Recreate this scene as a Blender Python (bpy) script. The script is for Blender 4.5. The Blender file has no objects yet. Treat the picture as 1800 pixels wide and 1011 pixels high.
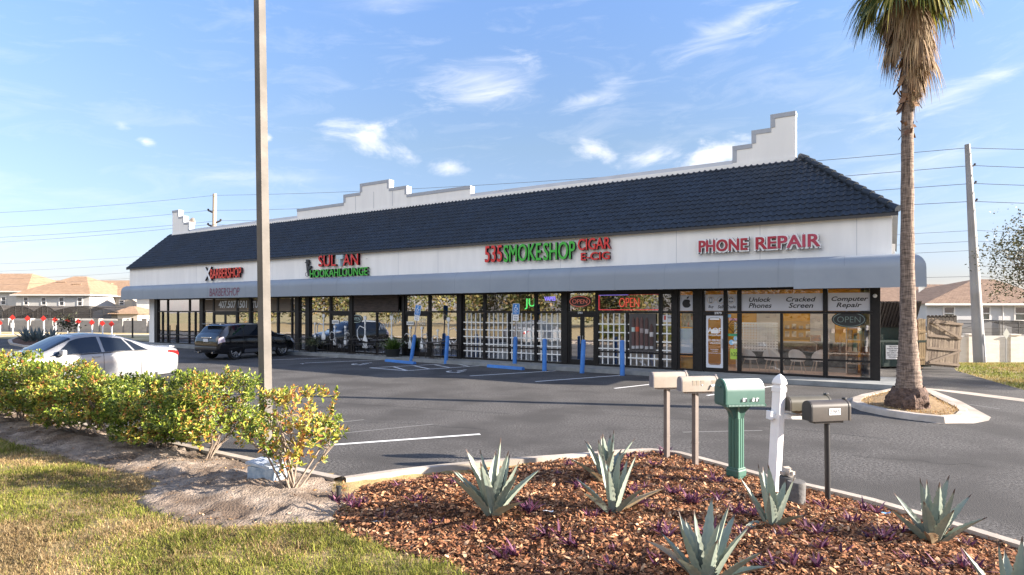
import bpy, bmesh, math, random
import numpy as np
from mathutils import Vector, Matrix

random.seed(7)
rng = np.random.default_rng(7)
scene = bpy.context.scene
col = scene.collection
PI = math.pi
R = math.radians

# ------------------------------------------------------------------ camera, sky, sun, exposure
F, HX, HY, H = 1065.0, 900.0, 546.0, 2.3        # pixels (1800 wide), principal column, horizon row, eye height
cam_d = bpy.data.cameras.new("camera")
cam = bpy.data.objects.new("camera", cam_d)
col.objects.link(cam)
cam.location = (0, 0, H)
cam.rotation_euler = (R(90), 0, 0)
cam_d.sensor_width = 36.0
cam_d.lens = 36.0 * F / 1800.0
cam_d.shift_y = (HY - 505.5) / 1800.0
cam_d.clip_start = 0.1
cam_d.clip_end = 3000
scene.camera = cam

SUN_EL = R(18.5)
SX, SY = 0.9841, -0.1775
SUN_DIR = Vector((SX * math.cos(SUN_EL), SY * math.cos(SUN_EL), math.sin(SUN_EL)))
sun_d = bpy.data.lights.new("sun", 'SUN')
sun_d.energy = 4.7
sun_d.angle = R(0.5)
sun_d.color = (1.0, 0.89, 0.76)
sun = bpy.data.objects.new("sun", sun_d)
col.objects.link(sun)
sun.rotation_euler = SUN_DIR.to_track_quat('Z', 'Y').to_euler()

scene.view_settings.view_transform = 'Standard'
scene.view_settings.look = 'None'
scene.view_settings.gamma = 1.0
scene.view_settings.exposure = 2.14
scene.view_settings.use_curve_mapping = False

world = bpy.data.worlds.new("World")
scene.world = world
world.use_nodes = True


def build_world():
    nt = world.node_tree
    N, L = nt.nodes, nt.links
    N.clear()
    out = N.new('ShaderNodeOutputWorld')
    bg = N.new('ShaderNodeBackground')
    bg.inputs['Strength'].default_value = 0.15
    sky = N.new('ShaderNodeTexSky')
    sky.sky_type = 'NISHITA'
    sky.sun_disc = False
    sky.sun_elevation = SUN_EL
    sky.sun_rotation = math.atan2(SX, SY)
    sky.air_density = 1.15
    sky.dust_density = 0.5
    sky.ozone_density = 2.2
    sky.altitude = 0
    tc = N.new('ShaderNodeTexCoord')
    sep = N.new('ShaderNodeSeparateXYZ')
    L.new(tc.outputs['Generated'], sep.inputs[0])

    def m(op, a, b=None, c=None):
        n = N.new('ShaderNodeMath')
        n.operation = op
        for i, v in enumerate((a, b, c)):
            if v is None:
                continue
            if isinstance(v, (int, float)):
                n.inputs[i].default_value = v
            else:
                L.new(v, n.inputs[i])
        return n.outputs[0]
    az = m('ARCTAN2', sep.outputs[0], sep.outputs[1])
    el = m('ARCSINE', m('MINIMUM', m('MAXIMUM', sep.outputs[2], -1.0), 1.0))

    def vec(x, y, z=0.0):
        n = N.new('ShaderNodeCombineXYZ')
        for i, v in enumerate((x, y, z)):
            if isinstance(v, (int, float)):
                n.inputs[i].default_value = v
            else:
                L.new(v, n.inputs[i])
        return n.outputs[0]

    def noise(v, scale, detail=5, rough=0.6, dist=0.0):
        n = N.new('ShaderNodeTexNoise')
        L.new(v, n.inputs['Vector'])
        n.inputs['Scale'].default_value = scale
        n.inputs['Detail'].default_value = detail
        n.inputs['Roughness'].default_value = rough
        n.inputs['Distortion'].default_value = dist
        return n.outputs['Fac']
    edge = noise(vec(m('MULTIPLY', az, 1.0), m('MULTIPLY', el, 2.0), 3.1), 9.0, 7, 0.62, 0.3)
    fine = noise(vec(m('ADD', m('MULTIPLY', az, 2.0), m('MULTIPLY', el, -2.2)), m('MULTIPLY', el, 7.0), 0.4), 4.0, 6, 0.65, 0.6)
    # drifting clouds: (azimuth deg, elevation deg, half width, half height, tilt deg, softness, strength)
    clouds = [(-2.5, 20.6, 7.2, 3.0, 6, 1.0, 0.62), (8.0, 19.2, 4.6, 1.1, 14, 0.9, 0.6), (20.5, 24.0, 6.2, 1.5, 17, 1.0, 0.6),
              (-13.4, 15.6, 5.2, 1.6, -14, 0.55, 0.85), (-6.0, 13.3, 2.2, 0.9, -4, 0.5, 0.7), (7.8, 14.6, 2.4, 0.9, -16, 0.6, 0.7),
              (13.0, 13.8, 3.2, 0.9, 4, 0.5, 0.75), (18.8, 13.6, 5.0, 1.4, 12, 0.5, 0.9), (35.5, 16.0, 9.0, 1.1, 15, 1.0, 0.62),
              (-32.8, 14.4, 0.9, 0.6, 12, 0.6, 0.9), (-31.2, 13.4, 0.9, 0.4, -5, 0.6, 0.9), (-22.0, 14.8, 0.5, 0.4, 0, 0.6, 0.9), (13.0, 11.2, 9.0, 1.0, 6, 1.0, 0.45),
              (-12, 26.6, 10, 1.6, 8, 1.0, 0.3), (-21, 11.6, 8, 0.9, 2, 1.0, 0.35), (34, 11.2, 9, 1.4, 6, 1.0, 0.45), (80, 22, 25, 6, 8, 1, 0.6), (-85, 20, 30, 5, 5, 1, 0.6), (170, 25, 40, 7, 0, 1, 0.6)]
    total = None
    for (ca, ce, hw, hh, tilt, soft, st) in clouds:
        du = m('SUBTRACT', az, R(ca))
        dv = m('SUBTRACT', el, R(ce))
        c, s = math.cos(R(tilt)), math.sin(R(tilt))
        p = m('MULTIPLY', m('ADD', m('MULTIPLY', du, c), m('MULTIPLY', dv, s)), 1.0 / R(hw))
        q = m('MULTIPLY', m('SUBTRACT', m('MULTIPLY', dv, c), m('MULTIPLY', du, s)), 1.0 / R(hh))
        d2 = m('ADD', m('MULTIPLY', p, p), m('MULTIPLY', q, q))
        nz = edge if soft < 0.8 else fine
        k = m('SUBTRACT', 1.0, m('SQRT', d2))
        k = m('ADD', k, m('MULTIPLY', m('SUBTRACT', nz, 0.5), 4.3 if soft < 0.8 else 2.0))
        g = m('MULTIPLY', k, 1.0 / (1.5 if soft < 0.8 else 1.6))
        g = m('MINIMUM', m('MAXIMUM', g, 0.0), 1.0)
        sm = m('MULTIPLY', m('MULTIPLY', g, g), m('SUBTRACT', 3.0, m('MULTIPLY', g, 2.0)))
        sm = m('MULTIPLY', sm, st)
        total = sm if total is None else m('MAXIMUM', total, sm)
    # thin veil everywhere, a little denser low down
    veil = m('MULTIPLY', m('MAXIMUM', m('SUBTRACT', fine, 0.50), 0.0), 0.6)
    total = m('MINIMUM', m('ADD', total, veil), 1.0)
    mix = N.new('ShaderNodeMixRGB')
    L.new(total, mix.inputs[0])
    tint = N.new('ShaderNodeMixRGB')
    tint.blend_type = 'MULTIPLY'
    tint.inputs[0].default_value = 1.0
    # the band near the horizon is held back, the zenith kept
    hz = m('MINIMUM', m('MAXIMUM', m('MULTIPLY', el, 1.0 / R(30)), 0.0), 1.0)
    rp = N.new('ShaderNodeValToRGB')
    rp.color_ramp.elements[0].color = (.215, .215, .33, 1)
    rp.color_ramp.elements[1].color = (.42, .45, .55, 1)
    e_ = rp.color_ramp.elements.new(.5)
    e_.color = (.345, .325, .345, 1)
    L.new(hz, rp.inputs[0])
    L.new(rp.outputs[0], tint.inputs[2])
    L.new(sky.outputs[0], tint.inputs[1])
    L.new(tint.outputs[0], mix.inputs[1])
    mix.inputs[2].default_value = CLOUD_COL
    # clouds added behind the viewer, out of view, to brighten the shaded front
    cloud_fill = None
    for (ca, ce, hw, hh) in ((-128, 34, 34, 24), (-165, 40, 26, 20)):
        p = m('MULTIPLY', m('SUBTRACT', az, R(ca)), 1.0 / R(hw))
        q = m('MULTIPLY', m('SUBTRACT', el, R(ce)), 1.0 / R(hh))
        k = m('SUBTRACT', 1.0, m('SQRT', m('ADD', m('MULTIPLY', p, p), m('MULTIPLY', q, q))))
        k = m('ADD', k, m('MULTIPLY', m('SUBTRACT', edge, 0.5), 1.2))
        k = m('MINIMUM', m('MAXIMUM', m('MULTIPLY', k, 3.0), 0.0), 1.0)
        cloud_fill = k if cloud_fill is None else m('MAXIMUM', cloud_fill, k)
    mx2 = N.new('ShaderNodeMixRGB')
    L.new(cloud_fill, mx2.inputs[0])
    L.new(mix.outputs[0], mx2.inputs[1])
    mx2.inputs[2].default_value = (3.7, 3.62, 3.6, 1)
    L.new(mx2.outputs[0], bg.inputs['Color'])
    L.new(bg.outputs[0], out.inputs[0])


CLOUD_COL = (2.1, 2.08, 2.12, 1)
build_world()

# ------------------------------------------------------------------ helpers


def G(x, y, z=0.0):
    """ground point (height z) seen at photo pixel x, y"""
    Y = F * (H - z) / (y - HY)
    return Vector(((x - HX) / F * Y, Y, z))


def P(x, y, Y):
    """point at depth Y seen at photo pixel x, y"""
    return Vector(((x - HX) / F * Y, Y, H - (y - HY) / F * Y))


def rgba(c):
    return (c[0], c[1], c[2], 1.0)


MATS = {}


def pm(name, c1, c2=None, scale=6.0, rough=0.6, bump=0.0, bscale=None, metal=0.0, spec=0.5, detail=5, coat=0.0, lo=0.35, hi=0.65,
       stretch=(1, 1, 1), attr=None, emit=None, estr=0.0, bdist=0.02, trans=0.0, c3=None, s3=1.0):
    """procedural principled material: two noise-mixed colours, optional bump, optional per-vertex colour"""
    if name in MATS:
        return MATS[name]
    m = bpy.data.materials.new(name)
    m.use_nodes = True
    nt = m.node_tree
    N, L = nt.nodes, nt.links
    b = N.get('Principled BSDF')
    b.inputs['Roughness'].default_value = rough
    b.inputs['Metallic'].default_value = metal
    b.inputs['Specular IOR Level'].default_value = spec
    b.inputs['Coat Weight'].default_value = coat
    b.inputs['Coat Roughness'].default_value = 0.05
    if emit:
        b.inputs['Emission Color'].default_value = rgba(emit)
        b.inputs['Emission Strength'].default_value = estr
    tc = N.new('ShaderNodeTexCoord')
    mp = N.new('ShaderNodeMapping')
    mp.inputs['Scale'].default_value = stretch
    L.new(tc.outputs['Object'], mp.inputs[0])
    src = None
    if c2 is not None:
        n = N.new('ShaderNodeTexNoise')
        n.inputs['Scale'].default_value = scale
        n.inputs['Detail'].default_value = detail
        n.inputs['Roughness'].default_value = 0.65
        L.new(mp.outputs[0], n.inputs['Vector'])
        r = N.new('ShaderNodeValToRGB')
        r.color_ramp.elements[0].position = lo
        r.color_ramp.elements[1].position = hi
        r.color_ramp.elements[0].color = rgba(c1)
        r.color_ramp.elements[1].color = rgba(c2)
        L.new(n.outputs['Fac'], r.inputs[0])
        src = r.outputs[0]
        if c3 is not None:
            n3 = N.new('ShaderNodeTexNoise')
            n3.inputs['Scale'].default_value = s3
            n3.inputs['Detail'].default_value = 4
            L.new(mp.outputs[0], n3.inputs['Vector'])
            r3 = N.new('ShaderNodeValToRGB')
            r3.color_ramp.elements[0].position = 0.42
            r3.color_ramp.elements[1].position = 0.62
            r3.color_ramp.elements[0].color = (0, 0, 0, 1)
            r3.color_ramp.elements[1].color = (1, 1, 1, 1)
            L.new(n3.outputs['Fac'], r3.inputs[0])
            mx = N.new('ShaderNodeMixRGB')
            L.new(r3.outputs[0], mx.inputs[0])
            L.new(src, mx.inputs[1])
            mx.inputs[2].default_value = rgba(c3)
            src = mx.outputs[0]
    if attr:
        a = N.new('ShaderNodeVertexColor')
        a.layer_name = attr
        if src is None:
            src = a.outputs[0]
        else:
            mx = N.new('ShaderNodeMixRGB')
            mx.blend_type = 'MULTIPLY'
            mx.inputs[0].default_value = 1.0
            L.new(a.outputs[0], mx.inputs[1])
            L.new(src, mx.inputs[2])
            src = mx.outputs[0]
    if src is None:
        b.inputs['Base Color'].default_value = rgba(c1)
    else:
        L.new(src, b.inputs['Base Color'])
    if bump > 0:
        n2 = N.new('ShaderNodeTexNoise')
        n2.inputs['Scale'].default_value = bscale or scale * 4
        n2.inputs['Detail'].default_value = 4
        L.new(mp.outputs[0], n2.inputs['Vector'])
        bp = N.new('ShaderNodeBump')
        bp.inputs['Strength'].default_value = bump
        bp.inputs['Distance'].default_value = bdist
        L.new(n2.outputs['Fac'], bp.inputs['Height'])
        L.new(bp.outputs[0], b.inputs['Normal'])
    if trans > 0:   # leaf-like: part of the light comes through
        tr = N.new('ShaderNodeBsdfTranslucent')
        if src is not None:
            L.new(src, tr.inputs['Color'])
        else:
            tr.inputs['Color'].default_value = rgba(c1)
        ms = N.new('ShaderNodeMixShader')
        ms.inputs[0].default_value = trans
        L.new(b.outputs[0], ms.inputs[1])
        L.new(tr.outputs[0], ms.inputs[2])
        L.new(ms.outputs[0], N.get('Material Output').inputs['Surface'])
    MATS[name] = m
    return m


def glass_mat(name, tint, refl=0.16, rough=0.02, through=1.0, dark=(0.01, 0.012, 0.015), wave=0.0):
    """window glass: some of what lies behind shows through, the rest mirrors; 'through' < 1 adds a dark body"""
    if name in MATS:
        return MATS[name]
    m = bpy.data.materials.new(name)
    m.use_nodes = True
    nt = m.node_tree
    N, L = nt.nodes, nt.links
    N.remove(N.get('Principled BSDF'))
    out = N.get('Material Output')
    tr = N.new('ShaderNodeBsdfTransparent')
    tr.inputs[0].default_value = rgba(tint)
    df = N.new('ShaderNodeBsdfDiffuse')
    df.inputs[0].default_value = rgba(dark)
    m1 = N.new('ShaderNodeMixShader')
    m1.inputs[0].default_value = through
    L.new(df.outputs[0], m1.inputs[1])
    L.new(tr.outputs[0], m1.inputs[2])
    gl = N.new('ShaderNodeBsdfGlossy')
    gl.inputs['Color'].default_value = (0.95, 0.96, 1, 1)
    gl.inputs['Roughness'].default_value = rough
    if wave > 0:
        tc = N.new('ShaderNodeTexCoord')
        nz = N.new('ShaderNodeTexNoise')
        nz.inputs['Scale'].default_value = 0.9
        nz.inputs['Detail'].default_value = 2
        L.new(tc.outputs['Object'], nz.inputs['Vector'])
        bp = N.new('ShaderNodeBump')
        bp.inputs['Strength'].default_value = wave
        bp.inputs['Distance'].default_value = 0.03
        L.new(nz.outputs['Fac'], bp.inputs['Height'])
        L.new(bp.outputs[0], gl.inputs['Normal'])
    fr = N.new('ShaderNodeFresnel')
    fr.inputs[0].default_value = 1.5
    ad = N.new('ShaderNodeMath')
    ad.operation = 'ADD'
    ad.use_clamp = True
    ad.inputs[1].default_value = refl - 0.04
    L.new(fr.outputs[0], ad.inputs[0])
    m2 = N.new('ShaderNodeMixShader')
    L.new(ad.outputs[0], m2.inputs[0])
    L.new(m1.outputs[0], m2.inputs[1])
    L.new(gl.outputs[0], m2.inputs[2])
    L.new(m2.outputs[0], out.inputs['Surface'])
    MATS[name] = m
    return m


def neon(name, c, s):
    return pm(name, c, rough=0.4, emit=c, estr=s)


def tag(o, label, cat, group=None, kind=None):
    if label:
        o['label'] = label
    if cat:
        o['category'] = cat
    if group:
        o['group'] = group
    if kind:
        o['kind'] = kind
    return o


def struct(o):
    o['kind'] = 'structure'
    return o


def thing(name, label, cat, loc=(0, 0, 0), rz=0.0, group=None, rx=0.0, ry=0.0):
    o = bpy.data.objects.new(name, None)
    o.empty_display_size = 0.2
    col.objects.link(o)
    o.location = loc
    o.rotation_euler = (rx, ry, rz)
    return tag(o, label, cat, group)


def dup(o, loc=None, rz=None, label=None, group=None, scale=None):
    """copy a thing with its parts and sub-parts"""
    c = o.copy()
    col.objects.link(c)
    if loc is not None:
        c.location = loc
    if rz is not None:
        e = c.rotation_euler.copy()
        e.z = rz
        c.rotation_euler = e
    if scale is not None:
        c.scale = (scale, scale, scale) if isinstance(scale, (int, float)) else scale
    if label:
        c['label'] = label
    if group:
        c['group'] = group
    for ch in list(o.children):
        k = ch.copy()
        col.objects.link(k)
        k.parent = c
        for g in list(ch.children):
            q = g.copy()
            col.objects.link(q)
            q.parent = k
    return c


class MB:
    """collects shapes, then links them as one mesh object"""

    def __init__(self):
        self.v, self.f, self.mi, self.c = [], [], [], []
        self.m = 0
        self.colr = None

    def add(self, vs, fs):
        o = len(self.v)
        self.v += [tuple(p) for p in vs]
        self.c += [self.colr] * len(vs)
        for f in fs:
            self.f.append(tuple(i + o for i in f))
            self.mi.append(self.m)

    def box(self, c, s, M=None, bev=0.0):
        x, y, z = s[0] / 2, s[1] / 2, s[2] / 2
        if bev > 0:
            return self.bevbox(c, s, bev, M)
        vs = [Vector((i * x, j * y, k * z)) for k in (-1, 1) for j in (-1, 1) for i in (-1, 1)]
        if M is not None:
            vs = [M @ v for v in vs]
        c = Vector(c)
        vs = [v + c for v in vs]
        self.add(vs, [(0, 2, 3, 1), (4, 5, 7, 6), (0, 1, 5, 4), (2, 6, 7, 3), (0, 4, 6, 2), (1, 3, 7, 5)])

    def bevbox(self, c, s, bev, M=None):
        bm = bmesh.new()
        bmesh.ops.create_cube(bm, size=1.0)
        for v in bm.verts:
            v.co = Vector((v.co.x * s[0], v.co.y * s[1], v.co.z * s[2]))
        bmesh.ops.bevel(bm, geom=list(bm.edges), offset=min(bev, min(s) * 0.45), segments=2, affect='EDGES', profile=0.6)
        c = Vector(c)
        bm.verts.index_update()
        vs = [((M @ v.co) if M is not None else v.co) + c for v in bm.verts]
        fs = [tuple(v.index for v in f.verts) for f in bm.faces]
        bm.free()
        self.add(vs, fs)

    def b6(self, x0, x1, y0, y1, z0, z1):
        self.box(((x0 + x1) / 2, (y0 + y1) / 2, (z0 + z1) / 2), (abs(x1 - x0), abs(y1 - y0), abs(z1 - z0)))

    def tube(self, p0, p1, r0, r1=None, n=8, cap=True):
        r1 = r0 if r1 is None else r1
        p0, p1 = Vector(p0), Vector(p1)
        d = p1 - p0
        if d.length < 1e-6:
            return
        q = d.to_track_quat('Z', 'Y')
        vs = []
        for p, r in ((p0, r0), (p1, r1)):
            for i in range(n):
                a = 2 * PI * i / n
                vs.append(p + q @ Vector((r * math.cos(a), r * math.sin(a), 0)))
        fs = [(i, (i + 1) % n, n + (i + 1) % n, n + i) for i in range(n)]
        if cap:
            fs += [tuple(reversed(range(n))), tuple(range(n, 2 * n))]
        self.add(vs, fs)

    def path(self, pts, r, n=6):
        """bent tube through points; r number or list"""
        pts = [Vector(p) for p in pts]
        k = len(pts)
        rs = r if isinstance(r, (list, tuple)) else [r] * k
        vs, fs = [], []
        up = Vector((0.13, 0.21, 0.97))
        for i, p in enumerate(pts):
            d = (pts[min(i + 1, k - 1)] - pts[max(i - 1, 0)]).normalized()
            a = d.cross(up)
            if a.length < 0.05:
                a = d.cross(Vector((1, 0, 0)))
            a.normalize()
            b = d.cross(a)
            for j in range(n):
                t = 2 * PI * j / n
                vs.append(p + (a * math.cos(t) + b * math.sin(t)) * rs[i])
        for i in range(k - 1):
            for j in range(n):
                fs.append((i * n + j, i * n + (j + 1) % n, (i + 1) * n + (j + 1) % n, (i + 1) * n + j))
        fs.append(tuple(reversed(range(n))))
        fs.append(tuple(range((k - 1) * n, k * n)))
        self.add(vs, fs)

    def lathe(self, prof, n=24, c=(0, 0, 0), axis='Z', closed=False):
        """prof: (radius, height) pairs"""
        vs, fs = [], []
        c = Vector(c)
        for (r, h) in prof:
            for i in range(n):
                a = 2 * PI * i / n
                if axis == 'Z':
                    p = Vector((r * math.cos(a), r * math.sin(a), h))
                elif axis == 'Y':
                    p = Vector((r * math.cos(a), h, r * math.sin(a)))
                else:
                    p = Vector((h, r * math.cos(a), r * math.sin(a)))
                vs.append(p + c)
        k = len(prof)
        for i in range(k - 1):
            for j in range(n):
                fs.append((i * n + j, i * n + (j + 1) % n, (i + 1) * n + (j + 1) % n, (i + 1) * n + j))
        if not closed:
            fs.append(tuple(reversed(range(n))))
            fs.append(tuple(range((k - 1) * n, k * n)))
        self.add(vs, fs)

    def prism(self, poly, z0, z1, M=None):
        """poly: xy list extruded from z0 to z1 (M maps to the final frame)"""
        n = len(poly)
        vs = [Vector((p[0], p[1], z0)) for p in poly] + [Vector((p[0], p[1], z1)) for p in poly]
        if M is not None:
            vs = [M @ v for v in vs]
        fs = [(i, (i + 1) % n, n + (i + 1) % n, n + i) for i in range(n)]
        fs += [tuple(reversed(range(n))), tuple(range(n, 2 * n))]
        self.add(vs, fs)

    def facade(self, poly, b0, b1):
        """poly: (a, z) outline, extruded in depth from b0 (front) to b1"""
        n = len(poly)
        vs = [(p[0], b0, p[1]) for p in poly] + [(p[0], b1, p[1]) for p in poly]
        fs = [(i, (i + 1) % n, n + (i + 1) % n, n + i) for i in range(n)]
        fs += [tuple(reversed(range(n))), tuple(range(n, 2 * n))]
        self.add(vs, fs)

    def build(self, name, mats, parent=None, loc=None, smooth=False, rz=None, fix=True):
        me = bpy.data.meshes.new(name)
        me.from_pydata(self.v, [], self.f)
        for m in (mats if isinstance(mats, (list, tuple)) else [mats]):
            me.materials.append(m)
        if any(self.mi):
            me.polygons.foreach_set('material_index', self.mi)
        if any(c is not None for c in self.c):
            at = me.color_attributes.new('Col', 'FLOAT_COLOR', 'POINT')
            arr = np.array([(c if c is not None else (1, 1, 1)) + (1.0,) for c in self.c], dtype=np.float32)
            at.data.foreach_set('color', arr.ravel())
        if fix:
            bm = bmesh.new()
            bm.from_mesh(me)
            bmesh.ops.recalc_face_normals(bm, faces=bm.faces)
            bm.to_mesh(me)
            bm.free()
        if smooth:
            me.polygons.foreach_set('use_smooth', [True] * len(me.polygons))
            try:
                me.set_sharp_from_angle(angle=R(40))
            except Exception:
                pass
        o = bpy.data.objects.new(name, me)
        col.objects.link(o)
        if parent is not None:
            o.parent = parent
        if loc is not None:
            o.location = loc
        if rz is not None:
            o.rotation_euler = (0, 0, rz)
        return o


def fast_mesh(name, verts, faces, mats, colors=None, smooth=False, parent=None, loc=None):
    """verts (n,3), faces (m,k) with the same k; colors (n,3)"""
    me = bpy.data.meshes.new(name)
    n, mcount, k = len(verts), len(faces), faces.shape[1]
    me.vertices.add(n)
    me.vertices.foreach_set('co', np.ascontiguousarray(verts, dtype=np.float32).ravel())
    me.loops.add(mcount * k)
    me.loops.foreach_set('vertex_index', np.ascontiguousarray(faces, dtype=np.int32).ravel())
    me.polygons.add(mcount)
    me.polygons.foreach_set('loop_start', np.arange(0, mcount * k, k, dtype=np.int32))
    me.polygons.foreach_set('use_smooth', [smooth] * mcount)
    me.update(calc_edges=True)
    if colors is not None:
        at = me.color_attributes.new('Col', 'FLOAT_COLOR', 'POINT')
        c = np.ones((n, 4), dtype=np.float32)
        c[:, :3] = colors
        at.data.foreach_set('color', c.ravel())
    for m in (mats if isinstance(mats, (list, tuple)) else [mats]):
        me.materials.append(m)
    o = bpy.data.objects.new(name, me)
    col.objects.link(o)
    if parent is not None:
        o.parent = parent
    if loc is not None:
        o.location = loc
    return o


def text_mesh(s, extrude=0.0, bold=0.0, shear=0.0, font_scale=1.0):
    """glyph outlines from Blender's built-in face, as vertices and faces in the xy plane"""
    cu = bpy.data.curves.new('glyphs', 'FONT')
    cu.body = s
    cu.extrude = extrude
    cu.offset = bold
    cu.shear = shear
    cu.resolution_u = 3
    ob = bpy.data.objects.new('glyphs', cu)
    col.objects.link(ob)
    dg = bpy.context.evaluated_depsgraph_get()
    dg.update()
    me = bpy.data.meshes.new_from_object(ob.evaluated_get(dg))
    vs = np.zeros(len(me.vertices) * 3, dtype=np.float32)
    me.vertices.foreach_get('co', vs)
    vs = vs.reshape(-1, 3)
    fs = [tuple(p.vertices) for p in me.polygons]
    bpy.data.objects.remove(ob)
    bpy.data.curves.remove(cu)
    bpy.data.meshes.remove(me)
    return vs, fs


def lettering(name, s, x0, x1, z0, z1, y, mats, parent, depth=0.0, bold=0.0, shear=0.0, pad=0.0, fat=0.0):
    """words filling the rectangle x0..x1, z0..z1 of the parent's frame, facing -y; mats = [face, sides]"""
    vs, fs = text_mesh(s, 0.5 if depth > 0 else 0.0, bold, shear)
    lo, hi = vs.min(0), vs.max(0)
    sx = (x1 - x0 + 2 * pad) / max(hi[0] - lo[0], 1e-6)
    sz = (z1 - z0 + 2 * pad) / max(hi[1] - lo[1], 1e-6)
    out = np.zeros_like(vs)
    out[:, 0] = (vs[:, 0] - lo[0]) * sx + x0 - pad
    out[:, 2] = (vs[:, 1] - lo[1]) * sz + z0 - pad
    if depth > 0:
        out[:, 1] = y - (vs[:, 2] - lo[2]) / max(hi[2] - lo[2], 1e-6) * depth
    else:
        out[:, 1] = y
    if fat > 0:      # heavier strokes: the glyphs repeated a little to either side, each a hair further out
        reps = [(-1, -.6), (1, -.6), (-1, .6), (1, .6), (0, 0)]
        n0, f0, o0 = len(out), list(fs), out.copy()
        hw = (x1 - x0) / max(len(s), 1)
        out, fs = [], []
        for k, (du, dv) in enumerate(reps):
            c = o0.copy()
            c[:, 0] = (c[:, 0] - (x0 + x1) / 2) * (1 - 2 * fat / (x1 - x0)) + (x0 + x1) / 2 + du * fat
            c[:, 2] = (c[:, 2] - (z0 + z1) / 2) * (1 - 1.2 * fat / (z1 - z0)) + (z0 + z1) / 2 + dv * fat
            c[:, 1] -= .0012 * k
            out.append(c)
            fs += [tuple(i + n0 * k for i in f) for f in f0]
        out = np.concatenate(out)
    me = bpy.data.meshes.new(name)
    me.from_pydata([tuple(map(float, p)) for p in out], [], fs)
    for m in mats:
        me.materials.append(m)
    if len(mats) > 1:
        idx = []
        for p in me.polygons:
            idx.append(0 if abs(p.normal.y) > 0.9 else 1)
        me.polygons.foreach_set('material_index', idx)
    o = bpy.data.objects.new(name, me)
    col.objects.link(o)
    o.parent = parent
    return o


def seg_dist(poly, pts):
    """signed distance (inside positive) of pts (n,2) to a polygon"""
    poly = np.asarray(poly, dtype=float)
    pts = np.asarray(pts, dtype=float)
    n = len(poly)
    d = np.full(len(pts), 1e9)
    inside = np.zeros(len(pts), dtype=bool)
    for i in range(n):
        a, b = poly[i], poly[(i + 1) % n]
        ab = b - a
        t = np.clip(((pts - a) @ ab) / max(ab @ ab, 1e-12), 0, 1)
        q = a + t[:, None] * ab
        d = np.minimum(d, np.hypot(pts[:, 0] - q[:, 0], pts[:, 1] - q[:, 1]))
        cond = (a[1] > pts[:, 1]) != (b[1] > pts[:, 1])
        with np.errstate(divide='ignore', invalid='ignore'):
            xi = (b[0] - a[0]) * (pts[:, 1] - a[1]) / (b[1] - a[1]) + a[0]
        inside ^= cond & (pts[:, 0] < xi)
    return np.where(inside, d, -d)


def vnoise(x, y, seed=0, scale=1.0):
    """smooth value noise on arrays"""
    x = np.asarray(x, dtype=float) * scale
    y = np.asarray(y, dtype=float) * scale
    xi, yi = np.floor(x).astype(int), np.floor(y).astype(int)
    fx, fy = x - xi, y - yi
    fx, fy = fx * fx * (3 - 2 * fx), fy * fy * (3 - 2 * fy)

    def h(a, b):
        k = (a * 374761393 + b * 668265263 + seed * 974711) & 0x7fffffff
        k = ((k ^ (k >> 13)) * 1274126177) & 0x7fffffff
        return (k ^ (k >> 16)) % 10007 / 10007.0
    return (h(xi, yi) * (1 - fx) + h(xi + 1, yi) * fx) * (1 - fy) + (h(xi, yi + 1) * (1 - fx) + h(xi + 1, yi + 1) * fx) * fy


def fbm(x, y, seed=0, scale=1.0, octs=4):
    t, a, s = 0, 0.5, 0
    for o in range(octs):
        t = t + a * vnoise(x, y, seed + o * 17, scale * 2 ** o)
        s += a
        a *= 0.5
    return t / s


def sstep(a, b, x):
    t = np.clip((np.asarray(x, dtype=float) - a) / (b - a), 0, 1)
    return t * t * (3 - 2 * t)


def grid_sheet(name, mat, xs, ys, zf, smooth=True, keep=None):
    X, Y = np.meshgrid(xs, ys)
    Z = zf(X, Y)
    v = np.stack([X, Y, Z], -1).reshape(-1, 3)
    nx, ny = len(xs), len(ys)
    i, j = np.meshgrid(np.arange(nx - 1), np.arange(ny - 1))
    a = (j * nx + i).ravel()
    f = np.stack([a, a + 1, a + nx + 1, a + nx], -1)
    if keep is not None:
        k = keep(X, Y).ravel()
        f = f[k[f].any(1)]
    return fast_mesh(name, v, f, mat, smooth=smooth)


# ------------------------------------------------------------------ frame of the shopping strip
TH = math.atan2(F, 1690.0)                         # facade direction from its vanishing point
AX = Vector((math.cos(TH), -math.sin(TH)))         # a: along the front, to the right
AY = Vector((math.sin(TH), math.cos(TH)))          # b: into the building
R0 = Vector((11.27, 18.6))
BRZ = math.atan2(AX.y, AX.x)


def A(x, b=0.0):
    """a-coordinate on the vertical plane at depth b that photo column x sees"""
    t = (x - HX) / F
    return (t * (R0.y + b * AY.y) - R0.x - b * AY.x) / (AX.x - t * AX.y)


def W(a, b, z=0.0):
    return Vector((R0.x + a * AX.x + b * AY.x, R0.y + a * AX.y + b * AY.y, z))


def ZF(x, y, b=0.0):
    a = A(x, b)
    return H - (y - HY) / F * (R0.y + a * AX.y + b * AY.y)


def AZ(x, y, b=0.0):
    return (A(x, b), ZF(x, y, b))
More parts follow.
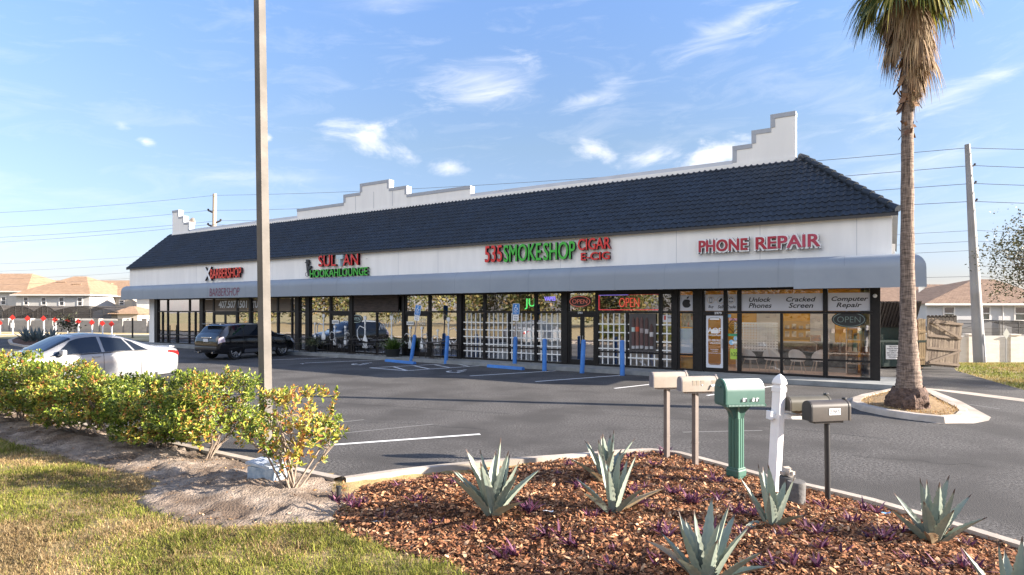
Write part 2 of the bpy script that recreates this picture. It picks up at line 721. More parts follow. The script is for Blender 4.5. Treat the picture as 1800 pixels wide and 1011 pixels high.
# ------------------------------------------------------------------ common materials
asphalt = pm('asphalt', (0.026, 0.025, 0.024), (0.150, 0.142, 0.137), scale=26, rough=0.92, bump=0.7, bscale=60, spec=0.25, detail=4, bdist=0.015,
             c3=(0.058, 0.055, 0.053), s3=0.6)
concrete = pm('concrete', (0.36, 0.31, 0.26), (0.48, 0.42, 0.36), scale=3.0, rough=0.9, bump=0.25, bscale=60, bdist=0.01, c3=(0.30, 0.26, 0.215), s3=1.1)
walk_conc = pm('walk concrete', (0.19, 0.20, 0.20), (0.27, 0.28, 0.28), scale=2.2, rough=0.9, bump=0.15, bscale=70, bdist=0.006)
linepaint = pm('line paint', (0.52, 0.52, 0.51), (0.70, 0.70, 0.69), scale=14, rough=0.8, lo=0.3, hi=0.5)
far_grass = pm('far grass', (0.16, 0.15, 0.045), (0.26, 0.21, 0.08), scale=1.6, rough=1.0, bump=0.6, bscale=30, c3=(0.30, 0.23, 0.11), s3=0.25)
lawn_soil = pm('lawn soil', (0.22, 0.16, 0.07), (0.35, 0.26, 0.12), scale=9, rough=1.0, bump=0.6, bscale=60)
sand_mat = pm('sand', (0.20, 0.155, 0.12), (0.37, 0.30, 0.24), scale=7, rough=1.0, bump=1.0, bscale=42, bdist=0.03, c3=(0.125, 0.088, 0.062), s3=2.2)
mulch_base = pm('mulch base', (0.045, 0.02, 0.011), (0.13, 0.055, 0.026), scale=25, rough=1.0, bump=1.0, bscale=70, bdist=0.03)
white_paint = pm('white paint', (0.78, 0.78, 0.78), (0.70, 0.70, 0.70), scale=3, rough=0.5)
black_metal = pm('dark bronze metal', (0.009, 0.008, 0.0085), (0.016, 0.014, 0.014), scale=8, rough=0.45, spec=0.3)
dark_plastic = pm('dark plastic', (0.022, 0.022, 0.023), rough=0.45)


# ------------------------------------------------------------------ the ground
def gz(X, Y):
    """terrain: flat round the car park, dropping away behind and to the right"""
    right = sstep(4, 14, X - 0.10 * (Y - 30))
    drop_r = -1.15 * sstep(24.5, 40, Y) - 1.2 * sstep(42, 60, Y)
    drop_l = -0.72 * sstep(58, 72, Y)
    return -0.03 + drop_r * right + drop_l * (1 - right)


gxs = np.concatenate([np.linspace(-900, -90, 10), np.linspace(-80, 80, 81), np.linspace(90, 900, 10)])
gys = np.concatenate([np.linspace(-600, -50, 8), np.linspace(-40, 120, 81), np.linspace(130, 1500, 12)])
struct(grid_sheet('ground', far_grass, gxs, gys, gz))

lot_poly = [(-70, 49), (-33, 49.5), (-27, 45), (-10, 60), (22, 40), (19.5, 27.5), (18.2, 25), (17.0, 23.2), (15.8, 20.1), (14.8, 17.5), (14.2, 14), (13.8, 8), (13.5, -10),
            (3, -10), (0, 2), (-6, 9), (-70, 47)]
lot_poly = [(-75, 49), (-33, 49.5), (-27, 45), (-10, 60), (22, 40), (19.5, 27.5), (18.2, 25), (17.0, 23.2), (15.8, 20.1), (14.8, 17.5), (14.2, 14), (13.8, 8), (13.5, -10), (0, -10), (-75, 40)]


def flat_sheet(name, poly, z, mat, kind='structure'):
    bm = bmesh.new()
    vs = [bm.verts.new((p[0], p[1], z)) for p in poly]
    f = bm.faces.new(vs)
    bmesh.ops.triangulate(bm, faces=[f])
    bmesh.ops.recalc_face_normals(bm, faces=bm.faces)
    me = bpy.data.meshes.new(name)
    bm.to_mesh(me)
    bm.free()
    if me.polygons and me.polygons[0].normal.z < 0:
        me.flip_normals()
    me.materials.append(mat)
    o = bpy.data.objects.new(name, me)
    col.objects.link(o)
    o['kind'] = kind
    return o


flat_sheet('parking_lot', lot_poly, 0.0, asphalt)

# --- kerbed edge of the planting beds (pixels of the kerb's top edge)
K0 = G(603, 836, 0.15)
U = Vector((-AX.x, -AX.y, 0))
kerb_left = [Vector((K0.x, K0.y, 0.15)) + U * t for t in (0, 4, 9, 14, 20, 30, 45)]
kerb_right_px = [(603, 836), (690, 824), (780, 814), (880, 805), (1000, 796.5), (1090, 789), (1145, 787), (1200, 793), (1250, 806), (1300, 819), (1340, 830), (1410, 846), (1480, 861), (1540, 875), (1600, 892), (1700, 921), (1800, 951)]
kerb_right = [G(x, y, 0.15) for x, y in kerb_right_px]
d_ = (kerb_right[-1] - kerb_right[-2]).normalized()
kerb_right += [kerb_right[-1] + d_ * 1.5, kerb_right[-1] + d_ * 4.5]


def kerb_strip(name, line, w, z0, z1, mat, side=1):
    """kerb with a top of width w to the inner side of the line and a rounded outer edge"""
    pts = [Vector((p.x, p.y)) for p in line]
    n = len(pts)
    prof = [(0.0, z0 - 0.02), (0.0, z1 - 0.03), (0.012, z1 - 0.008), (0.035, z1), (w, z1), (w, z0 - 0.02)]
    vs, fs = [], []
    for i, p in enumerate(pts):
        d = (pts[min(i + 1, n - 1)] - pts[max(i - 1, 0)]).normalized()
        q = Vector((d.y, -d.x)) * side
        for (o, z) in prof:
            vs.append((p.x + q.x * o, p.y + q.y * o, z))
    k = len(prof)
    for i in range(n - 1):
        for j in range(k - 1):
            fs.append((i * k + j, i * k + j + 1, (i + 1) * k + j + 1, (i + 1) * k + j))
    m = MB()
    m.add(vs, fs)
    return struct(m.build(name, mat))


kerb_strip('kerb', kerb_right, 0.15, 0.0, 0.15, concrete, 1)
# the long hedge kerb: its inner (lawn) side is the side away from the cars
kerb_strip('kerb', list(reversed(kerb_left)), 0.15, 0.0, 0.15, concrete, 1)

# --- bed outlines
mul_px = [(585, 905), (620, 868), (700, 836), (800, 822), (1000, 804), (1100, 796), (1195, 800), (1250, 813), (1340, 837), (1480, 868), (1600, 900), (1800, 960)]
mulch_poly = [tuple(G(x, y, 0.15).xy) for x, y in [(585, 905), (606, 860)]] + [tuple(p.xy) for p in kerb_right[:-2]] + [(5.3, 4.6), (5.8, 2.5), (1.5, 3.2)]
mulch_poly += [tuple(G(x, y, 0.15).xy) for x, y in [(870, 1030), (800, 985), (700, 960), (640, 942), (600, 925)]]
sand_lawn_px = [(0, 768), (60, 785), (110, 800), (200, 822), (262, 842), (276, 856), (246, 872), (262, 893), (330, 914), (430, 922), (530, 917), (585, 912), (612, 874)]
sand_poly = [tuple(G(x, y, 0.12).xy) for x, y in sand_lawn_px]
q0 = Vector((K0.x, K0.y, 0)) + Vector((-AY.x, -AY.y, 0)) * 0.15
sand_poly += [tuple((q0 + U * t).xy) for t in (0.1, 3, 8, 14, 22)] + [tuple((q0 + U * 22 + Vector((-AY.x, -AY.y, 0)) * 3.2).xy)]


def z_mulch(x, y):
    x, y = np.asarray(x, float), np.asarray(y, float)
    sh = x.shape
    d = seg_dist(mulch_poly, np.stack([x.ravel(), y.ravel()], -1)).reshape(sh)
    kl = [tuple(p.xy) for p in kerb_right[:9]]
    dk = -seg_dist(kl + kl[::-1][1:-1], np.stack([x.ravel(), y.ravel()], -1)).reshape(sh)
    z = 0.10 - 0.075 * sstep(1.1, 0.15, dk) * sstep(1.6, -0.6, x) + 0.16 * sstep(0.0, 1.5, d) + 0.035 * (fbm(x, y, 3, 3.0, 4) - 0.5) * 2 + 0.012 * (vnoise(x, y, 9, 23) - 0.5) * 2
    return np.where(d > 0, z, 0.10 - np.minimum(-d * 1.5, 0.25))


def z_sand(x, y):
    x, y = np.asarray(x, float), np.asarray(y, float)
    sh = x.shape
    d = seg_dist(sand_poly, np.stack([x.ravel(), y.ravel()], -1)).reshape(sh)
    z = 0.118 + 0.055 * sstep(0, 0.7, d) + 0.06 * (fbm(x, y, 5, 2.2, 5) - 0.5) * 2 * sstep(-0.1, 0.3, d) + 0.028 * (vnoise(x, y, 6, 13) - 0.5) * 2 + 0.022 * (vnoise(x, y, 8, 29) - 0.5) * 2
    return np.where(d > -0.05, z, 0.08 - np.minimum(-d * 1.0, 0.25))


def z_lawn(x, y):
    x, y = np.asarray(x, float), np.asarray(y, float)
    p = np.stack([x.ravel(), y.ravel()], -1)
    ins = np.maximum(seg_dist(sand_poly, p), seg_dist(mulch_poly, p)).reshape(x.shape)
    return 0.10 + 0.025 * (fbm(x, y, 21, 0.8, 3) - 0.5) * 2 - 0.16 * sstep(0.12, 0.4, ins)


def zm(x, y):
    return float(z_mulch(np.array([x]), np.array([y]))[0])


def zs(x, y):
    return float(z_sand(np.array([x]), np.array([y]))[0])


def lawn_keep(X, Y):
    # everything on the camera's side of the two kerbs
    inner = (Vector((K0.x, K0.y)) - Vector((0, 0)))
    nx, ny = -AY.x, -AY.y
    d1 = (X - K0.x) * nx + (Y - K0.y) * ny
    pl = [(p.x, p.y) for p in kerb_right] + [(6.5, -12), (-95, -12), (-95, 60)] + [(K0.x - AX.x * 95, K0.y - AX.y * 95)]
    return (seg_dist(pl, np.stack([X.ravel(), Y.ravel()], -1)) > 0.12).reshape(X.shape)


lx = np.concatenate([np.linspace(-95, -20, 30), np.arange(-19, 6.6, 0.2)])
ly = np.concatenate([np.linspace(-12, 3, 10), np.arange(3.2, 22, 0.2), np.linspace(22.5, 58, 26)])
struct(grid_sheet('lawn', lawn_soil, lx, ly, z_lawn, keep=lawn_keep))


def poly_keep(poly, m):
    def k(X, Y):
        return (seg_dist(poly, np.stack([X.ravel(), Y.ravel()], -1)) > -m).reshape(X.shape)
    return k


struct(grid_sheet('sand_bed', sand_mat, np.arange(-22, -1.6, 0.07), np.arange(5.9, 21.5, 0.07), z_sand, keep=poly_keep(sand_poly, 0.12)))
struct(grid_sheet('mulch_bed', mulch_base, np.arange(-2.6, 6.2, 0.045), np.arange(3.4, 9.9, 0.045), z_mulch, keep=poly_keep(mulch_poly, 0.10)))


# ------------------------------------------------------------------ loose ground cover (nobody could count it)
def sample_view(n, x0, x1, y0, y1, near_bias=True):
    """random ground points inside the rectangle, denser where they are close"""
    if near_bias:
        u = rng.random(n)
        Y = y0 * (y1 / y0) ** u
    else:
        Y = y0 + (y1 - y0) * rng.random(n)
    X = x0 + (x1 - x0) * rng.random(n)
    return X, Y


def make_chips():
    n = 125000
    X, Y = sample_view(n, -2.6, 6.0, 4.6, 9.9)
    d = seg_dist(mulch_poly, np.stack([X, Y], -1))
    k = (d > -0.03 - 0.05 * rng.random(n)) & (np.abs(X / Y) < 0.95)
    X, Y = X[k], Y[k]
    n = len(X)
    Z = z_mulch(X, Y)
    Z = np.maximum(Z, 0.02)
    Ls = 0.007 + 0.027 * rng.random(n) ** 2.6
    Ws = Ls * (0.22 + 0.4 * rng.random(n))
    yaw = rng.random(n) * 2 * PI
    pit = rng.normal(0, 0.42, n)
    rol = rng.normal(0, 0.5, n)
    dx = np.stack([np.cos(yaw) * np.cos(pit), np.sin(yaw) * np.cos(pit), np.sin(pit)], -1)
    sd = np.stack([-np.sin(yaw), np.cos(yaw), np.zeros(n)], -1)
    up = np.cross(dx, sd)
    dy = sd * np.cos(rol)[:, None] + up * np.sin(rol)[:, None]
    nrm = np.cross(dx, dy)
    c = np.stack([X, Y, Z + 0.006 + 0.016 * rng.random(n)], -1)
    kx = 0.75 + 0.5 * rng.random((4, n))
    v = np.empty((n, 6, 3))
    v[:, 0] = c - dx * (Ls * kx[0])[:, None] - dy * (Ws * 0.7)[:, None]
    v[:, 1] = c - dy * (Ws * kx[1])[:, None] + nrm * (Ws * 0.25)[:, None]
    v[:, 2] = c + dx * (Ls * kx[2])[:, None] - dy * (Ws * 0.5)[:, None]
    v[:, 3] = c + dx * (Ls * kx[3])[:, None] + dy * (Ws * 0.6)[:, None]
    v[:, 4] = c + dy * (Ws * kx[0])[:, None] + nrm * (Ws * 0.25)[:, None]
    v[:, 5] = c - dx * (Ls * kx[1])[:, None] + dy * (Ws * 0.5)[:, None]
    base = np.arange(n) * 6
    f = np.concatenate([np.stack([base, base + 1, base + 4, base + 5], -1), np.stack([base + 1, base + 2, base + 3, base + 4], -1)])
    pal = np.array([(0.29, 0.135, 0.066), (0.21, 0.088, 0.042), (0.40, 0.22, 0.115), (0.12, 0.052, 0.030), (0.47, 0.30, 0.18), (0.26, 0.112, 0.056), (0.075, 0.038, 0.024), (0.33, 0.155, 0.076)])
    ci = rng.choice(len(pal), n, p=[0.22, 0.17, 0.15, 0.10, 0.10, 0.12, 0.05, 0.09])
    cc = pal[ci] * (0.70 + 0.62 * rng.random((n, 1)))
    o = fast_mesh('mulch', v.reshape(-1, 3), f, pm('bark chips', (1, 1, 1), rough=0.9, spec=0.2, attr='Col'), np.repeat(cc, 6, 0))
    tag(o, 'reddish brown bark chips covering the rounded bed of agaves', 'mulch', kind='stuff')


make_chips()


def blade_mesh(name, X, Y, Z, hgt, wid, cols, mat, lean=0.5):
    n = len(X)
    yaw = rng.random(n) * 2 * PI
    ln = lean * (0.3 + rng.random(n))
    face = yaw + PI / 2 + rng.normal(0, 0.5, n)
    sx, sy = np.cos(face) * wid / 2, np.sin(face) * wid / 2
    dx, dy = np.cos(yaw) * ln * hgt, np.sin(yaw) * ln * hgt
    v = np.empty((n, 5, 3))
    v[:, 0] = np.stack([X - sx, Y - sy, Z - 0.01], -1)
    v[:, 1] = np.stack([X + sx, Y + sy, Z - 0.01], -1)
    v[:, 2] = np.stack([X + sx * .8 + dx * .4, Y + sy * .8 + dy * .4, Z + hgt * .55], -1)
    v[:, 3] = np.stack([X - sx * .8 + dx * .4, Y - sy * .8 + dy * .4, Z + hgt * .55], -1)
    v[:, 4] = np.stack([X + dx, Y + dy, Z + hgt * (1.0 - 0.25 * ln)], -1)
    b = np.arange(n) * 5
    f = np.concatenate([np.stack([b, b + 1, b + 2], -1), np.stack([b, b + 2, b + 3], -1), np.stack([b + 3, b + 2, b + 4], -1)])
    return fast_mesh(name, v.reshape(-1, 3), f, mat, np.repeat(cols, 5, 0))


grass_mat = pm('grass blades', (1, 1, 1), rough=0.75, spec=0.25, attr='Col', trans=0.3)


def make_grass():
    n = 520000
    X, Y = sample_view(n, -11, 0.6, 4.9, 12.5)
    pts = np.stack([X, Y], -1)
    k = (np.abs(X / Y) < 0.93)
    X, Y, pts = X[k], Y[k], pts[k]
    ds, dm = seg_dist(sand_poly, pts), seg_dist(mulch_poly, pts)
    edge = 0.06 * rng.normal(0, 1, len(X))
    pl = [(p.x, p.y) for p in kerb_right] + [(6.5, -12), (-95, -12), (-95, 60)] + [(K0.x - AX.x * 95, K0.y - AX.y * 95)]
    k = (ds < edge - 0.02) & (dm < edge * 0.7 - 0.02) & (seg_dist(pl, pts) > 0.25)
    dens = 0.35 + 0.65 * sstep(0.30, 0.55, fbm(X, Y, 31, 2.4, 4))
    k &= rng.random(len(X)) < dens
    X, Y = X[k], Y[k]
    n = len(X)
    green = sstep(0.43, 0.62, fbm(X, Y, 41, 0.9, 4) + 0.10 * sstep(-4.5, -1.5, X) - 0.10 * sstep(-3.5, -6.0, X) + 0.08 * rng.normal(0, 1, n))
    dry = np.array([(0.40, 0.285, 0.14), (0.47, 0.35, 0.19), (0.31, 0.20, 0.09), (0.36, 0.27, 0.12)])[rng.integers(0, 4, n)]
    grn = np.array([(0.19, 0.21, 0.032), (0.25, 0.26, 0.045), (0.13, 0.16, 0.026), (0.30, 0.28, 0.065)])[rng.integers(0, 4, n)]
    pick = (rng.random(n) < green * 0.9)[:, None]
    cc = np.where(pick, grn, dry) * (0.50 + 0.62 * rng.random((n, 1))) * (0.75 + 0.45 * sstep(.35, .65, fbm(X, Y, 77, 1.7, 3)))[:, None]
    hg = (0.016 + 0.034 * rng.random(n) ** 1.5) * (1 + 0.35 * pick[:, 0]) * (1 + 1.3 * sstep(.55, .75, fbm(X, Y, 91, 5.0, 3)) * rng.random(n))
    o = blade_mesh('lawn_grass', X, Y, z_lawn(X, Y), hg, 0.0042 + 0.003 * rng.random(n), cc, grass_mat, 0.9)
    tag(o, 'patchy dry tan and green turf in the near left corner', 'grass', kind='stuff')
    # the verge beyond the access road, right
    n = 70000
    X = 14.5 + 16 * rng.random(n)
    Y = 14 + 26 * rng.random(n)
    line = np.interp(Y, [14, 17.5, 20.1, 23.2, 25, 27.5, 40], [14.2, 14.8, 15.8, 17.0, 18.2, 19.5, 22.0])
    k = (X > line + 0.02 + 0.15 * rng.random(n)) & (X / Y < 0.95) & (X / Y > 0.5)
    X, Y = X[k], Y[k]
    n = len(X)
    gm = (sstep(0.40, 0.60, fbm(X, Y, 51, 0.5, 3)) > rng.random(n))[:, None]
    cc = np.where(gm, np.array((0.20, 0.215, 0.05)), np.array((0.31, 0.245, 0.09))) * (0.7 + 0.6 * rng.random((n, 1)))
    o = blade_mesh('verge_grass', X, Y, gz(X, Y), 0.05 + 0.07 * rng.random(n), 0.018 + 0.012 * rng.random(n), cc, grass_mat, 0.9)
    tag(o, 'sunlit green and yellow verge grass before the block wall', 'grass', kind='stuff')


make_grass()


def make_litter():
    """dead leaves, twigs and crumbs on the sandy strip under the hedge"""
    n = 16000
    X, Y = sample_view(n, -14, -1.8, 5.9, 16)
    pts = np.stack([X, Y], -1)
    k = (seg_dist(sand_poly, pts) > 0.03)
    k &= rng.random(n) < (0.22 + 0.78 * sstep(0.45, 0.65, fbm(X, Y, 61, 1.6, 3)))
    X, Y = X[k], Y[k]
    n = len(X)
    Z = z_sand(X, Y)
    yaw = rng.random(n) * 2 * PI
    s = 0.008 + 0.018 * rng.random(n)
    w = s * (0.2 + 0.45 * rng.random(n))
    tl = rng.normal(0, 0.35, n)
    v = np.empty((n, 4, 3))
    cx, sy = np.cos(yaw), np.sin(yaw)
    v[:, 0] = np.stack([X - cx * s, Y - sy * s, Z + 0.006], -1)
    v[:, 1] = np.stack([X + sy * w, Y - cx * w, Z + 0.008 + w * tl], -1)
    v[:, 2] = np.stack([X + cx * s, Y + sy * s, Z + 0.010], -1)
    v[:, 3] = np.stack([X - sy * w, Y + cx * w, Z + 0.012 - w * tl], -1)
    f = (np.arange(n) * 4)[:, None] + np.arange(4)[None]
    pal = np.array([(0.30, 0.18, 0.09), (0.20, 0.11, 0.055), (0.42, 0.30, 0.19), (0.12, 0.07, 0.045), (0.40, 0.20, 0.08)])
    cc = pal[rng.integers(0, 5, n)] * (0.7 + 0.6 * rng.random((n, 1)))
    o = fast_mesh('leaf_litter', v.reshape(-1, 3), f, pm('dead leaves', (1, 1, 1), rough=0.9, attr='Col'), np.repeat(cc, 4, 0))
    tag(o, 'scattered dead leaves and crumbs on sandy soil under hedge', 'leaf litter', kind='stuff')


make_litter()


# ------------------------------------------------------------------ painted markings and walkway
def line_sheet(name, segs, w, z=0.004):
    m = MB()
    for (p, q) in segs:
        p, q = G(*p), G(*q)
        d = (q - p).normalized()
        s = Vector((-d.y, d.x, 0)) * w / 2
        z3 = Vector((0, 0, z))
        m.add([p - s + z3, q - s + z3, q + s + z3, p + s + z3], [(0, 1, 2, 3)])
    return m


stall_segs = [((826, 661), (977, 652)), ((941, 671), (1091, 660)), ((1080, 683), (1144, 675.8)), ((1243, 695.5), (1362, 678.5)),
              ((479, 632.8), (613, 627.8)), ((536, 638.3), (677, 632.6)), ((405, 628.8), (454, 626.6)), ((574, 783), (844, 763.5))]
mk = line_sheet('stall_line', stall_segs, 0.10)
struct(mk.build('road_marking_stall_lines', linepaint, fix=False))
hatch = [((650, 646.8), (760, 641.0)), ((760, 641.0), (820, 638.2)), ((650, 646.8), (714, 651.8)), ((714, 651.8), (843, 643.2)), ((692, 645.0), (715, 651.5)),
         ((728, 643.2), (754, 648.6)), ((764, 641.4), (790, 646.4)), ((800, 639.6), (824, 644.2))]
struct(line_sheet('hatch', hatch, 0.10, 0.0045).build('road_marking_hatch', linepaint, fix=False))


def wheelchair_marks():
    m = MB()
    for (px, py) in ((635, 640), (803, 653)):
        c = G(px, py)
        ux = Vector((AY.x, AY.y, 0))
        uy = Vector((-AX.x, -AX.y, 0))

        def q(u, v):
            p = c + ux * u * 0.55 + uy * v * 0.55
            p.z = 0.0055
            return p
        ring = []
        for k in range(15):
            a = R(-60 - k * 17)
            ring.append((math.cos(a), math.sin(a)))
        for i in range(14):
            (a0, b0), (a1, b1) = ring[i], ring[i + 1]
            m.add([q(a0 * .62 - .2, b0 * .62), q(a1 * .62 - .2, b1 * .62), q(a1 * .44 - .2, b1 * .44), q(a0 * .44 - .2, b0 * .44)], [(0, 1, 2, 3)])
        for (u0, v0, u1, v1, t) in ((.9, .1, .1, .05, .16), (.1, .0, .05, -.5, .16), (.05, -.5, -.75, -.6, .16), (.5, .05, .45, -.4, .12)):
            d = Vector((u1 - u0, v1 - v0)).normalized()
            s = Vector((-d.y, d.x)) * t / 2
            m.add([q(u0 - s.x, v0 - s.y), q(u1 - s.x, v1 - s.y), q(u1 + s.x, v1 + s.y), q(u0 + s.x, v0 + s.y)], [(0, 1, 2, 3)])
        m.add([q(1.12 + .14 * math.cos(t * PI / 4), .12 + .14 * math.sin(t * PI / 4)) for t in range(8)], [tuple(range(8))])
    return m


struct(wheelchair_marks().build('road_marking_wheelchair', linepaint, fix=False))
# pale concrete valley strip across the access road
m = MB()
seg = [G(1617, 681.5), G(1700, 689), G(1800, 701.5), G(1960, 724)]
seg2 = [G(1630, 684.5), G(1700, 693.5), G(1800, 706.5), G(1960, 732)]
for i in range(3):
    m.add([Vector((p.x, p.y, 0.004)) for p in (seg[i], seg[i + 1], seg2[i + 1], seg2[i])], [(3, 2, 1, 0)])
struct(m.build('gutter', concrete, fix=False))
# thin dark joints in the surface
crack = pm('asphalt seam', (0.03, 0.03, 0.031), rough=0.9)
mk = line_sheet('seam', [((1090, 730), (1230, 738)), ((1230, 738), (1420, 757)), ((1420, 757), (1560, 772)), ((560, 706), (900, 728))], 0.025, 0.003)
struct(mk.build('road_marking_seam', crack, fix=False))
def crackline(seed, x, y, n, dx, dy):
    rd_ = random.Random(seed)
    segs, p_ = [], (x, y)
    for _ in range(n):
        q_ = (p_[0] + dx * rd_.uniform(.5, 1.5), p_[1] + dy * rd_.uniform(-.6, 1.6))
        segs.append((p_, q_))
        p_ = q_
    return segs


for i_, a_ in enumerate(((640, 742, 16, 12, 1.2), (1010, 758, 12, 14, -1.1), (1500, 800, 14, 16, 3.2), (760, 690, 14, 15, 1.1), (1400, 725, 10, 14, 1.6))):
    struct(line_sheet('crack', crackline(i_, *a_), 0.016, 0.0032).build('road_marking_crack', crack, fix=False))
pale = pm('worn paint', (0.13, 0.128, 0.125), (0.19, 0.185, 0.18), scale=20, rough=0.9)
mk = line_sheet('ghost', [((1690, 709), (1757, 719)), ((600, 762), (760, 746)), ((575, 745), (640, 738)), ((1200, 760), (1340, 757))], 0.06, 0.0035)
struct(mk.build('road_marking_worn', pale, fix=False))
# walkway along the shop front
m = MB()
m.add([W(-42.9, -1.15, 0.15), W(1.05, -1.15, 0.15), W(1.05, 0.02, 0.15), W(-42.9, 0.02, 0.15), W(-42.9, -1.15, -0.02), W(1.05, -1.15, -0.02), W(1.05, 0.02, -0.02), W(-42.9, .02, -0.02)],
      [(0, 1, 2, 3), (4, 5, 1, 0), (5, 6, 2, 1), (7, 4, 0, 3)])
struct(m.build('walkway', walk_conc))
m = MB()
m.prism([W(.0, .021).xy, W(1.05, .021).xy, W(.85, 1.3).xy, W(-.1, 1.3).xy], -.02, .149)
struct(m.build('walkway_side', walk_conc))

# --- palm island
isl_px = [(1497, 699), (1512, 693), (1571, 681.5), (1590, 679), (1614, 680), (1634, 688), (1668, 702), (1700, 718), (1702, 724), (1690, 731), (1660, 733), (1610, 728), (1560, 721), (1515, 712), (1497, 705)]
isl = [G(x, y, 0.13).xy for x, y in isl_px]
apr_px = [(1488, 702), (1512, 694.5), (1571, 682), (1590, 680), (1614, 680.5), (1642, 687), (1690, 706), (1742, 734), (1738, 740), (1712, 745), (1650, 745), (1600, 738), (1545, 727), (1500, 716), (1486, 707)]


def ring_kerb(name, outer, w, z0, z1, mat):
    n = len(outer)
    c = sum((Vector(p) for p in outer), Vector((0, 0))) / n
    m = MB()
    vs = []
    inner = []
    for p in outer:
        p = Vector(p)
        q = p + (c - p).normalized() * w
        inner.append(q)
        for (pp, z) in ((p + (p - c).normalized() * 0.05, z0 - 0.02), (p, z1 - 0.02), (p + (c - p).normalized() * 0.03, z1), (q, z1), (q, z0 - 0.02)):
            vs.append((pp.x, pp.y, z))
    fs = []
    for i in range(n):
        j = (i + 1) % n
        for k in range(4):
            fs.append((i * 5 + k, i * 5 + k + 1, j * 5 + k + 1, j * 5 + k))
    m.add(vs, fs)
    struct(m.build(name, mat))
    return inner


inner = ring_kerb('kerb', isl, 0.22, 0.0, 0.13, concrete)
m = MB()
m.add([Vector((p.x, p.y, 0.006)) for p in (G(x, y) for x, y in apr_px)], [tuple(range(len(apr_px)))])
struct(m.build('kerb_apron', concrete))
isl_soil = pm('island soil', (0.20, 0.125, 0.06), (0.36, 0.25, 0.13), scale=14, rough=1, bump=1.0, bscale=60, bdist=0.03)
m = MB()
ic = sum(inner, Vector((0, 0))) / len(inner)
vs = [(p.x, p.y, 0.105) for p in inner] + [(ic.x + (p.x - ic.x) * .5, ic.y + (p.y - ic.y) * .5, 0.17) for p in inner] + [(ic.x, ic.y, 0.19)]
n_ = len(inner)
m.add(vs, [(i, (i + 1) % n_, n_ + (i + 1) % n_, n_ + i) for i in range(n_)] + [(n_ + i, n_ + (i + 1) % n_, 2 * n_) for i in range(n_)])
struct(m.build('island_ground', isl_soil))
# dry clippings on the island
n = 5000
X, Y = isl[0].x + 4.6 * rng.random(n) - 0.3, 12.2 + 5.8 * rng.random(n)
k = seg_dist([tuple(p) for p in inner], np.stack([X, Y], -1)) > 0.0
X, Y = X[k], Y[k]
cc = np.array([(0.40, 0.27, 0.12), (0.30, 0.17, 0.07), (0.46, 0.34, 0.17)])[rng.integers(0, 3, len(X))]
o = blade_mesh('island_grass', X, Y, np.full(len(X), 0.12), 0.02 + 0.05 * rng.random(len(X)), np.full(len(X), 0.02), cc, grass_mat, 1.6)
tag(o, 'dry brown grass clippings round the foot of the palm', 'grass', kind='stuff')
# ------------------------------------------------------------------ the shopping strip
stucco = pm('white stucco', (0.86, 0.84, 0.81), (0.81, 0.79, 0.76), scale=0.9, rough=0.85, bump=0.15, bscale=50, bdist=0.004, stretch=(1.6, 1.6, .22), c3=(0.79, 0.772, 0.745), s3=1.7)
trim_grey = pm('grey coping', (0.33, 0.35, 0.39), (0.38, 0.40, 0.44), scale=2, rough=0.6)
vinyl = pm('grey vinyl', (0.225, 0.26, 0.305), (0.26, 0.295, 0.34), scale=0.7, rough=0.55, bump=0.25, bscale=1.6, bdist=0.03, c3=(0.235, 0.265, 0.305), s3=0.3)
tile_navy = pm('navy roof tile', (0.016, 0.024, 0.038), (0.029, 0.041, 0.060), scale=5, rough=0.7, c3=(0.020, 0.027, 0.038), s3=0.8, stretch=(1, 1, 1))
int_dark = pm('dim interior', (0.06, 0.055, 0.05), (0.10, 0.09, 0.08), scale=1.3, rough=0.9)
orange_wall = pm('orange wall', (0.62, 0.30, 0.02), (0.56, 0.26, 0.015), scale=2, rough=0.8)
pink_tile = pm('pink floor tile', (0.44, 0.30, 0.24), (0.50, 0.36, 0.29), scale=3, rough=0.4)
ceil_white = pm('ceiling', (0.72, 0.70, 0.66), (0.66, 0.64, 0.6), scale=2, rough=0.9)
board = pm('tan cardboard', (0.52, 0.40, 0.25), (0.60, 0.48, 0.31), scale=3, rough=0.85)
glass_dark = glass_mat('tinted shop glass', (0.75, 0.77, 0.78), refl=0.60, rough=0.012, wave=0.06)
glass_clear = glass_mat('clear shop glass', (0.95, 0.96, 0.96), refl=0.13, rough=0.01, wave=0.05)
glass_mid = glass_mat('half tinted shop glass', (0.88, 0.89, 0.89), refl=0.34, rough=0.012, wave=0.06)
lattice_white = pm('white lattice', (0.80, 0.80, 0.78), (0.72, 0.72, 0.70), scale=4, rough=0.6)

AL, AR = A(274, 0), 0.0
bld = thing('shopping_strip', 'long single storey white shopping strip with dark navy tiled roof and grey awning', 'building', W(0, 0, 0), BRZ)

Z_EAVE, Z_FB, Z_HEAD, Z_TR, Z_LOW, Z_SILL = 5.22, 3.92, 3.02, 2.24, 0.72, 0.27
B_F = -0.30                                    # fascia plane
FL, FR = A(228, B_F), A(1568, B_F)
RUN, Z_RIDGE = 2.98, 7.86

# fascia with joints
m = MB()
m.b6(FL, FR, B_F, -0.02, Z_FB, Z_EAVE)
joints = [A(x, B_F) for x in (1336, 1506, 1189, 985, 770, 700, 345)]
fascia = m.build('fascia', stucco, bld)
for a in joints:
    m = MB()
    m.b6(a - 0.006, a + 0.006, B_F - 0.003, B_F - 0.001, Z_FB + .02, Z_EAVE - .02)
    m.build('fascia_joint', pm('joint grey', (0.42, 0.43, 0.46), rough=0.9), bld)
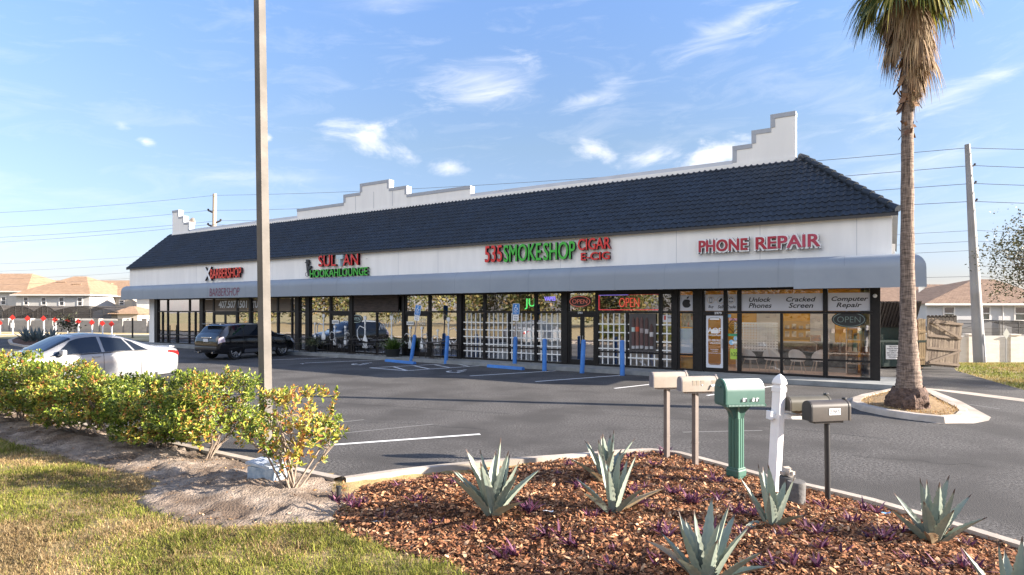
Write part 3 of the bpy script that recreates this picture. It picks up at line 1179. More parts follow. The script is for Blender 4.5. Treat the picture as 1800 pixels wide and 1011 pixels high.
# main walls: ends, back and roof deck (the front is glass)
m = MB()
m.b6(A(266), A(266) + .25, 0.21, 14, 0, Z_EAVE)
m.b6(FL, FL + .12, 0, 14, Z_FB, Z_EAVE)
m.b6(FL + .12, A(266), 0, 14, Z_FB, Z_FB + .06)
m.prism([(-.25, .1), (-.02, .1), (-1.35, 14), (-1.6, 14)], 0, Z_EAVE)
m.b6(A(266) + .25, -1.6, 13.75, 14, 0, Z_EAVE)
m.build('wall', stucco, bld)
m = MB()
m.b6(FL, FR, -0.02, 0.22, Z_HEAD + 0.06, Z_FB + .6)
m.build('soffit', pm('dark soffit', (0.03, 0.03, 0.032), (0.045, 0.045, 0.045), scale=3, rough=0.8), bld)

# tiled slope: every course is a strip with the roll of its tiles
def tile_slope():
    m_rows = 14
    a0, acorn = FL - 0.12, FR + 0.16
    b0, z0 = B_F - 0.16, Z_EAVE + 0.0
    per, sub = 0.215, 6
    V, Fc = [], []
    off = 0
    total = math.hypot(RUN, Z_RIDGE - z0)
    nb, nz = -(Z_RIDGE - z0) / total, RUN / total       # outward normal in (b, z)
    for r in range(m_rows):
        t0, t1 = r / m_rows, (r + 1) / m_rows
        lim = acorn - RUN * t0
        xs = np.arange(a0, lim + per / sub, per / sub)
        xs = np.minimum(xs, lim)
        ph = ((xs - a0) / per + 0.5 * (r % 2) * 0.0) % 1.0
        wv = 0.034 * np.maximum(np.sin(ph * 2 * PI), -0.35)
        n = len(xs)
        jit = (vnoise(np.floor((xs - a0) / per), np.full(n, r * 3.0), 77, 1.0) - 0.5) * 0.012
        for (t, lift) in ((t0, -0.02), (t0, 0.033), (t1 + 0.01, 0.004)):
            h = lift + (wv if lift > -0.01 else 0 * wv) + jit
            x2 = np.minimum(xs, acorn - RUN * t)
            V.append(np.stack([x2, b0 + RUN * t + nb * h, z0 + (Z_RIDGE - z0) * t + nz * h], -1))
        for k in range(2):
            i = np.arange(n - 1)
            p = off + k * n + i
            Fc.append(np.stack([p, p + 1, p + 1 + n, p + n], -1))
        off += 3 * n
    return fast_mesh('roof', np.concatenate(V), np.concatenate(Fc), tile_navy, parent=bld, smooth=False)


roof = tile_slope()
m = MB()
bc, zc = B_F - 0.16, Z_EAVE
ca = FR + 0.16
# end slope of the hip and the flat deck behind the parapet
m.add([(ca, bc, zc), (ca, 14, zc), (ca - RUN, 14, Z_RIDGE), (ca - RUN, bc + RUN, Z_RIDGE)], [(0, 1, 2, 3)])
m.add([(FL, bc + RUN, Z_RIDGE - .25), (ca - RUN, bc + RUN, Z_RIDGE - .25), (ca - RUN, 14, Z_RIDGE - .25), (FL, 14, Z_RIDGE - .25)], [(0, 1, 2, 3)])
m.add([(FL, bc, zc), (FL, bc + RUN, Z_RIDGE), (FL, bc + RUN, zc)], [(0, 1, 2)])
m.add([(FL, bc + RUN, zc), (FL, 14, zc), (FL, 14, Z_RIDGE - .25), (FL, bc + RUN, Z_RIDGE - .25)], [(0, 1, 2, 3)])
m.build('roof_deck', tile_navy, bld)
m = MB()
p0, p1 = Vector((ca, bc, zc + 0.06)), Vector((ca - RUN, bc + RUN, Z_RIDGE + 0.06))
nc = 13
for i in range(nc):
    q0, q1 = p0.lerp(p1, i / nc), p0.lerp(p1, (i + 1.12) / nc)
    m.tube(q0 + Vector((0, 0, .035)), q1, 0.115, 0.095, 10)
m.build('hip_cap', tile_navy, bld)
m = MB()
m.b6(FL - .12, ca, bc - 0.015, bc + .05, zc - .09, zc - .004)
m.build('eave_board', pm('eave dark', (0.05, 0.05, 0.055), rough=.7), bld)

# parapet along the ridge with its three stepped crests
BP = bc + RUN
cop = 0.10


def crest(name, pts_px, zbase, close_left=None):
    """stepped outline from photo pixels, snapped square"""
    pass


def parapet():
    base = Z_RIDGE - 0.35
    zt = Z_RIDGE + 0.20
    aL = FL + 0.02
    def at(x, y):
        return A(x, BP), ZF(x, y, BP)
    outl = []
    # left crest (mirrors the right one), middle crest, right crest
    r_lo, r_mid, r_hi = ZF(1300, 257.5, BP), ZF(1340, 229, BP), ZF(1385, 199, BP)
    ra = [A(1289, BP), A(1322.5, BP), A(1355.6, BP), A(1399, BP)]
    step = (ra[3] - ra[0]) / 3.0
    l0 = A(305.5, BP)
    la = [l0 + (ra[3] - ra[2]), l0 + (ra[3] - ra[1]), l0 + (ra[3] - ra[0])]
    m_lo, m_mid, m_hi = ZF(824, 328, BP), ZF(716, 327.5, BP), ZF(685, 316.5, BP)
    ma = [A(524.8, BP), A(606.5, BP), A(635.6, BP), A(686.5, BP), A(717.5, BP), A(829, BP)]
    pieces = {'left': [(l0, base), (l0, r_hi), (la[0], r_hi), (la[0], r_mid), (la[1], r_mid), (la[1], r_lo), (la[2], r_lo), (la[2], base)],
              'mid': [(ma[0], base), (ma[0], m_lo), (ma[1], m_lo), (ma[1], m_mid), (ma[2], m_mid), (ma[2], m_hi), (ma[3], m_hi), (ma[3], m_mid), (ma[4], m_mid), (ma[4], m_lo), (ma[5], m_lo), (ma[5], base)],
              'right': [(ra[0], base), (ra[0], r_lo), (ra[1], r_lo), (ra[1], r_mid), (ra[2], r_mid), (ra[2], r_hi), (ra[3], r_hi), (ra[3], base)]}
    for k, pl in pieces.items():
        mm = MB()
        mm.facade(pl, BP - 0.10, BP + 0.22)
        crest_o = mm.build('stepped_crest', stucco, bld)
        mm = MB()
        w = 0.15
        for (p, q) in zip(pl, pl[1:]):
            if abs(p[1] - q[1]) < 1e-6:      # tread
                # a tread whose far end drops gets its corner covered by the next riser strip
                mm.b6(p[0] - .012, q[0] + .012, BP - 0.125, BP + 0.245, p[1] - w, p[1] + 0.012)
            elif p[1] < q[1] and k != 'x' and p[1] > base + 0.01:
                mm.b6(p[0] - .010, p[0] + w, BP - 0.122, BP + .24, p[1] + 0.013, q[1] - w - .001)
            elif p[1] > q[1] and q[1] > base + 0.01:
                mm.b6(p[0] - w, p[0] + .010, BP - 0.122, BP + .24, q[1] + 0.013, p[1] - w - .001)
            elif k == 'right' and p[1] < q[1]:
                mm.b6(p[0] - .010, p[0] + w, BP - 0.122, BP + .24, Z_RIDGE + 0.1, q[1] - w - .001)
            elif k == 'left' and p[1] > q[1]:
                mm.b6(p[0] - w, p[0] + .010, BP - 0.122, BP + .24, Z_RIDGE + 0.1, p[1] - w - .001)
        mm.build('coping', trim_grey, crest_o)
    # low runs between the crests
    for (x0, x1) in ((la[2], ma[0]), (ma[5], ra[0])):
        mm = MB()
        mm.b6(x0 + .002, x1 - .002, BP - 0.06, BP + 0.18, base, zt - 0.02)
        low = mm.build('parapet', stucco, bld)
        mm = MB()
        mm.b6(x0 + .002, x1 - .002, BP - 0.085, BP + 0.20, zt - .17, zt)
        mm.build('coping', pm('pale coping', (0.55, 0.57, 0.62), (0.5, 0.52, 0.57), scale=1.5, rough=.5), low)
    # thin construction seams on the middle crest
    mm = MB()
    for (x, y0, y1) in ((625, 345, 371), (657, 338, 367), (690, 335, 363)):
        a_, z_1, z_0 = A(x, BP - .1), ZF(x, y0, BP), ZF(x, y1, BP)
        mm.b6(a_ - .012, a_ + .012, BP - 0.106, BP - 0.101, z_0, z_1)
    mm.build('crest_joint', pm('joint grey', (0.42, 0.43, 0.46)), bld)
    mm = MB()
    mm.b6(A(305.5, BP), ra[3], BP - 0.14, BP - 0.101, Z_RIDGE - .1, Z_RIDGE + 0.05)
    mm.build('flashing', stucco, bld)


parapet()
# small dish and bracket behind the left crest
dish = thing('satellite_dish', 'small tan satellite dish behind the far left stepped crest', 'satellite dish', W(A(335, BP + .6), BP + .6, Z_RIDGE - .3), BRZ)
m = MB()
m.tube((0, 0, 0), (0, 0, .95), .03)
m.build('pole', pm('galvanised', (0.42, 0.43, 0.44), (0.5, 0.5, 0.5), scale=6, rough=.5, metal=.4), dish)
m = MB()
m.lathe([(.02, 0), (.2, .02), (.34, .09), (.42, .17), (.4, .18), (.3, .1), (.02, .02)], 16, (0, 0, 0), 'Y')
m.build('dish', pm('tan paint', (.4, .33, .26), rough=.6), dish, loc=(.1, -.1, 1.1))


# ------------------------------------------------------------------ awning
def awning_profile():
    pts = [(B_F - 0.001, Z_FB + 0.02)]
    for k in range(0, 9):
        a = R(90 - k * 90 / 8)
        pts.append((B_F - 0.42 - 0.40 * math.cos(a), 3.56 + 0.40 * math.sin(a)))
    pts.append((B_F - 0.825, 3.30))
    pts.append((B_F - 0.83, 3.04))
    return pts


AWL = A(208, B_F - 0.8)
AWS = A(1397, B_F - 0.8)
PR = awning_profile()
OUT = 0.83


def awning_run(m, a0, a1, drop=0.0, n=None, capl=False, sag=0.012):
    n = n or max(2, int((a1 - a0) / 0.6))
    vs, fs = [], []
    k = len(PR)
    for i in range(n + 1):
        a = a0 + (a1 - a0) * i / n
        for j, (b, z) in enumerate(PR):
            q = j / (k - 1)
            dz = (-drop if j == k - 1 else -drop * q * .5) + sag * (vnoise(np.array([a * 0.7]), np.array([q * 3]), 12)[0] - .5) * (1 if 0 < j else 0)
            vs.append((a, b - drop * .1 + sag * (vnoise(np.array([a * .9]), np.array([q * 2 + 9]), 14)[0] - .5) * (1 if j else 0), z + dz))
    for i in range(n):
        for j in range(k - 1):
            fs.append((i * k + j, (i + 1) * k + j, (i + 1) * k + j + 1, i * k + j + 1))
    m.add(vs, fs)


aw = thing('awning', 'long grey vinyl awning running under the white shop fascia', 'awning', W(0, 0, 0), BRZ)
m = MB()
awning_run(m, AWL + .4, AWS)
# left end closes on itself
e = [(AWL + .4, b, z) for (b, z) in PR]
e2 = []
for (b, z) in PR:
    o = (B_F - b) / OUT
    e2.append((AWL + .4 - .42 * min(1, o * 1.1), b * 0.55 + B_F * .45, z))
e3 = [(v[0], B_F, v[2]) for v in e2]
for r0_, r1_ in ((e2, e), (e3, e2)):
    k = len(PR)
    m.add(r0_ + r1_, [(j, k + j, k + j + 1, j + 1) for j in range(k - 1)])
m.build('canopy', vinyl, aw, smooth=True)
# the separate right-hand piece wraps round the corner
m = MB()
corner_a = FR
drop = 0.07
awning_run(m, AWS - .03, corner_a, drop)
mit, side = [], []
for j, (b, z) in enumerate(PR):
    o = (B_F - b)
    q = j / (len(PR) - 1)
    dz = -drop if j == len(PR) - 1 else -drop * q * .5
    mit.append((corner_a + o, b - drop * .1, z + dz))
    side.append((corner_a + o, 5.5, z + dz))
start = [(corner_a, b - drop * .1, z + (-drop if j == len(PR) - 1 else -drop * j / (len(PR) - 1) * .5)) for j, (b, z) in enumerate(PR)]
k = len(PR)
m.add(start + mit, [(j, k + j, k + j + 1, j + 1) for j in range(k - 1)])
m.add(mit + side, [(j, k + j, k + j + 1, j + 1) for j in range(k - 1)])
m.build('corner_canopy', pm('grey vinyl newer', (0.24, 0.275, 0.32), (0.27, 0.305, 0.35), scale=0.9, rough=0.5, bump=.3, bscale=1.4, bdist=.03), aw, smooth=True)
# frame tubes under the cloth
m = MB()
m.tube((AWL + .1, B_F - OUT + .04, 3.07), (corner_a + .6, B_F - OUT + .04, 3.07), .02, n=6)
for a in np.arange(AWL + 1, corner_a, 1.83):
    m.tube((a, B_F + .25, 3.07), (a, B_F - OUT + .05, 3.07), .016, n=6)
m.build('awning_frame', pm('galvanised', (0.42, 0.43, 0.44)), aw)
for a in np.arange(AWL + 1.4, corner_a - .3, 1.83):
    m = MB()
    pr_ = [(a + da, b - .004, z + .003) for da in (-.008, .008) for (b, z) in PR[1:]]
    n_ = len(PR) - 1
    m.add(pr_, [(j, n_ + j, n_ + j + 1, j + 1) for j in range(n_ - 1)])
    m.build('seam', pm('vinyl seam', (0.20, 0.232, 0.272), rough=.6), aw)
# little fold puckers along the top seam
m = MB()
for a in np.arange(AWL + .6, AWS - .2, 0.9):
    d = random.uniform(-.1, .1)
    m.add([(a, B_F - .02, Z_FB + .028), (a + .05, B_F - .02, Z_FB + .028), (a + .12 + d, B_F - .36, 3.952), (a + .09 + d, B_F - .36, 3.952)], [(0, 1, 2, 3)])
m.build('seam_fold', pm('vinyl fold', (0.30, 0.335, 0.385), rough=.5), aw)
lettering('lettering', 'BARBERSHOP', A(368.5, B_F - OUT), A(421, B_F - OUT), 3.14, 3.60, B_F - OUT - 0.012, [pm('maroon paint', (0.20, 0.05, 0.09), rough=.7)], aw, bold=-0.008, shear=0.12)


# ------------------------------------------------------------------ glass front, bay by bay
FW = 0.055   # frame half depth


def bay(x0, x1, lower=(), upper=(), kind='win', low=True, glass=None, head=Z_HEAD, lattice=None, transom='glass'):
    """window bay between photo columns x0 and x1 with mullions at the given columns"""
    glass = glass or glass_dark
    a0, a1 = A(x0), A(x1)
    m = MB()
    y0, y1 = -0.06, 0.05
    s = 0.035

    def bar(xa, xb, za, zb, dy=0.0):
        m.b6(xa, xb, y0 - dy, y1 + dy, za, zb)
    bar(a0 + .001, a1 - .001, 0.152, Z_SILL - .05, .0)
    bar(a0 + .001, a1 - .001, Z_TR - .04, Z_TR + .04, .006)
    bar(a0 + .001, a1 - .001, head - .03, head + .06, .004)
    for a in (a0 + s, a1 - s):
        bar(a - s + .0005, a + s - .0005, Z_SILL - .048, Z_TR - .042)
        bar(a - s + .0005, a + s - .0005, Z_TR + .042, head - .032)
    for x in lower:
        bar(A(x) - .04, A(x) + .04, Z_SILL - .048, Z_TR - .042, .002)
    for x in upper:
        bar(A(x) - .04, A(x) + .04, Z_TR + .042, head - .032, .002)
    if low:
        cuts = [a0 + 2 * s] + [v for x in lower for v in (A(x) - .04, A(x) + .04)] + [a1 - 2 * s]
        for i in range(0, len(cuts), 2):
            bar(cuts[i] + .001, cuts[i + 1] - .001, Z_LOW - .03, Z_LOW + .03, -.004)
    w = m.build('window', black_metal, bld)
    g = MB()
    z00 = Z_SILL - .05
    for (za, zb) in (((z00, Z_TR - .04), (Z_TR + .04, head - .03)) if transom == 'glass' else ((z00, Z_TR - .04),)):
        g.add([(a0 + .01, 0.0, za), (a1 - .01, 0.0, za), (a1 - .01, 0.0, zb), (a0 + .01, 0.0, zb)], [(0, 1, 2, 3)])
    g.build('pane', glass, w, fix=False)
    if lattice:
        l = MB()
        za, zb = Z_SILL - .03, Z_TR - .05
        n = max(2, round((a1 - a0) / 0.235))
        for i in range(1, n):
            a = a0 + (a1 - a0) * i / n
            l.b6(a - .021, a + .021, -.034, -.012, za, zb)
        for z in (0.52, 0.84, 1.15, 1.46, 1.78) if True else ():
            l.b6(a0 + .03, a1 - .03, -.057, -.035, z - .022, z + .022)
        l.build('security_grille', lattice_white, w)
    return w


def door(x0, x1, leaves=1, glass=None, transom_upper=()):
    glass = glass or glass_dark
    a0, a1 = A(x0), A(x1)
    m = MB()
    m.b6(a0 + .001, a0 + .06, -.07, .06, 0.152, Z_TR - .042)
    m.b6(a1 - .06, a1 - .001, -.07, .06, 0.152, Z_TR - .042)
    m.b6(a0 + .001, a1 - .001, -.075, .065, Z_TR - .10, Z_TR + .04)
    m.b6(a0 + .001, a1 - .001, -.07, .06, Z_HEAD - .03, Z_HEAD + .06)
    for a in (a0 + .035, a1 - .035):
        m.b6(a - .034, a + .034, -.06, .05, Z_TR + .042, Z_HEAD - .032)
    fr = m.build('door_frame', black_metal, bld)
    g = MB()
    g.add([(a0 + .01, 0, Z_TR + .04), (a1 - .01, 0, Z_TR + .04), (a1 - .01, 0, Z_HEAD - .03), (a0 + .01, 0, Z_HEAD - .03)], [(0, 1, 2, 3)])
    g.build('pane', glass, fr, fix=False)
    wl = (a1 - a0 - .124) / leaves
    for i in range(leaves):
        p, q = a0 + .062 + i * wl + .003, a0 + .062 + (i + 1) * wl - .003
        st, y0, y1 = 0.085, -.045, .005
        d = MB()
        z0, z1 = 0.165, Z_TR - .105
        d.b6(p, p + st, y0, y1, z0, z1)
        d.b6(q - st, q, y0, y1, z0, z1)
        d.b6(p + st, q - st, y0 + .001, y1 - .001, z0, z0 + .20)
        d.b6(p + st, q - st, y0 + .001, y1 - .001, z1 - .10, z1)
        dr = d.build('door', black_metal, bld)
        g = MB()
        g.add([(p + st - .01, -.02, z0 + .19), (q - st + .01, -.02, z0 + .19), (q - st + .01, -.02, z1 - .09), (p + st - .01, -.02, z1 - .09)], [(0, 1, 2, 3)])
        g.build('pane', glass, dr, fix=False)
        h = MB()
        hx = (q - st / 2) if (leaves == 1 or i == 0) else (p + st / 2)
        h.tube((hx, y0 - .05, 1.0), (hx, y0 - .05, 1.32), .014)
        h.tube((hx, y0 - .05, 1.03), (hx, y0, 1.03), .01)
        h.tube((hx, y0 - .05, 1.29), (hx, y0, 1.29), .01)
        h.build('handle', pm('brushed steel', (.5, .5, .5), rough=.35, metal=1), dr)
    return fr


def pier(x0, x1, mat=None, y0=-.10, z1=None):
    m = MB()
    m.b6(A(x0), A(x1), y0, .10, 0.152, (z1 or Z_HEAD + .06))
    return m.build('pillar', mat or black_metal, bld)


# phone shop, right end
pier(1534, 1547.5, z1=Z_HEAD + .05)
w_comp = bay(1451, 1534, glass=glass_clear)
w_phone = bay(1300, 1451, lower=(1374,), glass=glass_clear)
w_side = bay(1276, 1300, low=False, glass=glass_clear)
d_phone = door(1236, 1276, 1, glass_clear)
pier(1222, 1236)
w_apple = bay(1192, 1222, glass=glass_clear)
pier(1184, 1192)
# smoke shop
w_s1 = bay(1161.5, 1184, lattice=True, glass=glass_mid)
w_s2 = bay(1050, 1161.5, lower=(1103,), lattice=True, glass=glass_mid)
d_smoke = door(999, 1050, 2)
pier(990, 999)
w_s3 = bay(942.6, 990, lattice=True, glass=glass_mid)
w_s4 = bay(852.5, 942.6, lower=(896,), lattice=True, glass=glass_mid)
w_s5 = bay(814, 852.5, lattice=True, glass=glass_mid)
pier(806, 814, y0=-.13)
# hookah lounge
w_h1 = bay(756, 806)
door(713, 756, 1)
pier(709.5, 713)
w_h2 = bay(622, 709.5, lower=(663,), transom='panel')
pier(616.8, 622)
door(582, 616.8, 1)
w_h3 = bay(546, 582)
pier(539.5, 546)
w_h4 = bay(527.5, 539.5)
pier(521, 527.5)
w_h5 = bay(489.4, 521, lower=(514,), upper=(514,))
w_h6 = bay(443, 489.4)
pier(440, 443)
w_b1 = bay(418, 440)
door(376.5, 418, 2)
w_b2 = bay(359, 376.5)
pier(353, 359)
w_b3 = bay(279, 353, lower=(286.5, 295.5, 313, 333, 344), upper=(295.5, 334))
pier(274, 279)
m = MB()
m.b6(A(265.5), A(274), -.12, .2, .152, Z_FB)
m.build('end_pillar', stucco, bld)
# header strip above the frames
m = MB()
m.b6(A(274), A(1547.5), -.05, .12, Z_HEAD + .062, Z_HEAD + .3)
m.build('header', black_metal, bld)
# black board over the lounge's middle window
m = MB()
m.b6(A(624.5), A(702), -.10, -.02, Z_TR + .045, Z_HEAD + .05)
m.build('transom_panel', pm('weathered board', (0.05, 0.038, 0.033), (0.10, 0.075, 0.065), scale=2.5, rough=.8, stretch=(1, 1, 6)), bld)
m = MB()
m.b6(A(1051), A(1183.5), -.085, -.062, Z_HEAD - .12, Z_HEAD + .055)
m.build('transom_panel', pm('blackout', (0.012, 0.012, 0.012), rough=.7), bld)
# tan blinds behind the barber's transom windows
m = MB()
for (x0, x1) in ((360, 374), (378, 416.5), (420, 438), (446, 487), (491, 511)):
    m.b6(A(x0), A(x1), -.012, -.004, Z_TR + .05, Z_HEAD - .04)
m.build('blind', pm('brown blind', (0.17, 0.13, 0.10), (0.21, 0.17, 0.13), scale=2, rough=.8, stretch=(1, 1, 9)), bld)

# ------------------------------------------------------------------ rooms behind the glass
def room(x0, x1, depth, wall_m, floor_m, back_m=None):
    a0, a1 = A(x0), A(x1)
    m = MB()
    m.add([(a0, .12, .16), (a1, .12, .16), (a1, depth, .16), (a0, depth, .16)], [(0, 1, 2, 3)])
    m.build('interior_floor', floor_m, bld, fix=False)
    m = MB()
    m.add([(a0, .12, 3.1), (a1, .12, 3.1), (a1, depth, 3.1), (a0, depth, 3.1)], [(3, 2, 1, 0)])
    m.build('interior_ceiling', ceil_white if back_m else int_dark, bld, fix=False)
    m = MB()
    m.add([(a0, .12, .16), (a0, depth, .16), (a0, depth, 3.1), (a0, .12, 3.1)], [(0, 1, 2, 3)])
    m.add([(a1, .12, .16), (a1, depth, .16), (a1, depth, 3.1), (a1, .12, 3.1)], [(3, 2, 1, 0)])
    m.add([(a0, depth, .16), (a1, depth, .16), (a1, depth, 3.1), (a0, depth, 3.1)], [(0, 1, 2, 3)])
    m.build('interior_wall', back_m or wall_m, bld, fix=False)


room(1188.5, 1512, 3.4, orange_wall, pink_tile, orange_wall)
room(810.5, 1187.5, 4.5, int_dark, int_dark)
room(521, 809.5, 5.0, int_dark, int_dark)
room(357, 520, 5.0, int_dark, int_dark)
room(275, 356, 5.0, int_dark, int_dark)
# white lining boards seen through the smoke shop's grilles
m = MB()
m.b6(A(1105), A(1160), .22, .26, .2, 2.2)
m.b6(A(1163), A(1183), .22, .26, .2, 2.05)
m.build('lining_board', board, bld)
m = MB()
m.b6(A(945), A(989), .22, .26, .55, 2.1)
m.b6(A(866), A(893), .3, .34, .2, .92)
m.b6(A(917), A(933), .3, .34, .2, 1.55)
m.build('lining_board', pm('white board', (.62, .66, .70), (.55, .6, .65), scale=2, rough=.6), bld)
# ------------------------------------------------------------------ signs on the fascia
ret_dark = pm('letter return', (0.02, 0.02, 0.022), rough=.5)
red_face = pm('red letter face', (0.62, 0.022, 0.018), rough=.35)
red2_face = pm('orange red letter face', (0.75, 0.05, 0.022), rough=.35)
green_face = pm('green letter face', (0.05, 0.42, 0.035), rough=.35)
BS = B_F - 0.05


def fascia_box(x0, x1, y0t, y0b, b=BS):
    """a range and height range from pixels measured at the left end of a sign"""
    return A(x0, b), A(x1, b), ZF(x0, y0b, b), ZF(x0, y0t, b)


def letters(root, s, x0, x1, yt, yb, face, depth=.13, bold=.0, shear=0.0, name='lettering', b=BS):
    a0, a1, z0, z1 = fascia_box(x0, x1, yt, yb, b)
    o = lettering(name, s, a0, a1, z0, z1, b, [face, ret_dark], root, depth, bold, shear, fat=.010 if z1 - z0 < .75 else .022)
    return a0, a1, z0, z1


def stubs(root, a0, a1, z, n):
    m = MB()
    for i in range(n):
        a = a0 + (a1 - a0) * (i + .5) / n
        m.tube((a, B_F, z), (a, BS - .02, z), .014, n=6)
    m.build('mounting_stub', pm('galvanised', (0.42, 0.43, 0.44)), root)


sg = thing('barbershop_sign', 'red BARBERSHOP sign letters with a white X on the fascia', 'sign', W(0, 0, 0), BRZ)
a0, a1, z0, z1 = letters(sg, 'BARBERSHOP', 373, 427.5, 473, 490.5, red2_face)
stubs(sg, a0, a1, (z0 + z1) / 2, 8)
letters(sg, 'X', 361, 375, 470, 494, pm('white letter face', (.75, .75, .75), rough=.4), name='cross_letter')

sg = thing('hookah_lounge_sign', 'red SULTAN over green HOOKAH LOUNGE sign letters on fascia', 'sign', W(0, 0, 0), BRZ)
a0, a1, z0, z1 = letters(sg, 'SUL', 563, 594, 450, 469.5, red_face)
letters(sg, 'AN', 606, 633, 448, 467.5, red_face)
stubs(sg, a0, a1 + 2.4, (z0 + z1) / 2, 5)
b0, b1, y0, y1 = fascia_box(594.5, 605.5, 449, 468.5)
m = MB()   # the T is a pale little hookah
mid = (b0 + b1) / 2
m.facade([(mid - .09, y0), (mid + .09, y0), (mid + .05, y0 + .34), (mid + .22, y0 + .36), (mid + .26, y1), (mid - .26, y1), (mid - .22, y0 + .36), (mid - .05, y0 + .34)], BS - .13, BS)
m.build('pale_letter', pm('pale teal face', (.45, .55, .58), rough=.4), sg)
a0, a1, z0, z1 = letters(sg, 'HOOKAHLOUNGE', 548, 649.5, 474.8, 488.6, green_face)
stubs(sg, a0, a1, (z0 + z1) / 2, 9)
b0, b1, y0, y1 = fascia_box(538.5, 549.5, 457, 486)
m = MB()   # the little man with hat and hose
wd, ht = b1 - b0, y1 - y0


def fp(u, v):
    return (b0 + u * wd, y0 + v * ht)


m.facade([fp(.0, .80), fp(.75, .82), fp(.75, .85), fp(.58, .86), fp(.58, 1.0), fp(.16, 1.0), fp(.16, .86), fp(0, .85)], BS - .1, BS)
m.facade([fp(.2, .62), fp(.5, .62), fp(.56, .79), fp(.2, .79)], BS - .1, BS)
m.facade([fp(.3, .30), fp(.55, .28), fp(.75, .45), fp(1.0, .55), fp(.95, .62), fp(.6, .58), fp(.42, .61), fp(.22, .61)], BS - .1, BS)
m.facade([fp(.45, .0), fp(.9, 0), fp(.95, .06), fp(.62, .29), fp(.35, .29)], BS - .1, BS)
m.build('figure', ret_dark, sg)
m = MB()
m.path([(fp(.3, .3)[0], BS - .05, fp(.3, .3)[1]), (fp(.02, .18)[0], BS - .05, fp(.02, .18)[1]), (fp(.0, .05)[0], BS - .05, fp(0, .05)[1]), (fp(.3, -.02)[0], BS - .05, fp(.3, -.02)[1])], .02)
m.build('hose', pm('grey hose', (.3, .3, .32)), sg)

sg = thing('smoke_shop_sign', 'large red and green 535 SMOKE SHOP CIGAR E-CIG sign letters', 'sign', W(0, 0, 0), BRZ)
a0, a1, z0, z1 = letters(sg, '535', 855, 885.5, 433, 462, red_face)
stubs(sg, a0, a1, (z0 + z1) / 2, 3)
a0, a1, z0, z1 = letters(sg, 'SMOKE', 888, 954, 431.5, 461.5, green_face)
letters(sg, 'SHOP', 957.5, 1013.5, 427.5, 458.5, green_face)
stubs(sg, a0, a1 + 3, (z0 + z1) / 2, 10)
letters(sg, 'CIGAR', 1018, 1075.5, 420.8, 441, red_face)
a0, a1, z0, z1 = letters(sg, 'E-CIG', 1023.5, 1074, 445, 458.7, red_face)
stubs(sg, a0, a1, (z0 + z1) / 2, 4)

sg = thing('phone_repair_sign', 'pinkish red PHONE REPAIR sign letters with white outlines', 'sign', W(0, 0, 0), BRZ)
pink = pm('rose letter face', (0.42, 0.05, 0.10), (0.36, 0.012, 0.03), scale=0.25, rough=.35, lo=.45, hi=.55)
for (s, x0, x1, yt, yb) in (('PHONE', 1230, 1315.5, 424, 444.5), ('REPAIR', 1329.5, 1442.5, 415.5, 441)):
    a0, a1, z0, z1 = fascia_box(x0, x1, yt, yb)
    z0, z1 = ZF(1229, 444.5, BS), ZF(1229, 424, BS)
    vs_pad = 0.05
    lettering('outline', s, a0 - vs_pad, a1 + vs_pad, z0 - vs_pad, z1 + vs_pad, BS, [pm('white letter face', (.75, .75, .75), rough=.4), ret_dark], sg, .13, .0, fat=.055)
    lettering('lettering', s, a0, a1, z0, z1, BS - .14, [pink, pink], sg, .012, .0, fat=.016)
    stubs(sg, a0, a1, (z0 + z1) / 2, 5)


# ------------------------------------------------------------------ boards and stickers in the windows
sheet_white = pm('sign sheet', (0.62, 0.62, 0.66), (0.58, 0.58, 0.62), scale=1.5, rough=.6)
ink = pm('ink', (0.018, 0.017, 0.018), rough=.6)
white_vinyl = pm('white vinyl', (.78, .79, .80), rough=.5)


def wsign(name, label, cat, x0, x1, z0, z1, b=-.012, mat=None, th=.008):
    a0, a1 = A(x0, b), A(x1, b)
    mid = (a0 + a1) / 2
    t = thing(name, label, cat, W(mid, b, z0), BRZ)
    m = MB()
    w = (a1 - a0) / 2
    m.b6(-w, w, 0, th, 0, z1 - z0)
    m.build('sheet', mat or sheet_white, t)
    return t, w, z1 - z0


zt0, zt1 = Z_TR + .05, 2.86
# sheets hang just inside the frame plane, behind nothing but air
t, w, h = wsign('window_sign', 'white window sign reading Unlock Phones and Cracked Screen', 'sign', 1303, 1448, zt0, zt1)
for (s, c0, c1, v0, v1) in (('Unlock', -.60, -.20, .52, .80), ('Phones', -.61, -.19, .12, .45), ('Cracked', .30, .86, .55, .83), ('Screen', .34, .80, .19, .47)):
    pass
def wtext(t, w, h, s, u0, u1, v0, v1, shear=.25, bold=.02, mat=ink, y=-.003):
    lettering('lettering', s, -w + 2 * w * u0, -w + 2 * w * u1, h * v0, h * v1, y, [mat], t, 0.0, bold, shear)


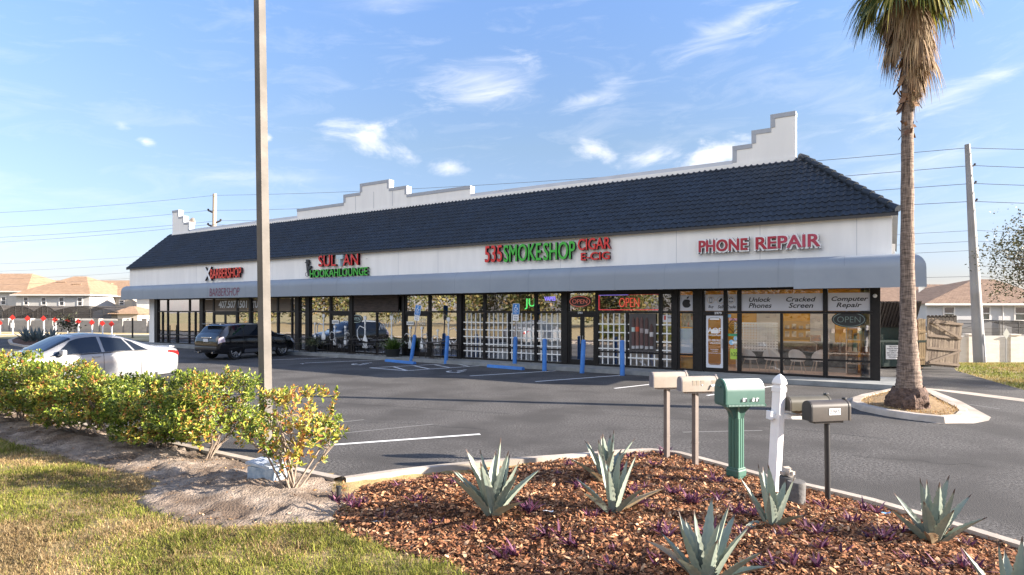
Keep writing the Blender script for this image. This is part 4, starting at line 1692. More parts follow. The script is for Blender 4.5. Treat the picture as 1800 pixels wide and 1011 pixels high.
wtext(t, w, h, 'Unlock', .10, .375, .53, .80)
wtext(t, w, h, 'Phones', .095, .385, .17, .46)
wtext(t, w, h, 'Cracked', .56, .91, .53, .80)
wtext(t, w, h, 'Screen', .59, .88, .17, .46)
t, w, h = wsign('window_sign', 'white window sign reading Computer Repair at right corner', 'sign', 1454, 1532.5, zt0, zt1)
wtext(t, w, h, 'Computer', .10, .92, .47, .80)
wtext(t, w, h, 'Repair', .21, .78, .12, .46)
t, w, h = wsign('window_sign', 'white Buy Sell Trade window sign with three round icons', 'sign', 1237.5, 1299, zt0, zt1)
wtext(t, w, h, 'Buy', .13, .29, .13, .34)
wtext(t, w, h, 'Sell', .40, .57, .15, .35)
wtext(t, w, h, 'Trade', .65, .91, .15, .34)
m = MB()
cz = h * .66
rr = .125
for u in (.20, .48, .775):
    cx = -w + 2 * w * u
    ring = [(cx + rr * math.cos(k * PI / 12), cz + rr * math.sin(k * PI / 12)) for k in range(24)]
    rin = [(cx + (rr - .014) * math.cos(k * PI / 12), cz + (rr - .014) * math.sin(k * PI / 12)) for k in range(24)]
    for k in range(24):
        j = (k + 1) % 24
        m.add([(ring[k][0], -.003, ring[k][1]), (ring[j][0], -.003, ring[j][1]), (rin[j][0], -.003, rin[j][1]), (rin[k][0], -.003, rin[k][1])], [(0, 1, 2, 3)])
for (u0, u1) in ((.20, .48), (.48, .775)):
    m.b6(-w + 2 * w * u0 + rr, -w + 2 * w * u1 - rr, -.004, -.002, cz - .008, cz + .008)
m.build('icon_ring', pm('tan line', (.50, .36, .20), rough=.6), t)
m = MB()
cx = -w + 2 * w * .20
m.b6(cx - .045, cx + .045, -.005, -.003, cz - .09, cz + .09)
cx = -w + 2 * w * .48
m.box((cx, -.004, cz), (.07, .002, .15), Matrix.Rotation(R(38), 3, 'Y'))
cx = -w + 2 * w * .775
for s0 in (20, 200):
    for k in range(5):
        a_, b_ = R(s0 + k * 26), R(s0 + (k + 1) * 26)
        m.add([(cx + r_ * math.cos(q), -.004, cz + r_ * math.sin(q)) for (r_, q) in ((.085, a_), (.085, b_), (.06, b_), (.06, a_))], [(0, 1, 2, 3)])
m.build('icon', ink, t)
m = MB()
cx = -w + 2 * w * .20
m.b6(cx - .033, cx + .033, -.0065, -.0055, cz - .065, cz + .065)
m.build('icon_face', sheet_white, t)
# fruit emblem sign
t, w, h = wsign('window_sign', 'white window sign with black bitten fruit emblem beside pillar', 'sign', 1192.8, 1221.4, zt0, zt1)
m = MB()
ol = []
for k in range(40):
    a_ = 2 * PI * k / 40
    r_ = .155 * (1 + .10 * math.cos(2 * a_) * 0 - .10 * math.exp(-((a_ - PI / 2) / .35) ** 2) - .06 * math.exp(-((a_ - 3 * PI / 2) / .3) ** 2))
    x_, z_ = r_ * math.cos(a_) * 1.0, r_ * math.sin(a_) * 1.02
    d_ = math.hypot(x_ - .205, z_ - .03)
    if d_ < .095:
        q = .095 / max(d_, 1e-3)
        x_, z_ = .205 + (x_ - .205) * q, .03 + (z_ - .03) * q
    ol.append((x_, h * .46 + z_))
m.facade(ol, -.005, -.002)
m.facade([(.0, h * .46 + .165), (.07, h * .46 + .185), (.085, h * .46 + .26), (.02, h * .46 + .235)], -.005, -.002)
m.build('emblem', ink, t)
# door decals, a phone outline on the glass
dr = [c for c in d_phone.children][0]
a0, a1 = A(1241.5), A(1272)
dz0, dz1 = .30, 2.12
t = thing('door_decal', 'white phone shaped door decal with shop hours and number', 'decal', W((a0 + a1) / 2, -.052, dz0), BRZ)
w, h = (a1 - a0) / 2 - .01, dz1 - dz0
m = MB()


def rrect(x0, x1, z0, z1, r, n=5):
    out = []
    for (cx_, cz_, s) in ((x1 - r, z0 + r, -90), (x1 - r, z1 - r, 0), (x0 + r, z1 - r, 90), (x0 + r, z0 + r, 180)):
        for k in range(n + 1):
            q = R(s + 90 * k / n)
            out.append((cx_ + r * math.cos(q), cz_ + r * math.sin(q)))
    return out


o1, o2 = rrect(-w, w, 0, h, .02), rrect(-w + .07, w - .07, .10, h - .07, .09)
n_ = len(o1)
m.add([(p[0], 0, p[1]) for p in o1] + [(p[0], 0, p[1]) for p in o2], [(i, (i + 1) % n_, n_ + (i + 1) % n_, n_ + i) for i in range(n_)])
m.build('border', pm('pale vinyl', (.62, .64, .70), rough=.5), t)
m = MB()
m.b6(-.16, .16, -.002, 0, h - .145, h - .085)
m.build('notch', white_vinyl, t)
m = MB()
m.b6(-.12, .13, -.002, 0, 1.20, 1.34)
m.build('patch', white_vinyl, t)
for (s, u0, u1, z0, z1) in (('AOF', -.3, .3, 1.22, 1.40), ('ComputerRepair', -.26, .28, 1.10, 1.18), ('321-900-9610', -.29, .29, .92, 1.00), ('UNLOCKING', -.2, .26, .83, .90), ('Monday-Saturday', -.17, .17, .62, .66), ('11am-8pm', -.12, .14, .56, .60), ('www.phonerepair.com', -.29, .29, .49, .53)):
    lettering('lettering', s, u0 * w / .36, u1 * w / .36, z0, z1, -.003, [white_vinyl], t, 0, .02)
t, w, h = wsign('house_number', 'white number plate 2979 above the phone shop door', 'number plate', 1255, 1269.5, Z_TR - .085, Z_TR + .03, b=-.09, mat=ink)
wtext(t, w, h, '2979', .06, .94, .15, .85, 0, .02, white_vinyl)
t, w, h = wsign('house_number', 'small white number plate above smoke shop double door', 'number plate', 1015, 1024.5, Z_TR - .085, Z_TR + .025, b=-.09, mat=ink)
wtext(t, w, h, '2981', .06, .94, .15, .85, 0, .02, white_vinyl)
# stickers on the side light
sb = -.011
for (nm, lab, x0, x1, z0, z1, mt, txt) in (
        ('sticker', 'lime green h20 sticker low on glass beside phone shop door', 1283.5, 1298, .62, .98, pm('lime sheet', (.42, .60, .08), rough=.6), 'h20'),
        ('sticker', 'thin green banner sticker on glass beside phone shop door', 1279.5, 1298.5, 1.42, 1.50, pm('green sheet', (.05, .30, .16), rough=.6), None),
        ('sticker', 'pink oval sticker near top of narrow pane beside door', 1281.5, 1295.5, 1.96, 2.03, pm('pink sheet', (.70, .35, .40), rough=.6), None),
        ('sticker', 'small blue square sticker at top of narrow pane', 1279, 1285, 2.06, 2.17, pm('blue sheet', (.20, .42, .62), rough=.6), None)):
    t, w, h = wsign(nm, lab, 'sticker', x0, x1, z0, z1, b=sb, mat=mt, th=.003)
    if txt:
        wtext(t, w, h, txt, .14, .88, .32, .68, 0, .0, ink)
t = thing('emblem_decal', 'line drawn diamond shaped emblem decal on narrow pane', 'decal', W(A(1289), sb, 1.78), BRZ)
m = MB()
for r_ in (.22, .185, .11):
    pts = [(r_ * math.sin(k * PI / 2), 0, 1.15 * r_ * math.cos(k * PI / 2)) for k in range(5)]
    for p, q in zip(pts, pts[1:]):
        m.tube(p, q, .007, n=4)
for k in range(8):
    q = k * PI / 4
    m.tube((.05 * math.cos(q), 0, .05 * math.sin(q)), (.05 * math.cos(q + PI / 4), 0, .05 * math.sin(q + PI / 4)), .007, n=4)
m.build('linework', ink, t)
for (x, z, r_, lab) in ((1293.5, 1.34, .075, 'upper small round blue decal beside the phone shop door'), (1286, 1.20, .09, 'lower larger round blue decal beside the phone shop door')):
    t = thing('round_decal', lab, 'decal', W(A(x), sb, z), BRZ)
    m = MB()
    m.facade([(r_ * math.cos(k * PI / 10), r_ * math.sin(k * PI / 10)) for k in range(20)], -.002, 0)
    m.build('disc', pm('sky decal', (.30, .55, .75), rough=.6), t)
    m = MB()
    m.b6(.02, r_ + .12, -.004, -.0025, -.035, .035)
    m.build('strip', white_vinyl, t)
# pale poster in the narrow window (its drawing is left out) and the shelf of cases above
t, w, h = wsign('poster', 'pale blank poster sheet in narrow window beside phone shop door', 'poster', 1193.5, 1221, .76, 1.66, b=.03, mat=pm('pale poster', (.55, .62, .72), (.62, .68, .76), scale=1.5, rough=.6))
t = thing('display_shelf', 'shelf of small phone cases above the pale poster', 'shelf', W(A(1207), .3, 1.72), BRZ)
m = MB()
m.b6(-.3, .3, -.05, .1, -.02, 0)
m.b6(-.3, .3, -.05, .1, .22, .24)
m.b6(-.3, .3, .1, .115, -.02, .5)
m.build('shelf_board', pm('shelf white', (.6, .55, .5), rough=.6), t)
cs = [(.45, .30, .08), (.1, .1, .1), (.5, .12, .08), (.55, .55, .5), (.16, .2, .26), (.4, .35, .25)]
for k in range(10):
    m = MB()
    m.b6(-.02 - .022, -.02 + .03, -.005, .01, 0, .15)
    o = m.build('phone_case', pm('case %d' % (k % 6), cs[k % 6], rough=.4), t, loc=(-.24 + (k % 5) * .12, -.03, .0 + .24 * (k // 5)))
m = MB()
m.b6(A(1193), A(1221), .25, .3, .2, .62)
m.build('lining_board', pm('orange panel', (.55, .28, .02), rough=.7), bld)

# neon and led signs
red_neon = neon('red neon', (.85, .10, .06), .16)


def neon_oval(name, label, x, zc, rw, rh, word, lit, b=-.02):
    t = thing(name, label, 'neon sign', W(A(x, b), b, zc), BRZ)
    m = MB()
    pts = [(rw * math.cos(k * PI / 16), -.02, rh * math.sin(k * PI / 16)) for k in range(33)]
    m.path(pts, .013, 5)
    m.build('ring', lit, t)
    m = MB()
    m.facade([(rw * 1.12 * math.cos(k * PI / 16), rh * 1.15 * math.sin(k * PI / 16)) for k in range(32)], -.004, .02)
    m.build('back_board', dark_plastic, t)
    lettering('lettering', word, -rw * .74, rw * .74, -rh * .42, rh * .42, -.02, [lit, lit], t, .012, -.012)
    return t


neon_oval('open_sign', 'dark unlit oval OPEN sign hanging in the corner window', 1492, 2.02, .43, .22, 'OPEN', pm('unlit tube', (.16, .22, .20), rough=.3))
neon_oval('open_sign', 'faint oval OPEN sign above the smoke shop door', 1019.5, 2.66, .44, .2, 'OPEN', pm('dim tube', (.42, .16, .12), rough=.4, emit=(.5, .12, .08), estr=.15))
neon_oval('open_sign', 'small pale oval OPEN sign in the lounge window', 627, 1.88, .36, .19, 'OPEN', pm('pale tube', (.42, .55, .52), rough=.4))
b = -.02
t = thing('led_sign', 'wide red LED border OPEN sign above smoke shop window', 'led sign', W(A(1106), b, 2.33), BRZ)
a0, a1 = A(1053.5) - A(1106), A(1159) - A(1106)
m = MB()
hh = .58
for (p, q) in (((a0, 0), (a1, 0)), ((a1, 0), (a1, hh)), ((a1, hh), (a0, hh)), ((a0, hh), (a0, 0))):
    m.tube((p[0], -.02, p[1]), (q[0], -.02, q[1]), .016, n=5)
m.build('border', neon('red led', (.7, .06, .07), .14), t)
m = MB()
m.tube((a0 + .02, -.045, hh - .01), (a0 + (a1 - a0) * .5, -.045, hh - .01), .014, n=5)
m.build('blue_tube', neon('violet led', (.28, .20, .8), .25), t)
lettering('lettering', 'OPEN', A(1089) - A(1106), A(1124) - A(1106), .1, .45, -.02, [red_neon, red_neon], t, .012, -.02)
t = thing('letter_sign', 'bright green JU letters in smoke shop transom window', 'neon sign', W(A(932), b, 2.36), BRZ)
lettering('lettering', 'JU', -.24, .24, 0, .44, 0, [neon('green neon', (.12, .85, .18), .22)] * 2, t, .012, -.005)
t = thing('vape_sign', 'small violet and white neon sign in transom window', 'neon sign', W(A(967), b, 2.62), BRZ)
lettering('lettering', 'VAPES', -.26, .26, .08, .25, 0, [neon('violet neon', (.25, .2, .8), .3)] * 2, t, .01, .02)
m = MB()
m.tube((-.24, -.01, .02), (.24, -.01, .02), .02, n=6)
m.build('tube', white_vinyl, t)
# cigar poster
t, w, h = wsign('cigar_poster', 'dark poster of five upright cigars in smoke shop window', 'poster', 1106, 1153, .76, 2.19, b=-.075, mat=pm('poster grey', (.055, .05, .052), (.085, .075, .075), scale=1.2, rough=.5))
cg = [(-.42, .09, 1.28, (.10, .055, .05)), (-.23, .10, 1.30, (.16, .075, .06)), (-.03, .11, 1.30, (.12, .065, .06)), (.20, .09, 1.28, (.09, .05, .045)), (.42, .10, 1.05, (.08, .045, .04))]
for i, (u, z0, z1, c) in enumerate(cg):
    m = MB()
    u *= w / .62
    m.path([(u, -.004, z0), (u, -.004, z0 + .1), (u, -.004, (z0 + z1) / 2), (u, -.004, z1 - .12), (u, -.004, z1)], [.05, .066, .07, .062, .02], 8)
    m.build('printed_cigar', pm('cigar %d' % i, c, rough=.7), t)
    m = MB()
    m.tube((u, -.004, z0 + .02), (u, -.004, z0 + .13), .068, .07, 8)
    m.build('printed_foot', pm('foot %d' % i, (.42, .42, .42), rough=.6), t)
    m = MB()
    zb = z0 + (z1 - z0) * (.55 if i in (0, 1) else .5)
    m.tube((u, -.004, zb), (u, -.004, zb + .17), .0725, .073, 8)
    m.build('printed_band', pm('band %d' % i, [(.4, .5, .48), (.55, .09, .04), (.3, .25, .25), (.45, .42, .42), (.5, .48, .48)][i], rough=.6), t)
# other bits on glass
t, w, h = wsign('notice', 'white paper notice high in the window left of pillar', 'notice', 1165, 1182, 1.88, 2.14, b=-.012)
m = MB()
m.b6(-w * .75, -w * .35, -.003, -.001, h * .3, h * .9)
m.build('red_mark', pm('red ink', (.5, .08, .05), rough=.6), t)
wtext(t, w, h, 'VAPOR', -.0 + .38, .92, .5, .75, 0, .02)
t, w, h = wsign('phone_number_sign', 'white 407.507.1501 phone number across barbershop transom glass', 'decal', 384.5, 437, zt0 + .1, zt0 + .12, b=-.02, mat=glass_clear)
wtext(t, w, h, '407.507', .0, .60, 3, 25, .12, .03, white_vinyl, -.012)
wtext(t, w, h, '1501', .64, .96, 3, 25, .12, .03, white_vinyl, -.012)
t = thing('transom_words', 'white letters TU on glass right of the phone number', 'decal', W(A(444.5, -.03), -.03, zt0 + .16), BRZ)
lettering('lettering', 'TUE', 0, A(457) - A(444.5), 0, .4, 0, [white_vinyl], t, 0, .03, .12)
t, w, h = wsign('window_banner', 'green and white banner in the barbershop right window', 'banner', 432, 455.5, 1.68, 2.16, b=.04, mat=pm('teal banner', (.03, .32, .18), rough=.6))
wtext(t, w, h, 'CASH', .45, .95, .35, .75, 0, .03, white_vinyl)
t, w, h = wsign('window_banner', 'orange and teal banner high in far left window', 'banner', 280, 352, Z_TR + .06, 2.9, b=.06, mat=pm('orange sheet', (.70, .25, .09), (.72, .50, .38), scale=1.2, rough=.6, lo=.45, hi=.55))
m = MB()
m.facade([(-.45 * w, .0), (.2 * w, 0), (-.02 * w, h * .98), (-.25 * w, h * .98)], -.004, -.002)
m.build('teal_shape', pm('teal sheet', (.08, .40, .28), rough=.6), t)


# hookah silhouettes on the lounge glass
def hookah(x, zc, ht, hose, b, label):
    t = thing('hookah_decal', label, 'decal', W(A(x, b), b, zc), BRZ)
    prof = [(.16, 0), (.17, .05), (.13, .10), (.16, .16), (.165, .24), (.08, .34), (.05, .38), (.03, .42), (.03, .55), (.05, .58), (.03, .61), (.03, .74), (.06, .78), (.03, .80), (.03, .86), (.10, .90), (.11, .96), (.04, 1.0)]
    pl = [(r_ * ht * .62, z * ht) for (r_, z) in prof] + [(-r_ * ht * .62, z * ht) for (r_, z) in reversed(prof)]
    m = MB()
    m.facade(pl, -.003, 0)
    m.build('bottle', white_vinyl, t)
    if hose:
        m = MB()
        s = hose
        m.path([(s * .04 * ht, -.002, .62 * ht), (s * .22 * ht, -.002, .68 * ht), (s * .34 * ht, -.002, .56 * ht), (s * .33 * ht, -.002, .34 * ht), (s * .22 * ht, -.002, .22 * ht), (s * .14 * ht, -.002, .28 * ht)], .018, 5)
        m.build('hose', white_vinyl, t)


hk = [(553, .72, .95, 0, 'thin white hookah decal on leftmost lounge window'), (568.5, .62, 1.5, -1, 'tall faint white hookah decal left of the first lounge door'),
      (588, .52, 1.0, -1, 'white hookah decal on left half of first lounge door'), (606.5, .52, 1.0, 1, 'white hookah decal with hose on right of first door'),
      (641.5, .42, 1.62, -1, 'tall thin white hookah decal under the black transom board'), (688, .45, 1.6, 0, 'slim white hookah decal right of the window post'),
      (720.5, .5, 1.05, -1, 'white hookah decal left on the second lounge door'), (741, .5, 1.05, 1, 'white hookah decal with round hose on second door'),
      (769, .52, .92, -1, 'white hookah decal low on the last lounge window'), (788, .5, 1.5, 1, 'tall white hookah decal behind blue bollard')]
for (x, z, ht, ho, lab) in hk:
    hookah(x, z, ht, ho, -.062 if x in (588, 606.5, 720.5, 741) else -.013, lab)
for (x0, x1, z0, z1, lab, b) in ((583.5, 595.5, 1.62, 1.80, 'white opening hours strip on first lounge door', -.062), (714.8, 727, 1.62, 1.78, 'white opening hours strip on second lounge door', -.062)):
    t, w, h = wsign('hours_decal', lab, 'decal', x0, x1, z0, z1, b=b, mat=white_vinyl, th=.003)
    wtext(t, w, h, 'LOUNGE', .08, .92, .25, .75, 0, .03, ink)
t = thing('window_scrawl', 'white zigzag scrawl painted on window beside second lounge door', 'decal', W(A(687), -.014, 1.2), BRZ)
m = MB()
for (u0, z0, n_, s) in ((-.75, .15, 4, .16), (.15, .45, 4, .17), (-.05, .78, 4, .13)):
    pts = []
    for k in range(2 * n_):
        pts.append((u0 + k * .09, -.002, z0 + (s * 1.6 if k % 2 else 0) + k * .02))
    m.path(pts, .011, 4)
m.build('stroke', white_vinyl, t)
for (x, z, lab) in ((607, 1.66, 'white squiggle decal at top right of first lounge door'), (742.5, 1.62, 'white squiggle decal at top right of second lounge door')):
    t = thing('squiggle_decal', lab, 'decal', W(A(x, -.062), -.062, z), BRZ)
    m = MB()
    for q in range(3):
        m.path([(-.14 + .13 * q + .06 * math.sin(k * 2.1 + q), -.002, .05 * k) for k in range(7)], .010, 4)
    m.build('stroke', white_vinyl, t)

# ------------------------------------------------------------------ inside the phone shop
chair_white = pm('chair white', (.72, .71, .70), rough=.4)
chair_leg = pm('chair leg', (.55, .45, .36), rough=.5)


def tub_chair():
    t = thing('tub_chair', '', 'chair', (0, 0, 0))
    m = MB()
    vs, fs = [], []
    n, k = 18, 6
    for j in range(k + 1):
        v = j / k
        for i in range(n):
            a = 2 * PI * i / n
            back = max(0.0, math.sin(a))
            r_ = .20 + .07 * v
            hgt = .42 + v * (.08 + .34 * back ** .8)
            vs.append((r_ * math.cos(a) * 1.05, r_ * math.sin(a) + .05 * v * back, hgt))
    for j in range(k):
        for i in range(n):
            fs.append((j * n + i, j * n + (i + 1) % n, (j + 1) * n + (i + 1) % n, (j + 1) * n + i))
    fs.append(tuple(range(n)))
    m.add(vs, fs)
    m.build('shell', chair_white, t, smooth=True, fix=False)
    m = MB()
    m.lathe([(.02, .44), (.2, .44), (.21, .47), (.18, .49), (.02, .50)], 18)
    m.build('seat', chair_white, t, smooth=True)
    for (sx, sy) in ((-1, -1), (1, -1), (1, 1), (-1, 1)):
        m = MB()
        m.tube((sx * .13, sy * .13, .43), (sx * .22, sy * .22, 0), .014, .010, 6)
        m.build('leg', chair_leg, t)
    return t


tc0 = tub_chair()
spots = [(1319, .75, R(150), 'white tub chair nearest the phone shop door'), (1356, .95, R(185), 'white tub chair left of the middle window post'),
         (1366, .75, R(120), 'white tub chair turned sideways against the middle window post'), (1402, .85, R(170), 'white tub chair centred in the third phone shop window'), (1441, 1.2, R(200), 'white tub chair set back beside right window post')]
for i, (x, b, rz, lab) in enumerate(spots):
    if i == 0:
        c = tc0
        c.location, c.rotation_euler, c['label'] = W(A(x, b), b, .16), (0, 0, BRZ + rz), lab
        c['group'] = 'white tub chairs in the phone shop'
    else:
        c = dup(tc0, W(A(x, b), b, .16), BRZ + rz, lab)
ct = thing('glass_counter', 'glass fronted counter behind the white tub chairs', 'counter', W(A(1385, 2.2), 2.2, .16), BRZ)
m = MB()
m.b6(-1.6, 2.2, -.25, .25, 0, .12)
m.b6(-1.6, 2.2, -.27, .27, .98, 1.02)
for a in (-1.6, -.33, .93, 2.16):
    m.b6(a, a + .04, -.25, .25, .121, .979)
m.build('frame', pm('counter grey', (.25, .24, .23), rough=.5), ct)
m = MB()
m.b6(-1.57, 2.17, .20, .22, .13, .97)
m.build('back_panel', pm('counter dark', (.06, .06, .05), (.2, .2, .18), scale=7, rough=.4), ct)
t = thing('laptop', 'open laptop standing on the glass counter', 'laptop', W(A(1437, 2.1), 2.1, 1.19), BRZ + R(25))
m = MB()
m.b6(-.17, .17, -.12, .12, 0, .02)
m.build('keyboard_base', pm('alu', (.5, .52, .55), rough=.4, metal=.6), t)
m = MB()
m.box((0, .16, .12), (.34, .012, .23), Matrix.Rotation(R(-18), 3, 'X'))
m.build('screen', pm('screen', (.05, .07, .10), (.25, .12, .08), scale=6, rough=.2), t)
m = MB()
for (a0, a1) in ((A(1330, 3.3), A(1372, 3.3)), (A(1424, 3.3), A(1467, 3.3))):
    m.b6(a0, a1, 3.32, 3.39, .16, 2.2)
dm = m.build('interior_door', pm('interior door', (.46, .42, .40), (.5, .46, .44), scale=2, rough=.5), bld)
m = MB()
for (a0, a1) in ((A(1330, 3.3), A(1372, 3.3)), (A(1424, 3.3), A(1467, 3.3))):
    for z0_, z1_ in ((.4, .9), (1.1, 1.9)):
        m.b6(a0 + .15, a1 - .15, 3.30, 3.318, z0_, z1_)
m.build('door_panel', pm('door panel', (.52, .48, .46), rough=.5), dm)
pg = thing('pegboard', 'white grid display board inside left phone shop window', 'display board', W(A(1328, 1.9), 1.9, .8), BRZ)
m = MB()
for k in range(15):
    m.b6(-.72 + k * .1 - .03, -.72 + k * .1 + .03, 0, .012, 0, 1.05)
for k in range(11):
    m.b6(-.76, .76, .013, .025, k * .1, k * .1 + .06)
m.build('grid', pm('grid white', (.55, .56, .58), rough=.6), pg)
m = MB()
m.b6(-.7, -.66, .03, .07, -.64, 0)
m.b6(.66, .70, .03, .07, -.64, 0)
m.build('post', pm('grid white', (.55, .56, .58)), pg)
sh = thing('wall_shelf', 'white shelves of stock along right end of shop', 'shelf', W(-.45, 1.6, .16), BRZ)
m = MB()
for z in (.35, .75, 1.15, 1.55, 1.95):
    m.b6(-.5, .3, -.2, .2, z, z + .03)
m.b6(.3, .33, -.2, .2, 0, 2.3)
m.b6(-.53, -.5, -.2, .2, 0, 2.3)
m.build('frame', pm('shelf white', (.6, .55, .5)), sh)
m = MB()
rnd = random.Random(3)
for z in (.38, .78, 1.18, 1.58):
    for k in range(5):
        hgt = rnd.uniform(.12, .3)
        m.b6(-.46 + k * .15, -.46 + k * .15 + .11, -.15, .1, z + .002, z + hgt)
m.build('stock', pm('stock', (.10, .08, .06), (.5, .45, .38), scale=4, rough=.6, detail=1, lo=.45, hi=.55), sh)
for (a, z) in ((A(1402, 3.3), 1.55),):
    t = thing('wall_display', 'lit rack of small goods on the orange wall', 'rack', W(a, 3.34, z - .3), BRZ)
    m = MB()
    m.b6(-.5, .5, 0, .03, 0, .65)
    m.build('rack_board', pm('rack', (.45, .22, .03), rough=.6), t)
    m = MB()
    for i in range(4):
        for j in range(2):
            hgt = rnd.uniform(.12, .24)
            m.b6(-.44 + i * .24, -.44 + i * .24 + .15, -.03, -.002, .06 + j * .3, .06 + j * .3 + hgt)
    m.build('goods', pm('goods', (.65, .55, .42), (.2, .12, .08), scale=5, rough=.6, detail=1), t)

# ------------------------------------------------------------------ in front of the shops
iron = pm('patio iron', (.03, .024, .022), rough=.5, spec=.5)


def patio_chair():
    t = thing('patio_chair', '', 'chair', (0, 0, 0), group='iron patio chairs outside the lounge')
    m = MB()
    m.lathe([(.02, .44), (.20, .44), (.21, .455), (.02, .46)], 16)
    m.build('seat', iron, t)
    m = MB()
    arch = [(-.20, .19, .44), (-.22, .23, .66), (-.17, .26, .84), (-.07, .27, .92), (.07, .27, .92), (.17, .26, .84), (.22, .23, .66), (.20, .19, .44)]
    m.path(arch, .014, 5)
    m.path([(-.12, .2, .45), (-.10, .25, .7), (.0, .265, .82), (.10, .25, .7), (.12, .2, .45)], .010, 5)
    m.path([(-.21, .215, .62), (0, .25, .66), (.21, .215, .62)], .009, 5)
    m.build('backrest', iron, t)
    m = MB()
    for s in (-1, 1):
        m.path([(s * .22, .22, .64), (s * .27, .05, .66), (s * .26, -.15, .62), (s * .2, -.18, .45)], .012, 5)
    m.build('armrest', iron, t)
    for (sx, sy) in ((-1, -1), (1, -1), (1, 1), (-1, 1)):
        m = MB()
        m.tube((sx * .17, sy * .15, .44), (sx * .21, sy * .2, 0), .013, .011, 5)
        m.build('leg', iron, t)
    return t


def patio_table():
    t = thing('patio_table', '', 'table', (0, 0, 0), group='iron patio tables outside the lounge')
    m = MB()
    m.lathe([(.02, .70), (.36, .70), (.375, .715), (.36, .73), (.02, .73)], 22)
    m.build('tabletop', iron, t)
    m = MB()
    m.tube((0, 0, .03), (0, 0, .70), .03, n=8)
    m.build('pedestal', iron, t)
    m = MB()
    m.lathe([(.22, 0), (.22, .02), (.05, .05), (.03, .05)], 14)
    m.build('base', iron, t)
    return t


pc0, pt0 = patio_chair(), patio_table()
first = True
for i, (x, b, rz, lab) in enumerate([(526, -.55, 100, 'iron patio chair nearest the black car'), (561, -.45, 80, 'iron patio chair right of the first planter'), (577, -.65, 265, 'iron patio chair left of first lounge door'),
                                     (592, -.5, 90, 'iron patio chair in front of the first lounge door'), (609, -.55, 70, 'iron patio chair right of first lounge door'), (631, -.6, 95, 'iron patio chair under the small pale OPEN sign'),
                                     (652, -.5, 280, 'iron patio chair at table left of the round pot'), (675, -.45, 80, 'iron patio chair behind the round black pot'),
                                     (748, -.6, 90, 'iron patio chair right of the leaning sign post'), (774, -.6, 265, 'iron patio chair left of the first bollard'), (796, -.5, 95, 'iron patio chair right of the first bollard')]):
    if i == 0:
        c = pc0
        c.location, c.rotation_euler, c['label'] = W(A(x, b), b, .15), (0, 0, BRZ + R(rz)), lab
    else:
        c = dup(pc0, W(A(x, b), b, .15), BRZ + R(rz), lab)
for i, (x, b, lab) in enumerate([(541, -.5, 'round iron patio table behind the spiky planter'), (618, -.45, 'round iron patio table right of first lounge door'),
                                 (664, -.45, 'round iron patio table left of the round black pot'), (761, -.5, 'round iron patio table left of the first bollard')]):
    if i == 0:
        pt0.location, pt0.rotation_euler, pt0['label'] = W(A(x, b), b, .15), (0, 0, BRZ), lab
    else:
        dup(pt0, W(A(x, b), b, .15), BRZ, lab)

pot_black = pm('black pot', (.02, .021, .02), rough=.5)
soil_dark = pm('potting soil', (.035, .022, .014), rough=1)


def strap_plant(n, L, wid, droop, cols, seed, up=0.8, spread=.10):
    """many arching strap leaves from one point, as one mesh builder"""
    rd = random.Random(seed)
    m = MB()
    for i in range(n):
        a = rd.uniform(0, 2 * PI)
        el = rd.uniform(.35, 1.0) * up
        l = L * rd.uniform(.6, 1.1)
        c = rd.choice(cols)
        k = rd.uniform(.75, 1.2)
        m.colr = (c[0] * k, c[1] * k, c[2] * k)
        px, py = spread * rd.uniform(-1, 1), spread * rd.uniform(-1, 1)
        d = Vector((math.cos(a), math.sin(a), 0))
        s = Vector((-d.y, d.x, 0))
        vs = []
        N_ = 5
        for j in range(N_):
            t = j / (N_ - 1)
            r_ = l * t * math.cos(el * PI / 2 * .9) + droop * l * t * t * .3
            z = l * t * math.sin(el * PI / 2 * .9) - droop * l * t * t * .75
            w = wid * (1 - t) ** .7 * (.6 + .4 * math.sin(min(1, t * 3) * PI / 2)) + .001
            p = Vector((px, py, 0)) + d * r_ + Vector((0, 0, z))
            vs += [p - s * w, p + s * w]
        m.add(vs, [(2 * j, 2 * j + 1, 2 * j + 3, 2 * j + 2) for j in range(N_ - 1)])
    return m


leaf_mat = pm('strap leaf', (1, 1, 1), rough=.5, attr='Col', trans=.2)
pl = thing('planter', 'black pot of drooping grey green spiky grass by the lounge', 'planter', G(549.5, 623.5, 0), 0)
m = MB()
m.lathe([(.17, 0), (.22, .40), (.25, .5), (.25, .53), (.22, .53), (.2, .46)], 20)
m.build('pot', pot_black, pl, smooth=True)
strap_plant(260, 1.05, .016, .7, [(.14, .18, .09), (.20, .22, .12), (.09, .13, .06), (.26, .25, .15)], 4, 1.0, .12).build('foliage', leaf_mat, pl, loc=(0, 0, .47), fix=False)
pl = thing('planter', 'round black pot with a green fern beside the leaning sign', 'planter', G(690, 632.5, 0), 0)
m = MB()
m.lathe([(.26, 0), (.33, .36), (.36, .44), (.36, .5), (.32, .5), (.3, .4)], 24)
m.build('pot', pot_black, pl, smooth=True)
strap_plant(280, .95, .026, .35, [(.06, .12, .02), (.10, .17, .03), (.15, .21, .05)], 8, 1.0, .2).build('foliage', leaf_mat, pl, loc=(0, 0, .42), fix=False)

# blue bollards, accessible parking signs and wheel stops
blue = pm('bollard blue', (.045, .19, .55), (.06, .23, .60), scale=5, rough=.45, c3=(.05, .17, .46), s3=2)


def bollard_at(x, y, ytop, xtop, label):
    p = G(x, y)
    h = (y - ytop) / F * p.y
    lean = math.atan2((xtop - x) / F * p.y, h)
    t = thing('bollard', label, 'bollard', p, 0, 'blue bollards along the walkway', ry=lean)
    m = MB()
    r_ = .085
    m.lathe([(r_, -.02), (r_, h - .06), (r_ * .92, h - .025), (r_ * .6, h - .004), (.01, h)], 16)
    m.build('post', blue, t, smooth=True)


